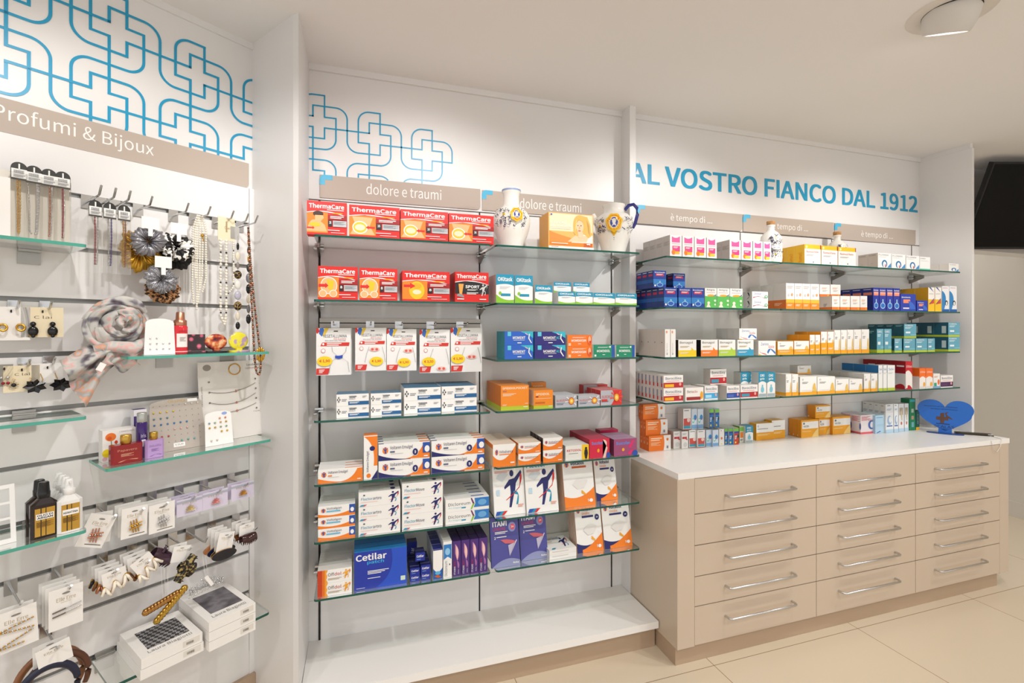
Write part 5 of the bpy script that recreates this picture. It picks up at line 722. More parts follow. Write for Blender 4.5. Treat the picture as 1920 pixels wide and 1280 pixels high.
def medal(x, z, s): return [('e8b81c', ell(x, z, .026*s, .033*s, 28, .07)), ('d8781c', ell(x, z, .021*s, .027*s, 24, .03)), ('f2cf2a', ell(x, z, .018*s, .024*s)), ('eeece4', ell(x, z, .0145*s, .02*s)), ('3a449a', ell(x, z, .0125*s, .018*s)), ('e9e7e0', ell(x, z+.004*s, .006*s, .009*s, 12)), ('e9e7e0', [(x-.008*s, z-.014*s), (x+.008*s, z-.014*s), (x+.003*s, z), (x-.003*s, z)])]
prof = [(.043, 0), (.047, .006), (.057, .03), (.071, .06), (.082, .095), (.086, .122), (.081, .148), (.068, .168), (.052, .181), (.04, .188), (.036, .2), (.035, .23), (.037, .247), (.0415, .254), (.042, .266), (.038, .27)]
vx = 0.6459, 1.8950
t = thing('painted_vase', 'white long-necked vase with yellow medallion on top middle shelf', 'vase', 'M', vx[0], -.165, 1.8036, -.36)
b = MB(); b.lathe(prof, GLAZE, 40); b.v += []; b.obj('body', t)
b = MB(); b.lathe([(.0423, .257), (.0426, .263), (.041, .2665)], '8a9cc4', 40); b.obj('rim_band', t)
b = MB(); M_ = [(.026, .136, .03, .042)]; onpot(b, prof, [('e2c23a', ell(-.03, .142, .007, .007, 10, .2))]+curls(rnd, -.07, .075, .09, .172, 120, M_)+medal(.026, .138, .95)); b.obj('painted_motif', t)
prof = [(.05, 0), (.053, .008), (.066, .055), (.083, .11), (.091, .15), (.085, .173), (.068, .191), (.053, .199), (.049, .21), (.049, .228), (.053, .236), (.053, .24), (.049, .24)]
vx = 1.1600, 1.9285
t = thing('painted_jug', 'white jug with spout, blue handle and yellow medallion on shelf', 'jug', 'M', vx[0], -.16, 1.8036, -.5)
b = MB(); b.lathe(prof, GLAZE, 40); b.obj('body', t)
b = MB(); b.tube([(-.07, -.01, .15), (-.088, -.012, .17), (-.098, -.013, .197)], [.022, .016, .012], GLAZE, 12); b.obj('spout', t)
b = MB(); b.tube([(.052, .0, .215), (.07, .0, .236), (.092, 0, .24), (.108, 0, .222), (.11, 0, .19), (.1, 0, .15), (.088, 0, .128)], .0055, mat('2c2f7c', .12), 10, sq=1.5); b.obj('handle', t)
b = MB(); M_ = [(.0, .135, .036, .05)]; onpot(b, prof, [('d0a83a', ell(-.075, .13, .008, .007, 10, .2)), ('e8b81c', [(-.018, .102), (.018, .102), (0, .078)])]+curls(rnd, -.1, -.045, .095, .165, 55, [])+curls(rnd, .045, .1, .1, .165, 30, [])+medal(0, .138, 1.28)+[('2a2f7a', [(-.05, .128), (-.034, .118), (-.034, .114), (-.052, .124)]), ('2a2f7a', [(.034, .118), (.05, .108), (.05, .104), (.034, .114)]), ('23285e', ell(0, .07, .0018, .0022, 8)), ('23285e', ell(0, .062, .0014, .0018, 8))]); b.obj('painted_motif', t)
prof = [(.046, 0), (.052, .006), (.055, .03), (.055, .12), (.049, .15), (.034, .17), (.02, .18), (.0175, .188), (.0175, .203), (.0215, .206), (.0215, .211), (.018, .212)]
def bottle(x, y, label, rz, deco):
    t = thing('pottery_bottle', label, 'bottle', 'M', x, y, 1.7956, rz, 'corked pottery bottles above counter')
    b = MB(); b.lathe(prof, GLAZE, 36); b.obj('body', t); b = MB(); b.lathe([(.015, .205), (.017, .2125), (.0205, .2135), (.021, .23), (.019, .232)], CORK, 20); b.obj('cork', t)
    b = MB(); onpot(b, prof, [('d8c03a', ell(.018, z, .005, .004, 8, .2)) for z in (.05, .135, .145)]+curls(rnd, -.012, .048, .03, .15, 90, [(.018, .085, .02, .014)])+[('dfe0e4', ell(.018, .085, .02, .013)), ('70748c', [(.004, .09), (.032, .09), (.032, .092), (.004, .092)]), ('70748c', [(.006, .08), (.03, .08), (.03, .083), (.006, .083)])]); b.obj('painted_motif', t)
bottle(2.095, -.175, 'white corked bottle with painted scrollwork, between pink and yellow boxes', -.72, 1)
bottle(2.695, -.075, 'white corked bottle half hidden behind the yellow-topped boxes', -.8, 0)
# ---------------------------------------------------------------- heart stand and tools on the worktop
t = thing('heart_stand', 'blue heart-shaped plaque standing on the white worktop', 'plaque', 'M', 3.315, -.262, .8336, -.92)
HB = mat('1466c4', .25, key='blue_acrylic'); hp = []
for i in range(60):
    a = 2*PI*i/60; x = 16*math.sin(a)**3; z = 13*math.cos(a)-5*math.cos(2*a)-2*math.cos(3*a)-math.cos(4*a); hp.append((x/16*.126*(1+.55*max(0, -z)/17), .1165+z*.0069+(.014 if z < -12 else 0)*(-12-z)/5))
b = MB(); b.prism(hp[::-1], -.003, .003, HB); b.box(-.03, .03, -.003, .003, .003, .03, HB); b.obj('heart', t)
b = MB(); b.prism([(.084*math.cos(a), .024*math.sin(a)) for a in [2*PI*i/32 for i in range(32)]], 0, .005, mat('123f88', .25), plane='xy'); b.obj('base', t)
BR = mat('5c3a26', .5); b = MB(); cx = -.005; art(b, [('p', BR, [-.035, .1, -.017, .1, -.017, .12, .001, .125, .001, .1, .019, .1, .019, .08, .001, .08, .001, .062, -.017, .062, -.017, .08, -.035, .08]), ('p', BR, [.004, .124, .02, .13, .012, .118, .016, .108, .03, .098, .04, .086, .026, .09, .01, .1]), ('t', '0c2450', 'SCALAS', -.045, .034, .09, .016), ('l', '0c2450', -.035, .056, .06, .004, 1)]+[('t', '0c2450', 'sempre al tuo fianco', -.09+.03*i, .155-.015*i, .15-.03*i, .009) for i in range(2)], (cx, -.003, 0), (1, 0, 0), (0, 0, 1), (0, -1, 0)); b.obj('engraving', t)
t = thing('stapler', 'dark flat metal tool lying on worktop behind blue heart', 'tool', 'M', 3.438, -.335, .8336, -.75)
b = MB(); b.box(-.085, .085, -.011, .011, 0, .006, mat('3a352c', .3, .6)); b.obj('base', t); b = MB(); b.box(-.085, .075, -.009, .009, .0062, .014, mat('4a4438', .3, .6)); b.box(.06, .08, -.01, .01, .0062, .011, CHROME); b.obj('top_arm', t)
b = MB(); b.tube([(3.44, -.31, .8352), (3.488, -.325, .8352), (3.49, -.36, .8352), (3.47, -.42, .8352), (3.45, -.452, .836), (3.448, -.459, .83), (3.43, -.461, .79), (3.4, -.461, .765), (3.37, -.461, .785), (3.362, -.4565, .83)], .0013, mat('d8d4cc', .2)); tag(b.obj('thin_cord'), 'thin clear cord trailing over the right end of the worktop', 'cord')
# ---------------------------------------------------------------- jewellery wall: shelves
LS = 'glass shelves on the slatted wall'
shelf('L', -1.3, -.541, .2, 1.688, 'upper left glass shelf under the bagged necklaces', LS, EDGE2, .009, .014)
shelf('L', -.449, -.03, .2, 1.371, 'glass shelf holding the red spray and compacts', LS, EDGE2, .009, .014)
shelf('L', -1.3, -.541, .2, 1.209, 'empty short glass shelf at the left edge', LS, EDGE2, .009, .014)
shelf('L', -.497, -.019, .19, 1.049, 'glass shelf holding perfumes and earring boards', LS, EDGE2, .009, .014)
shelf('L', -1.3, -.541, .2, .893, 'glass shelf holding dark and white hair bottles', LS, EDGE2, .009, .014)
shelf('L', -.494, -.035, .21, .43, 'lowest glass shelf under the white gift boxes', LS, EDGE, .009, .014)
for x, z, w in ((-.63, 1.688, 'upper left shelf'), (-.3, 1.371, 'compact shelf'), (-.1, 1.371, 'compact shelf near pier'), (-.64, 1.209, 'empty left shelf'), (-.62, .893, 'hair bottle shelf'), (-.46, .43, 'lowest gift box shelf'), (-.09, 1.049, 'perfume shelf')):
    b = MB(); b.box(-.024, .024, -.0185, -.0145, -.05, .012, mat('a8a6a2', .35, .7)); b.box(-.024, .024, -.034, -.0185, -.016, -.0095, mat('a8a6a2', .35, .7)); b.box(-.024, .024, -.03, -.0185, .0005, .004, mat('a8a6a2', .35, .7))
    solo(b, 'shelf_clip', f'grey metal shelf clip behind the {w}', 'bracket', 'L', x, 0, z)
GOLD = mat('d0a040', .28, 1, key='gold_metal'); SILV = mat('d4d4d6', .22, 1, key='silver_metal'); ROSE = mat('c88a70', .3, 1, key='copper_metal'); PEARL = mat('ece6d8', .18, key='pearl'); BLK = mat('111114', .2, key='black_gloss'); CARDW = mat('efece8', .45, key='white_card'); CREAM = mat('e6d8b8', .5, key='cream_card')
def hook(s, z, ln, label, up=.012, w=.014, grp='chrome hooks on the slatted wall'):
    t = thing('display_hook', label, 'hook', 'L', s, 0, z, 0, grp)
    b = MB(); b.box(-w, w, -.019, -.0145, -.034, .008, CHROME); b.box(-w, w, -.0145, -.006, .0015, .005, CHROME); b.obj('backplate', t)
    b = MB(); b.tube([(0, -.019, -.014), (0, -ln+.03, -.014), (0, -ln+.02, -.012), (0, -ln, -.014+up+.012)], .0032, CHROME); b.obj('arm', t)
    return t
def beads(mb, pts, r, ms, gap=1.9, n=6, sz=1):
    d = 0; k = 0; nx = 0; pts = [Vector(p) for p in pts]
    for a, c in zip(pts, pts[1:]):
        L = (c-a).length
        while nx <= d+L:
            m = ms[k % len(ms)]; rr = r*(m[1] if isinstance(m, tuple) else 1); mm = m[0] if isinstance(m, tuple) else m
            mb.ball(a+(c-a)*((nx-d)/L), rr, mm, n, sz=sz); k += 1; nx += gap*r
        d += L
def rect(mb, w, h, y, th, m, cx=0, z1=0, a=0):
    c, s_ = math.cos(a), math.sin(a); P = [(-w/2, -h), (w/2, -h), (w/2, 0), (-w/2, 0)]
    mb.prism([(cx+x*c-z*s_, z1+x*s_+z*c) for x, z in P], y, y+th, m)
# bagged necklaces: four by the shelf, three on hooks
HM = mat('2c2a28', .5, key='dark_header')
def bagged(s, z, n, w, h, cols, label, grp, lean=0):
    t = thing('bagged_necklace', label, 'necklace', 'L', s, -n, z, lean, grp); r = w*.5
    P = [(-r, -.05), (r, -.05), (r, -.018)]+[(r*math.cos(a), -.018+.017*math.sin(a)) for a in [PI*i/10 for i in range(1, 10)]]+[(-r, -.018)]
    b = MB(); b.prism(P, 0, .0012, HM); b.box(-.0016, .0016, -.0012, 0, -.022, -.006, 'w'); b.obj('header_card', t)
    b = MB(); b.box(-r*.92, r*.92, -.0012, -.0002, -.045, -.02, 'w'); art(b, [('r', '55555a', .15+.06*i, .5, .15+.06*i+.03, .85) for i in range(11)]+[('l', '9a9a9e', .12, .3, .76, .08, 2)], (-r*.92, -.0012, -.045), (r*1.84, 0, 0), (0, 0, .025), (0, -1, 0)); b.obj('price_label', t)
    b = MB()
    for k, (m, x) in enumerate(cols): beads(b, [(x*w, .004, -.052), (x*w*.9+.001, .004, -h*.5), (x*w*.7, .004, -h*.86), (x*w*.3, .004, -h*.9)], .0027, [m, (m, .8)], 1.7, 6)
    b.obj('chain', t)
    b = MB(); b.box(-r*1.05, r*1.05, -.002, .009, -h, -.03, BAG); b.obj('clear_bag', t)
GC = mat('a02838', .25, .6); 
for (s, z), c, lab in (((-0.6599, 1.9081), [(GOLD, -.1), (mat('d8b060', .3, .8), .05)], 'bagged gold chain necklace, first of the row on upper left shelf'), ((-0.6306, 1.9060), [(SILV, -.35), (SILV, .3), (SILV, .2)], 'bagged silver chain necklace, second of the row on upper left shelf'), ((-0.6003, 1.9052), [(ROSE, .05), (SILV, .2)], 'bagged copper chain necklace third on upper left shelf'), ((-0.5712, 1.9054), [(GC, .0), (SILV, .1)], 'bagged dark red chain necklace, rightmost on upper left shelf')):
    bagged(s, z, .09, .033, z-1.692, c, lab, 'bagged necklaces by the upper shelf')
b = MB(); rect(b, .23, .2, 0, .002, mat('e9e2d6', .5), 0, .2); solo(b, 'backing_card', 'large cream backing card behind the bagged necklaces', 'card', 'L', -.665, -.06, 1.6885, rx=-.05)
b = MB(); rect(b, .05, .16, 0, .002, CARDW, 0, .16); beads(b, [(-.014, -.003, .15), (-.012, -.003, .01)], .003, [GOLD], 1.8); solo(b, 'necklace_card', 'white card with thick gold chain at the far left edge', 'card', 'L', -.708, -.14, 1.6885)
for s0, (s, z), c, what in ((-.4655, (-0.5032, 1.8231), [(GC, -.02), (SILV, .2)], 'dark red and silver chain'), (-.432, (-0.4695, 1.8269), [(SILV, -.1), (mat('4a3c90', .25, .6), .14)], 'silver and violet chain'), (-.397, (-0.4345, 1.8260), [(GOLD, -.05), (mat('a86a1c', .3, .8), .12)], 'gold chain')):
    hook(s, 1.857, .17, f'chrome hook holding the bagged {what}'); bagged(s, 1.835, .11, .031, .215, c, f'bagged {what} hanging on a top hook', 'bagged necklaces on hooks')
# scrunchies
def scrunchie(s, n, z, R, r, m, label, k=9, sd=0, rz=0, sq=1, tagc=True, rx=0):
    rd = random.Random(sd); ph = [rd.uniform(0, 6) for _ in range(4)]
    t = thing('scrunchie', label, 'scrunchie', 'L', s, -n, z, rz, 'hair scrunchies')
    def f(u, v):
        a = 2*PI*u; q = 2*PI*v; rr = r*(1+.13*math.sin(k*a+ph[0]+1.6*math.cos(q))+.12*math.sin((2*k+1)*a+ph[1]+2.4*math.sin(q))+.07*math.sin((3*k-1)*a+ph[2]-2*q)+.12*math.sin(2*a+ph[2])); ro = R*(1+.08*math.sin(3*a+ph[3]))
        return ((ro+rr*math.cos(q))*math.cos(a), rr*.75*math.sin(q)+rx*(ro*math.sin(a)), (ro+rr*math.cos(q))*math.sin(a)*sq)
    b = MB(); b.grid(f, 150, 20, m, True); b.obj('fabric_ring', t)
    if tagc: b = MB(); rect(b, .046, .036, -.006-r*.75, .001, CARDW, 0, R+r+.028); b.box(-.006, .006, -.0065-r*.75, -.0055-r*.75, R*.55, R+r, CARDW); b.obj('card_tag', t)
    return t
METG = mat('8b8a90', .3, .6, key='grey_lame'); METY = mat('c89a36', .3, .75, key='gold_lame')
COW = ramp_mat('cow_print', 'ShaderNodeTexNoise', 48, [(0, '121214'), (.49, 'f0eeea')], .6, dist='Fac', interp='CONSTANT'); LEO = ramp_mat('leopard_print', 'ShaderNodeTexVoronoi', 110, [(0, '1d140e'), (.42, '8a5a30'), (.62, 'd2a272')], .6, interp='CONSTANT')
GLIT = ramp_mat('glitter', 'ShaderNodeTexVoronoi', 420, [(0, 'f4f4f8'), (.35, 'a2a2a8'), (.7, '66666c')], .35, .35)
for u, v, wh, zz in ((-.374, 0, 'the grey metallic scrunchie', 1.857), (-.274, 0, 'the black and white scrunchie', 1.857)): hook(u, zz, .15, f'chrome hook holding {wh}')
scrunchie(-0.3884, .085, 1.70, .034, .022, METY, 'shiny gold scrunchie behind the grey one', 8, 1, 0, 1.1, False)
scrunchie(-0.3805, .135, 1.727, .026, .019, METG, 'shiny grey metallic scrunchie in front of the gold one', 9, 2)
scrunchie(-0.2929, .08, 1.70, .03, .02, mat('0e0e10', .7), 'plain black scrunchie behind the black and white one', 8, 3, 0, 1, False)
scrunchie(-0.2986, .12, 1.722, .029, .019, COW, 'black and white spotted scrunchie on a top hook', 7, 4)
hook(-0.3135, 1.693, .15, 'chrome hook holding the silver glitter scrunchie')
scrunchie(-0.3233, .08, 1.578, .032, .019, LEO, 'leopard print scrunchie under the silver one', 8, 5, 0, .75, False)
scrunchie(-0.3418, .12, 1.612, .024, .02, GLIT, 'silver glitter scrunchie in front of the leopard one', 7, 6)
# hanging necklaces
def necklace(s, n, z, label, cat='necklace'): return thing('necklace', label, cat, 'L', s, -n, z, 0, 'necklaces on the top hooks')
for s, wh in ((-.212, 'the plain pearl necklace'), (-.138, 'the pearl necklace with cream card'), (-.088, 'the light stone necklace'), (-.055, 'the dark stone necklace and brown chain')): hook(s, 1.857, .16, f'chrome hook holding {wh}')
t = necklace(-.222, .1, 1.845, 'three-strand plain pearl necklace on a top hook'); b = MB()
for x, h in ((-.022, .31), (-.008, .33), (.008, .26), (.02, .27), (.0, .3), (-.014, .22)): beads(b, [(x*.4, .003*math.sin(x*900), -.004), (x, .004*math.sin(x*700), -.05), (x*1.0, .004, -h*.8), (x*.6-.004, .004, -h)], .0042, [PEARL], 1.95)
b.obj('pearl_strands', t); b = MB(); b.ball((.006, -.004, -.07), .006, GOLD, 8); b.tube([(.006, -.004, -.07), (.01, -.004, -.09)], .002, GOLD, 6); b.obj('clasp', t)
t = necklace(-.145, .12, 1.846, 'pearl and black bead necklace hanging from cream card'); b = MB(); rect(b, .056, .082, 0, .002, CREAM, .0, .002); b.box(-.0025, .0025, -.001, 0, -.05, -.012, 'a8906a'); art(b, [('t', 'a8906a', 'C', .38, .5, .1, .12), ('t', 'a8906a', 'lai', .5, .5, .2, .1)], (-.028, 0, -.08), (.056, 0, 0), (0, 0, .082), (0, -1, 0), .0012); b.obj('cream_card', t)
b = MB(); ms = [PEARL, (PEARL, 1.1), (PEARL, .9), (PEARL, 1), (BLK, .62)]
for x, h, x2 in ((-.018, .385, -.002), (.0, .37, -.004), (.024, .27, .004)): beads(b, [(x, .002, -.08), (x*1.05, .002, -h*.7), (x, .002, -h*.9), (x2, .002, -h)], .0056 if x < .02 else .0042, ms, 1.9)
b.obj('bead_strands', t)
STONE = ramp_mat('marble_stone', 'ShaderNodeTexVoronoi', 90, [(0, 'c8a050'), (.08, '1a1410'), (1, '241c16')], .3, dist='Distance', feature='DISTANCE_TO_EDGE')
t = necklace(-.107, .12, 1.82, 'long light and gold-veined stone bead necklace'); b = MB(); rect(b, .03, .045, 0, .002, mat('b4b2ae', .4), -.01, .0); b.obj('grey_card', t); b = MB(); z = -.055
b.tube([(0, 0, -.03), (0, 0, -.37)], .0008, SILV, 5)
for m, sx, sz in ((BLK, .005, .014), (mat('ddd4c0', .3), .009, .017), (mat('8a7f78', .3), .006, .013), (STONE, .014, .016), (mat('e4e2dc', .1), .012, .017), (mat('b8b6c4', .2), .012, .017), (STONE, .014, .017), (mat('ddd4c0', .3), .008, .016), (BLK, .008, .014)):
    z -= sz; b.ball((0, 0, z), 1, m, 10, sx, .5*sx, sz); z -= sz+.004
b.obj('stone_strand', t)
t = necklace(-.072, .125, 1.825, 'long dark and grey stone bead necklace beside the pier'); b = MB(); z = -.04; b.tube([(0, 0, 0), (.002, 0, -.36)], .0009, GOLD, 5)
for m, sx, sz in ((GOLD, .004, .014), (BLK, .005, .013), (GOLD, .004, .014), (mat('22282c', .3), .007, .016), (mat('7c7c80', .35), .0095, .018), (BLK, .009, .018), (mat('d6ccb8', .35), .008, .016), (mat('6e6c6e', .35), .007, .016), (BLK, .009, .018)):
    z -= sz; b.ball((0, 0, z), 1, m, 10, sx, .6*sx, sz); z -= sz+.0035
b.obj('stone_strand', t)
BRN = mat('6a4630', .3, .4); t = necklace(-0.0903, .165, 1.815, 'long brown and copper bead chain with gold leaf pendant'); b = MB(); ms = [BRN, (mat('8a7a68', .3, .5), 1), BRN, (ROSE, 1.2)]
P = [(.0, .002, 0), (.004, .002, -.1), (.008, .002, -.2), (.014, .0, -.33), (.02, -.002, -.47), (.026, -.004, -.52), (.034, -.004, -.53), (.04, -.004, -.515), (.042, -.004, -.47), (.034, 0, -.39), (.02, .002, -.26), (.008, .006, -.1), (.002, .006, 0)]
beads(b, P, .0042, ms, 1.8); b.obj('bead_chain', t); b = MB()
for k in range(9): a = -.9+k*.62; b.ball((.036+.013*math.sin(a), -.012, -.455+.017*math.cos(a)), 1, GOLD, 8, .0045, .003, .011)
b.obj('leaf_pendant', t)
# earring cards
def ecard(s, z, n, w, h, m, label, kind, txt='', hk=True):
    if hk: hook(s+w*.15, z+.012, n+.035, 'small hook holding the '+label.split(' earring')[0]+' earrings', .006, .013)
    t = thing('earring_card', label, 'earrings', 'L', s, -n, z, 0, 'earring cards at the left edge'); b = MB(); rect(b, w, h, 0, .0025, m); b.tube([(0, -.0002, -.012), (.001, -.001, -.012)], .004, SLOT, 10)
    if txt: art(b, [('t', '6a6048', txt, .3, .62, .42, .1)], (-w/2, 0, -h), (w, 0, 0), (0, 0, h), (0, -1, 0))
    b.obj('card', t)
    for sg in (-1, 1):
        b = MB(); x = sg*w*.23
        if kind == 'hoop': b.tube([(x+.008*math.sin(a), -.006-.009*(1-math.cos(a))*.5, -h*.62+.009*math.cos(a)) for a in [2*PI*i/14 for i in range(14)]], .0028, GOLD, 8, True)
        if kind == 'drop': b.ball((x, -.004, -h*.56), .0068, BLK, 12); b.ball((x, -.005, -h*.8), 1, BLK, 14, .0115, .006, .0145); b.tube([(x+.0115*math.sin(a), -.005, -h*.8-.002-.0125*math.cos(a)) for a in [-.9+1.8*i/8 for i in range(9)]], .0012, GOLD, 6); b.ball((x, -.004, -h*.96), .005, BLK, 10)
        if kind == 'flower':
            b.ball((x, -.006, -h*.72), .0055, BLK, 10)
            for k in range(9): b.ball((x+.0085*math.sin(k*.7), -.005, -h*.72+.0085*math.cos(k*.7)), .0019, SILV if k % 2 else GOLD, 6)
            b.tube([(x, -.004, -h*.62), (x+.003, -.004, -h*.52), (x-.002, -.003, -h*.48)], .0008, GOLD, 5)
        if kind == 'leaf':
            b.tube([(x, -.004, -h*.5), (x+.005, -.006, -h*.8), (x, -.008, -h)], .001, GOLD, 5)
            for k in range(7):
                a = k*.9+sg*.4; cx, cz = x+sg*.012, -h*1.12; L = .026
                b.add([(cx, -.01, cz), (cx+L*.55*math.cos(a)-.008*math.sin(a), -.014, cz+L*.55*math.sin(a)*.8+.008*math.cos(a)), (cx+L*math.cos(a), -.012, cz+L*math.sin(a)*.8), (cx+L*.55*math.cos(a)+.008*math.sin(a), -.009, cz+L*.55*math.sin(a)*.8-.008*math.cos(a))], [(0, 1, 2, 3)], BLK)
        if kind == 'stud': b.ball((x*.8, -.004, -h*.6), .004, SILV, 8); b.ball((x*.6+.002, -.004, -h*.85), .004, GC, 8)
        b.obj('earring', t)
ecard(-0.6713, 1.5130, .06, .075, .092, CARDW, 'gold hoop earrings on a white card, far left', 'hoop')
ecard(-0.6086, 1.5138, .06, .088, .085, CREAM, 'black teardrop earrings on a cream card', 'drop', 'C lai')
ecard(-0.6844, 1.3556, .06, .034, .06, mat('8e8a80', .5), 'small stud earrings on a grey card', 'stud', '', False)
ecard(-0.6505, 1.3507, .06, .072, .073, CREAM, 'round black flower earrings on a cream card', 'flower', 'C lai')
ecard(-0.5986, 1.3537, .06, .066, .056, CARDW, 'black leaf cluster earrings on a white card', 'leaf')
# scarf
SCF = ramp_mat('printed_scarf', 'ShaderNodeTexNoise', 19, [(.3, '54464e'), (.37, '85828a'), (.41, 'b9b8b4'), (.49, 'cbc8c2'), (.53, 'e0a8a4'), (.555, 'c4c1bb'), (.61, '9fa2a2'), (.65, 'd89c7c'), (.7, 'bdb9b4')], .7, dist='Fac')
hook(-0.4207, 1.536, .1, 'hook behind the rolled floral scarf')
t = thing('scarf', 'sheer grey and pink floral scarf rolled and hung left of red spray', 'scarf', 'L', -0.4491, -.09, 1.462, 0)
b = MB()
def strand(R0, R1, t0, t1, r, dx, dz, yo, ph, fl=.55):
    def f(u, v):
        a = t0+(t1-t0)*u; q = 2*PI*v; R = R0+(R1-R0)*u; rr = r*(.55+.45*math.sin(PI*min(1, max(0, u*1.1))))*(1+.18*math.sin(3*q+11*u+ph)+.14*math.sin(5*q-7*u))
        tw = ph+2.5*u; x_ = rr*math.cos(q); y_ = rr*fl*math.sin(q); p_ = x_*math.cos(tw)-y_*math.sin(tw); d_ = x_*math.sin(tw)+y_*math.cos(tw)
        return (dx+(R+p_)*math.cos(a), yo+d_+.01*math.sin(2.3*a+ph), dz+(R+p_)*math.sin(a))
    b.grid(f, 46, 18, SCF)
for q in ((.066, .07, -.6, 2.9, .021, 0, 0, .0, .3), (.072, .06, 2.2, 5.4, .022, 0, 0, -.004, 1.4), (.058, .066, 4.4, 7.2, .02, 0, 0, -.006, 2.2), (.05, .056, .6, 3.9, .019, .0, .004, -.02, .9), (.05, .046, 3.2, 6.6, .018, .002, -.002, -.022, 2.9), (.034, .042, -.4, 2.4, .018, .006, .006, -.032, 1.9), (.036, .024, 1.9, 5.2, .017, .004, .004, -.03, .2), (.02, .03, 4.2, 7.4, .015, .01, .006, -.04, 1.1), (.012, .016, 0, 4.4, .014, .012, .01, -.042, 2.4), (.078, .072, .5, 2.3, .014, 0, .004, -.018, 2.0)): strand(*q)
b.obj('rolled_coil', t)
b = MB(); b.grid(lambda u, v: (.03-.20*u+.06*u*u+(v-.5)*(.03+.05*u)*.7, -.03+.016*math.sin(7*v+4*u)*(.4+u)+.014*math.sin(13*v), -.07-.085*u+(v-.5)*(-.05-.09*u)+.012*math.sin(5*u)), 30, 24, SCF)
b.grid(lambda u, v: (.055-.1*v+.01*math.sin(6*u), -.036+.013*math.sin(11*v+3*u), -.07-.075*u*(1-.4*math.sin(5*v+1)**2)), 20, 24, SCF); b.tube([(.065, -.03, -.05), (.03, -.045, -.068), (-.02, -.04, -.062), (-.06, -.03, -.07)], [.014, .02, .017, .012], SCF, 12); b.obj('hanging_end', t)
b = MB(); rect(b, .016, .024, -.062, .001, 'f4f3f0', -.045, -.11, -.5); b.obj('white_label', t)
# compact shelf, z = 1.371
def ub(u0, u1, n): return u0, u1
z0 = 1.3716
t = thing('earring_stand', 'white plastic stand of tiny studs left of the red spray', 'stand', 'L', -0.3540, -.15, z0); b = MB()
pts = [(-.042, 0), (.042, 0), (.038, .1)]+[(.038*math.cos(a), .1+.014*math.sin(a)) for a in [PI*i/8 for i in range(1, 8)]]+[(-.038, .1)]; b.prism(pts, 0, .003, mat('f4f3f1', .35)); b.box(-.04, .04, .003, .03, 0, .002, 'w'); b.obj('panel', t)
b = MB()
for r_, n_ in ((0, 4), (1, 4), (2, 2)):
    for k in range(n_): b.ball((-.026+.017*k, -.002, .018+.017*r_), .0026, SILV, 6)
b.obj('studs', t)
t = thing('spray_bottle', 'red spray bottle with copper cap on compact shelf', 'bottle', 'L', -0.2948, -.14, z0); RED = mat('d8303a', .12, key='red_glass')
b = MB(); b.lathe([(.019, 0), (.0205, .003), (.0205, .088), (.018, .092)], RED, 28); b.lathe([(.0207, .006), (.0207, .009)], 'f6c0c0', 28); b.obj('body', t); b = MB(); a = [(.0209*math.sin(q), -.0209*math.cos(q)) for q in [-.8+1.6*i/8 for i in range(9)]]; b.add([(x, y, z) for z in (.022, .066) for x, y in a], [(i, i+1, 10+i, 9+i) for i in range(8)], CARDW); art(b, [('t', '7a2a30', 'NATURE', .08, 1.12, .84, .12), ('l', 'b8a8a4', .2, .7, .6, .04, 4)], (-.014, -.0209, .022), (.028, 0, 0), (0, 0, .044), (0, -1, 0), .001); b.obj('label', t)
b = MB(); b.lathe([(.018, .092), (.0185, .093), (.0185, .108), (.013, .112), (.0115, .134), (.01, .136)], ROSE, 24); b.obj('cap', t)
FLO = ramp_mat('dark_floral', 'ShaderNodeTexVoronoi', 48, [(0, 'e88aa0'), (.28, 'c85a74'), (.4, '3a2226'), (1, '2c181c')], .2)
PAI = ramp_mat('painted_floral', 'ShaderNodeTexNoise', 32, [(.32, '2c1c2c'), (.42, '9c2a24'), (.5, 'd87a40'), (.58, 'f0c89a'), (.66, '5a6a90')], .15, dist='Fac'); YLI = ramp_mat('yellow_lilac', 'ShaderNodeTexNoise', 26, [(.0, 'e9e03c'), (.5, 'e6dc38'), (.55, 'b89ab8')], .2, dist='Fac')
t = thing('mirror_case', 'square dark floral mirror case beside the red spray', 'compact', 'L', -0.2460, -.13, z0); b = MB(); b.box(-.032, .032, -.006, .02, 0, .006, FLO); b.obj('base', t); b = MB(); rect(b, .064, .056, .008, .006, FLO, 0, .063, 0); b.obj('lid', t)
for u, m, lab, r in ((407, PAI, 'oval painted floral pocket mirror standing open', (.036, .028)), (449, YLI, 'round yellow and lilac pocket mirror near pier', (.034, .031))):
    s = -0.1800 if u == 407 else -0.1058
    t = thing('pocket_mirror', lab, 'compact', 'L', s, -.13, z0); b = MB(); b.prism([(r[0]*1.05*math.cos(a), r[0]*.7*math.sin(a)) for a in [2*PI*i/28 for i in range(28)]], 0, .005, m if u == 449 else BLK, plane='xy'); b.obj('base', t)
    b = MB(); b.ball((0, .008, .008+r[1]), 1, m, 24, r[0], .007, r[1]); b.box(-.01, .01, .0, .012, .004, .012, m); b.obj('lid', t)
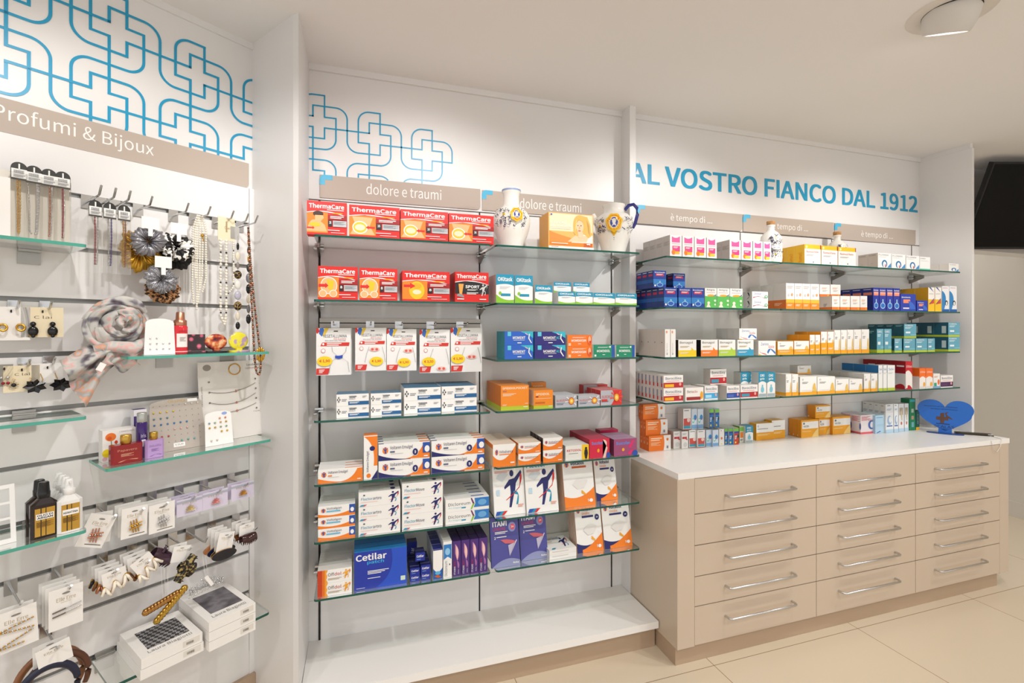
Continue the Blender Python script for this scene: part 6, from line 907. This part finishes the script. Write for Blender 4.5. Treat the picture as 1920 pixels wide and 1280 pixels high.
# perfume shelf, z = 1.049
z0 = 1.0496
t = thing('perfume_box', 'white perfume carton with orange poppy', 'box', 'L', -0.4438, -.1, z0); b = MB(); b.box(-.041, .041, 0, .04, 0, .095, mat('f3f0ec', .4)); art(b, [('o', 'ee7a2e', .24, .78, .16, .13), ('o', 'd85a1c', .2, .74, .07, .06), ('o', 'd0401c', .4, .6, .05, .055), ('p', '5a8a3a', [.24, .66, .26, .66, .3, .3, .28, .3]), ('p', '5a8a3a', [.4, .55, .42, .55, .36, .3, .34, .3]), ('o', 'e8d020', .12, .28, .13, .13), ('o', 'e0b0c0', .06, .1, .07, .06), ('t', '8a8078', "L'ERBOLARIO", .5, .9, .45, .035)], (-.041, 0, 0), (.082, 0, 0), (0, 0, .095), (0, -1, 0)); b.obj('carton', t)
def flask(s, n, w, d, h, m, cap, ch, cw, label, txt, tc):
    t = thing('perfume_bottle', label, 'perfume', 'L', s, -n, z0, 0, None); b = MB(); c = .006
    b.prism([(-w/2+c, -d/2), (w/2-c, -d/2), (w/2, -d/2+c), (w/2, d/2-c), (w/2-c, d/2), (-w/2+c, d/2), (-w/2, d/2-c), (-w/2, -d/2+c)], 0, h, m, plane='xy'); art(b, [('t', tc, txt, .2, .62, .6, .14), ('l', tc, .3, .5, .4, .02, 4), ('q', tc, [.2, .1, .5, .26, .85, .16, .8, .13, .5, .2, .3, .1])], (-w/2, -d/2, 0), (w, 0, 0), (0, 0, h), (0, -1, 0)); b.obj('glass_body', t)
    b = MB(); b.lathe([(cw*.8, h), (cw, h+.003), (cw, h+ch), (cw*.85, h+ch+.002)], cap, 20); b.obj('cap', t)
flask(-0.4398, .145, .078, .03, .056, mat('8e1c20', .08), mat('c8a048', .3, .8), .026, .014, 'dark red perfume bottle with gold cap before white carton', 'Papavero', 'd8a080')
t = thing('perfume_bottle', 'tall slim purple perfume bottle with silver cap', 'perfume', 'L', -0.3927, -.12, z0); b = MB(); b.lathe([(.0135, 0), (.0145, .003), (.0145, .108), (.012, .112)], mat('3a2068', .12), 24); art(b, [('t', 'd8d0e8', 'Iris', .25, .6, .5, .1), ('r', 'e8e4f0', .3, .34, .72, .54)], (-.0125, -.0146, 0), (.025, 0, 0), (0, 0, .108), (0, -1, 0), .0008); b.obj('glass_body', t); b = MB(); b.lathe([(.0125, .112), (.013, .113), (.013, .139), (.0115, .141)], mat('b9bcb8', .3, .7), 20); b.obj('cap', t)
b = MB(); b.box(-.017, .017, 0, .03, 0, .145, mat('4a3a78', .4), None, mat('e4e0e8', .4)); art(b, [('r', 'e8e6ec', 0, .86, 1, 1), ('l', 'd8d0e8', .2, .6, .6, .03, 2)], (-.017, 0, 0), (.034, 0, 0), (0, 0, .145), (0, -1, 0)); solo(b, 'perfume_box', 'slim white and purple carton behind the slim bottle', 'box', 'L', -0.3841, -.075, z0)
flask(-0.3679, .14, .05, .028, .055, mat('b898d0', .25), mat('c8a048', .25, .9), .022, .011, 'lilac perfume bottle with gold cap', 'Dolcelilla', '8a68a8')
t = thing('earring_board', 'large grey board of coloured stud earrings', 'board', 'L', -0.2826, -.1, z0, 0); R_ = Matrix.Rotation(-.2, 4, 'X'); b = MB(); pts = [(-.083, 0), (.083, 0), (.076, .155)]+[(.076*math.cos(a), .155+.016*math.sin(a)) for a in [PI*i/8 for i in range(1, 8)]]+[(-.076, .155)]
b.prism(pts, 0, .003, mat('b8afa6', .5)); art(b, [('t', 'c8a048', 'Ohvinta', .36, .93, .3, .06), ('r', 'f4f3f0', .7, .92, .88, .98), ('r', 'f4f3f0', .4, .06, .6, .14), ('t', '3a3a3e', '\u20ac 15,00', .43, .08, .14, .04)], (-.083, 0, 0), (.166, 0, 0), (0, 0, .17), (0, -1, 0)); b.v = [tuple(R_ @ Vector(p)) for p in b.v]; b.obj('panel', t); b = MB(); rd = random.Random(5)
for r_, cs in enumerate((('58b8b0', 4, 6), ('c8383c', 0, 2), ('e8b8b8', 3, 5), ('2f7ab8', 0, 5), ('5a8a98', 0, 2), ('e0c030', 0, 3), ('e8e0d8', 5, 7))):
    for k in range(8): on = cs[1] <= k <= cs[2]; b.ball(tuple(R_ @ Vector((-.066+.0185*k, -.002, .03+.02*r_))), .0032 if on else .0012, mat(cs[0], .2) if on else '8a8278', 6)
b.obj('studs', t)
t = thing('necklace_board', 'big white board with fine necklaces next to the pier', 'board', 'L', -0.0982, -.075, z0); R_ = Matrix.Rotation(-.1, 4, 'X'); b = MB(); b.prism([(-.112, 0), (.112, 0), (.112, .285), (-.112, .285)], 0, .003, mat('e9e5df', .5)); art(b, [('o', '9a938a', .13, .93, .06, .04), ('v', '8a8078', 'handmade jewels', .03, .45, .03, .25), ('v', '6a6058', 'felicita fai le cose semplici', .93, .3, .035, .42), ('t', '4a4440', 'Lucchetta', .74, .93, .2, .03), ('t', '8a5040', 'collezione', .72, .89, .22, .02), ('t', '3a3a3e', '\u20ac 12,00', .54, .615, .1, .015), ('t', '3a3a3e', '\u20ac 12,00', .82, .31, .1, .015)]+[('o', '77706a', x, z, .014, .011) for x in (.15, .87) for z in (.36, .49, .62, .75)], (-.112, 0, 0), (.224, 0, 0), (0, 0, .285), (0, -1, 0)); b.tube([(.02*math.cos(a)+.01, -.001, .255+.02*math.sin(a)) for a in [2*PI*i/20 for i in range(20)]], .002, GOLD, 6, True); b.v = [tuple(R_ @ Vector(p)) for p in b.v]; b.obj('panel', t)
for z, sg in ((.178, .016), (.14, .02), (.102, .012)):
    b = MB(); P = [tuple(R_ @ Vector((-.078+.16*i/16, -.003, z+.02*i/16-sg*4*(i/16)*(1-i/16)))) for i in range(17)]; b.tube(P, .0009, mat('9a8a80', .3, .8), 5); b.ball(P[9], .004, ROSE, 8); b.obj('necklace', t)
t = thing('earring_card', 'small white card of tiny coloured studs before necklace board', 'earrings', 'L', -0.1734, -.135, z0); R_ = Matrix.Rotation(-.12, 4, 'X'); b = MB(); pts = [(-.045, 0), (.045, 0), (.042, .105)]+[(.042*math.cos(a), .105+.012*math.sin(a)) for a in [PI*i/8 for i in range(1, 8)]]+[(-.042, .105)]; b.prism(pts, 0, .002, mat('f4f3f1', .4)); art(b, [('o', '90a8dc', .72, .93, .1, .045)], (-.045, 0, 0), (.09, 0, 0), (0, 0, .115), (0, -1, 0)); b.v = [tuple(R_ @ Vector(p)) for p in b.v]; b.obj('card', t); b = MB()
for x, z, c in ((.004, .092, 'e0a080'), (.022, .092, 'd88a70'), (-.03, .078, '8ab0b8'), (-.012, .078, '9ab8a8'), (.006, .078, 'd0a060'), (.024, .078, 'c8a048'), (-.03, .062, 'c8a030'), (-.012, .062, 'b89a38'), (.006, .062, '98a888'), (.024, .062, '88b090'), (.008, .046, 'd0a830'), (.026, .046, 'd8b040'), (-.026, .018, 'd8cdb8'), (-.008, .018, 'd8cdb8')): b.ball(tuple(R_ @ Vector((x, -.002, z))), .0036, mat(c, .2, .3), 7)
b.obj('studs', t)
# hair product bottles, z = .893
z0 = .8936
def hairb(s, n, m, cap, label, grp, txt, h=.1, w=.055, spray=False):
    t = thing('hair_bottle', label, 'bottle', 'L', s, -n, z0, 0, grp); b = MB(); c = .008; d = .03
    P = lambda k: [(x*k, y*k) for x, y in [(-w/2+c, -d/2), (w/2-c, -d/2), (w/2, -d/2+c), (w/2, d/2-c), (w/2-c, d/2), (-w/2+c, d/2), (-w/2, d/2-c), (-w/2, -d/2+c)]]
    b.prism(P(1), 0, h-.012, m, plane='xy'); A = P(1); B = [(x*.42, y*.8) for x, y in A]; b.add([(x, y, h-.012) for x, y in A]+[(x, y, h+.004) for x, y in B], [(i, (i+1) % 8, 8+(i+1) % 8, 8+i) for i in range(8)]+[list(range(8, 16))], m); b.obj('body', t)
    b = MB(); art(b, [('r', 'bc9030', .14, .06, .86, .9), ('r', '2a1c12', .34, .06, .38, .9), ('r', '2a1c12', .52, .06, .55, .9), ('r', 'f4f2ee', .18, .56, .82, .74)]+[('b', '1a1a1e', w_, .22, .66-.075*i if len(txt) > 1 else .61, .56, .06) for i, w_ in enumerate(txt)]+[('l', '6a4a1c', .2, .48, .6, .01, 8)], (-w/2, -d/2, 0), (w, 0, 0), (0, 0, h-.012), (0, -1, 0)); b.obj('label', t)
    b = MB(); z = h+.004; b.lathe([(.0125, z), (.0135, z+.001), (.0135, z+.015), (.0125, z+.017)]+([(.0095, z+.017), (.0085, z+.04), (.007, z+.042)] if spray else [(.011, z+.04), (.0095, z+.042)]), cap, 22)
    if spray: b.tube([(0, -.006, z+.036), (0, -.016, z+.035)], .003, cap, 8)
    b.obj('pump_cap', t)
DK = mat('24140f', .12, key='dark_bottle'); WB = mat('ecebe9', .2, key='white_bottle')
for i in range(2): hairb(-0.6227 - .003*i, .16-.034*i, DK, BLK, f"dark argan oil bottle, {['front', 'rear'][i]} one, on left glass shelf", 'dark hair oil bottles', ['OLIO DI', 'ARGAN'])
for i in range(4): hairb(-0.5728 - .001*i, .17-.033*i, WB, WB, f"white keratin bottle with gold label, {['front', 'second back', 'third back', 'rear'][i]}, beside dark bottles", 'white hair bottles', ['KERATINA'], .098, .053, True)
t = thing('card_stand', 'white plastic frame stand cut by the left edge', 'stand', 'L', -0.7011, -.15, z0); b = MB(); b.v = []; W2 = mat('f0efed', .3)
for x0, x1, za, zb in ((-.06, -.052, 0, .15), (.018, .028, 0, .15), (-.052, .018, .14, .15), (-.052, .018, .0, .012), (-.052, .018, .06, .066), (-.052, .018, .1, .106)): b.box(x0, x1, 0, .004, za, zb, W2)
b.v = [tuple(Matrix.Rotation(-.2, 4, 'X') @ Vector(p)) for p in b.v]; b.obj('frame', t)
# hair clip cards on hooks
def clipcard(s, n, z, w, h, rot, label, grp, kind, col, txt='Elle Erre', cm=None):
    t = thing('clip_card', label, 'hair clip', 'L', s, -n, z, 0, grp); R_ = Matrix.Rotation(rot, 4, 'Y'); b = MB(); rect(b, w, h, 0, .0018, cm or CARDW, 0, .012)
    art(b, [('t', 'b09a70', txt, .22, .68, .56, .1), ('l', 'c9bea8', .34, .64, .3, .012, 1), ('o', '8a8580', .5, .86, .12, .025)]+([('l', '55504a', .3, .08, .6, .02, 1)] if kind == 'pin' else [])+([('p', 'aab0bc', [0, .78, 1, .78, 1, .9, 0, .9])] if kind == 'brooch' else []), (-w/2, 0, .012-h), (w, 0, 0), (0, 0, h), (0, -1, 0)); b.v = [tuple(R_ @ Vector(p)) for p in b.v]; b.obj('card', t)
    if kind == 'none': return t
    b = MB(); zc = .012-h*.62
    if kind == 'pin':
        for k, a in ((-1, .15), (0, .15), (1, .15)): b.tube([(k*.007-.004, -.004, zc+.018+k*.002), (k*.007+.004, -.004, zc-.02)], .0016, col, 6)
        for k in (-1, 1): b.tube([(-.014, -.006, zc+k*.005-.004), (.018, -.006, zc+k*.005+.004)], .002, col, 6)
        beads(b, [(-.012, -.008, zc-.002), (.014, -.008, zc+.004)], .003, [SILV, col], 2)
    if kind == 'brooch':
        for k in range(9): a = PI*k/8; b.tube([(0, -.004, zc-.006), (.014*math.cos(a), -.005, zc-.006+.018*math.sin(a))], .0014, col, 6)
        beads(b, [(-.012, -.005, zc-.008), (.012, -.005, zc-.008)], .002, [SILV], 2)
    if kind == 'wave':
        P = [(-w*.6+w*1.25*i/40, -.006-.004*math.sin(i*.9), .012-h-.004+.014*math.sin(i*.42)+.02*(i/40)) for i in range(41)]; b.tube([(p[0], p[1]+.004, p[2]+.003) for p in P], .0032, GOLD, 8); b.tube(P, .0042, col, 8)
    if kind == 'oval':
        for k, m in ((0, GOLD), (1, col)): b.prism([(w*.75*math.cos(a), .012-h-.004+.017*math.sin(a)+.006*math.cos(a)) for a in [2*PI*i/28 for i in range(28)]], -.006-.004*k, -.002-.004*k, m)
    if kind == 'claw': claw(b, 0, .012-h-.012, .05, .016, col)
    if kind == 'bobby':
        for k in range(2): b.tube([(-w*.4, -.003, zc+.008-.012*k), (w*.0, -.003, zc+.012-.012*k)], .0018, mat('6a6058', .3, .8), 6); beads(b, [(0, -.004, zc+.012-.012*k), (w*.42, -.004, zc+.018-.012*k)], .002, [SILV], 1.9, 5)
    if kind == 'zig':
        for k, (p, q) in enumerate((((-.03, .02), (.032, .03)), ((-.03, .016), (.03, .006)), ((-.034, -.022), (.03, .0)), ((-.034, -.026), (.012, -.026)))): beads(b, [(p[0], -.004, zc+p[1]), (q[0], -.004, zc+q[1])], .0024, [GOLD, SILV], 1.8, 5)
    b.v = [tuple(R_ @ Vector(p)) for p in b.v]; b.obj('clip', t); return t
def claw(b, x, z, w, r, m, ang=0, teeth=7):
    c, s_ = math.cos(ang), math.sin(ang)
    for sg in (-1, 1):
        def f(u, v): q = (u-.5)*w; a = v*PI*.62; y = -.012+sg*r*math.sin(a)*.8; h_ = r*math.cos(a)*1.1+.15*r*math.sin(9*u); return (x+q*c-h_*s_, y, z+q*s_+h_*c)
        b.grid(f, 18, 8, m)
        for k in range(teeth): u = (k+.5)/teeth; p = f(u, 1); b.tube([p, (p[0]+r*.6*s_, -.012+sg*r*.3, p[2]-r*.6*c)], [r*.16, r*.06], m, 6)
    b.tube([(x-.3*w*c-r*1.1*s_, -.012, z-.3*w*s_+r*1.1*c), (x+.3*w*c-r*1.1*s_, -.012, z+.3*w*s_+r*1.1*c)], r*.22, m, 6)
LILC = mat('d6cee2', .5)
ORDW = ['front', 'second back', 'third back', 'rear']
def hang(s0, zs, s, z, n, w, h, rots, label, grp, kind, cols, **k):
    hook(s0, zs, n+.03, f'hook holding the {grp}', .004, .0135)
    for i, c in enumerate(cols): clipcard(s-.003*i, n-.022*i, z+.002*i, w, h, rots if i == 0 else rots*.2, f'{label}, {ORDW[i]}' if len(cols) > 1 else label, grp, kind if not (kind in ('pin', 'brooch') and i) else 'none', c, **k)
AZ = .899; n = .13
for u, v, s0, w, h, rot, lab, grp, kd, cols, cm in ((192, 972, -.468, .066, .092, .42, 'white hairpin card tilted, rose gold pins', 'rose gold hairpin cards', 'pin', [ROSE, ROSE], None), (253, 957, -.399, .066, .092, .03, 'white hairpin card, bright gold pins', 'bright gold hairpin cards', 'pin', [GOLD, GOLD, GOLD], None), (304, 950, -.336, .07, .09, 0, 'white hairpin card, silver pins', 'silver hairpin cards', 'pin', [SILV, SILV, SILV], None),
        (356, 940, -.257, .076, .055, 0, 'lilac brooch card, pale gold brooch', 'pale gold brooch cards', 'brooch', [mat('d8c488', .3, .9), GOLD, GOLD], LILC), (404, 926, -.179, .08, .058, 0, 'lilac brooch card, pink brooch', 'pink brooch cards', 'brooch', [mat('e0908a', .3, .8), GOLD], LILC), (455, 911, -.087, .078, .058, 0, 'lilac brooch card, gold spray brooch, nearest pier', 'gold spray brooch cards', 'brooch', [mat('c89038', .3, .9), GOLD], LILC)):
    s, z = {192: (-0.4918, 0.8915), 253: (-0.4132, 0.8914), 304: (-0.3420, 0.8819), 356: (-0.2635, 0.8765), 404: (-0.1851, 0.8799), 455: (-0.0947, 0.8841)}[u]
    hang(s0, AZ, s, z, n, w, h, rot, lab, grp, kd, cols, cm=cm, txt='Elle Erre')
BZ = .741; WHT = mat('f0e8d8', .2); TOR = mat('7a4a24', .2); BK = mat('1a1a22', .15)
hang(-.466, BZ, -0.4667, 0.7202, .14, .058, .055, -.12, 'white clip card, cream wavy clip', 'cream wavy clips', 'wave', [WHT, ROSE, TOR, BK])
hang(-.39, BZ, -0.4013, 0.7360, .15, .056, .058, -.5, 'slanted white clip card, cream curl clip', 'cream curl clips', 'wave', [WHT, TOR, WHT, TOR])
hang(-.276, BZ, -0.2937, 0.7327, .15, .05, .05, .22, 'white clip card above leopard claw', 'leopard claw cards', 'none', [WHT, WHT])
hang(-.153, BZ, -0.1593, 0.7330, .155, .052, .068, .18, 'white clip card, black oval clip', 'black oval clips', 'oval', [BK, BK, mat('1c2448', .2), mat('c08058', .3)])
hang(-.069, BZ, -0.0936, 0.7423, .16, .052, .04, 0, 'white clip card, brown claw clip', 'brown claw clips', 'claw', [mat('3a1c1a', .15), mat('3a1c1a', .15), TOR])
LEOP = ramp_mat('leopard_acetate', 'ShaderNodeTexVoronoi', 130, [(0, '15110c'), (.5, '5a4a2a'), (.66, 'a89458')], .15, interp='CONSTANT')
hook(-.333, BZ, .15, 'hook holding the purple-brown claw clip and gold claw cord')
def clawthing(u, s, z, n, label, parts):
    t = thing('claw_clip', label, 'hair clip', 'L', s, -n, z, 0, 'large hair claws'); 
    for nm, fn in parts: b = MB(); fn(b); b.obj(nm, t)
PUR = mat('3c2434', .12)
clawthing(0, -0.3476, 0.7203, .12, 'dark purple-brown glossy claw clip hanging on a hook', [('jaws', lambda b: claw(b, 0, 0, .062, .02, PUR, -.75, 8)), ('prongs', lambda b: b.tube([(.004, -.02, .02), (.016, -.02, .034), (.012, -.02, .04)], [.006, .005, .002], PUR, 8))])
def cross_claw(b, m, k=1):
    for a, L in ((.95, .085), (-.3, .05), (2.2, .05)): claw(b, .0, -.004, L*k, .014*k, m, a, 6)
clawthing(0, -0.2860, 0.6774, .155, 'leopard pattern claw clip below its white card', [('jaws', lambda b: cross_claw(b, LEOP))])
GB = mat('c8a24a', .22, 1); GB2 = mat('b88a50', .25, 1)
def goldclaw(b, ang, L, m, dx, dz):
    for k in range(11): q = (k/10-.5)*L; p = (dx+q*math.cos(ang), -.014, dz+q*math.sin(ang)); b.ball(p, 1, m, 8, .0115, .0105, .0115); b.ball((p[0]-.007*math.sin(ang), -.02, p[2]+.007*math.cos(ang)), .0055, m, 6); b.ball((p[0]+.008*math.sin(ang), -.012, p[2]-.008*math.cos(ang)), .005, BK if k % 2 else m, 6)
clawthing(0, -0.3474, 0.5932, .17, 'pair of crossed gold chain-style claw clips hanging on clear threads', [('yellow_gold_claw', lambda b: goldclaw(b, .75, .1, GB, .012, -.008)), ('rose_gold_claw', lambda b: goldclaw(b, .25, .085, GB2, -.012, .008)), ('clear_threads', lambda b: [b.tube([(x, -.01, .01), (x-.002, .0, .11)], .0005, mat('e8e6e2', .2), 4) for x in (-.008, 0, .008)])])
def lace(b):
    rd = random.Random(2)
    for k in range(150):
        x = rd.uniform(-1, 1); zt = (1-abs(x)**.8)*.7
        z = rd.uniform(-.55, zt); b.ball((x*.052, -.012+.004*math.sin(k), z*.036), .0024, SILV, 5)
    for k in range(9): b.ball((-.052+.009*k, -.012, -.028+.0012*k), .0028, SILV, 5)
clawthing(0, -0.2283, 0.6038, .16, 'silver rhinestone claw clip with white tag above the gift boxes', [('rhinestone_body', lace), ('tag', lambda b: rect(b, .011, .042, -.02, .001, CARDW, -.006, .026, .5)), ('clear_threads', lambda b: [b.tube([(x, -.01, .02), (x-.004, .0, .09)], .0005, mat('e8e6e2', .2), 4) for x in (-.004, .004)])])
hook(-.222, BZ, .16, 'long hook holding the silver rhinestone claw')
hang(-.667, BZ, -0.6740, 0.7040, .15, .078, .105, -.05, 'white pin card at left edge, zigzag gold pins', 'zigzag gold pin cards', 'zig', [GOLD, GOLD])
hang(-.57, BZ, -0.5756, 0.7200, .15, .072, .112, .0, 'white pin card, two rhinestone bobby pins', 'rhinestone bobby pin cards', 'bobby', [SILV, SILV, SILV, SILV])
hang(-.595, .587, -0.6019, 0.5730, .15, .07, .06, -.15, 'white card over the headbands', 'headband cards', 'none', [WHT, WHT])
for i, (m, R, dx, lab) in enumerate(((mat('1c2038', .4), .062, -.012, 'navy headband, front of the hanging set'), (mat('5a3420', .3), .066, .012, 'dark brown headband, behind the navy one'), (mat('8a5a38', .35), .07, .0, 'light brown headband, rearmost of the set'))):
    b = MB(); b.tube([(R*math.cos(a), .0, R*1.12*math.sin(a)) for a in [-.5+ (PI+1)*j/28 for j in range(29)]], [.004+.0025*math.sin(PI*j/28) for j in range(29)], m, 10, sq=1.6); b.tube([(R*.985*math.cos(a), -.001, R*1.1*math.sin(a)) for a in [-.5+(PI+1)*j/28 for j in range(29)]], .002, GOLD if i == 0 else m, 6)
    s, z = (-0.6002, 0.4591); solo(b, 'headband', lab, 'headband', 'L', s+dx, -.145+.022*i, z+.004*i, 0, 'hanging headbands')
# gift boxes on the lowest shelf
HOU = bpy.data.materials.new('houndstooth'); HOU.use_nodes = True
def _h():
    nt, N, Lk, bs = nodes(HOU); co = N.new('ShaderNodeTexCoord'); mp = N.new('ShaderNodeMapping'); mp.inputs['Rotation'].default_value = (0, 0, .5); w = N.new('ShaderNodeTexChecker'); w.inputs['Scale'].default_value = 90; w.inputs['Color1'].default_value = lin('2a2a2e'); w.inputs['Color2'].default_value = lin('9c9a9c')
    w2 = N.new('ShaderNodeTexWave'); w2.inputs['Scale'].default_value = 60; mx = N.new('ShaderNodeMix'); mx.data_type = 'RGBA'; mx.blend_type = 'DARKEN'; mx.inputs[0].default_value = .7
    Lk.new(co.outputs['Object'], mp.inputs[0]); Lk.new(mp.outputs[0], w.inputs[0]); Lk.new(mp.outputs[0], w2.inputs[0]); Lk.new(w.outputs[0], mx.inputs[6]); Lk.new(w2.outputs[0], mx.inputs[7]); Lk.new(mx.outputs[2], bs.inputs[0]); bs.inputs['Roughness'].default_value = .6
_h()
SILK = ramp_mat('dark_silk', 'ShaderNodeTexWave', 14, [(0, '4a464c'), (.5, '6a666c'), (1, '3c383e')], .35, dist='Fac', distortion=0) if False else ramp_mat('dark_silk', 'ShaderNodeTexNoise', 16, [(.3, '3c3840'), (.5, '7a767c'), (.7, '46424a')], .3, dist='Fac')
GW = mat('eeebe7', .4, key='gift_white')
def gift(s0, s1, n0, n1, z, h, top, label, rz):
    w = s1-s0; d = n1-n0; t = thing('gift_box', label, 'gift box', 'L', (s0+s1)/2, -n0-.0, z, rz, 'white boxed scarves'); b = MB(); b.box(-w/2, w/2, -d, 0, 0, h-.0006, GW)
    art(b, [('r', 'ddd8cf', .66, .25, .95, .85)]+[('r', '44444a', .72+.018*k, .4, .72+.018*k+.008, .65) for k in range(7)], (-w/2, -d, 0), (w, 0, 0), (0, 0, h), (0, -1, 0)); b.obj('carton', t)
    if top:
        b = MB(); b.box(-w*.33, w*.36, -d*.8, -d*.2, h-.0006, h+.0004, top); b.obj('window', t); b = MB(); art(b, [('t', '8a8680', 'Laura Biagiotti', .14, .06, .72, .09)], (-w/2, -d, h), (w, 0, 0), (0, d, 0), (0, 0, 1)); b.obj('lettering', t)
gz = .4305
for i in range(2): gift(-.432-.002*(1-i), -.272+.003*(1-i), .055-.02*(1-i), .253, gz+.031*i, .0305, HOU if i else None, ['lower white gift box under the houndstooth window box', 'white gift box with houndstooth scarf in its window'][i], 0)
for i in range(3): gift(-.262, -.118, .03, .275, gz+.031*i, .0305, SILK if i == 2 else None, ['lowest white gift box of the right stack', 'middle white gift box of the right stack', 'top white gift box with dark silk scarf in its window'][i], 0)
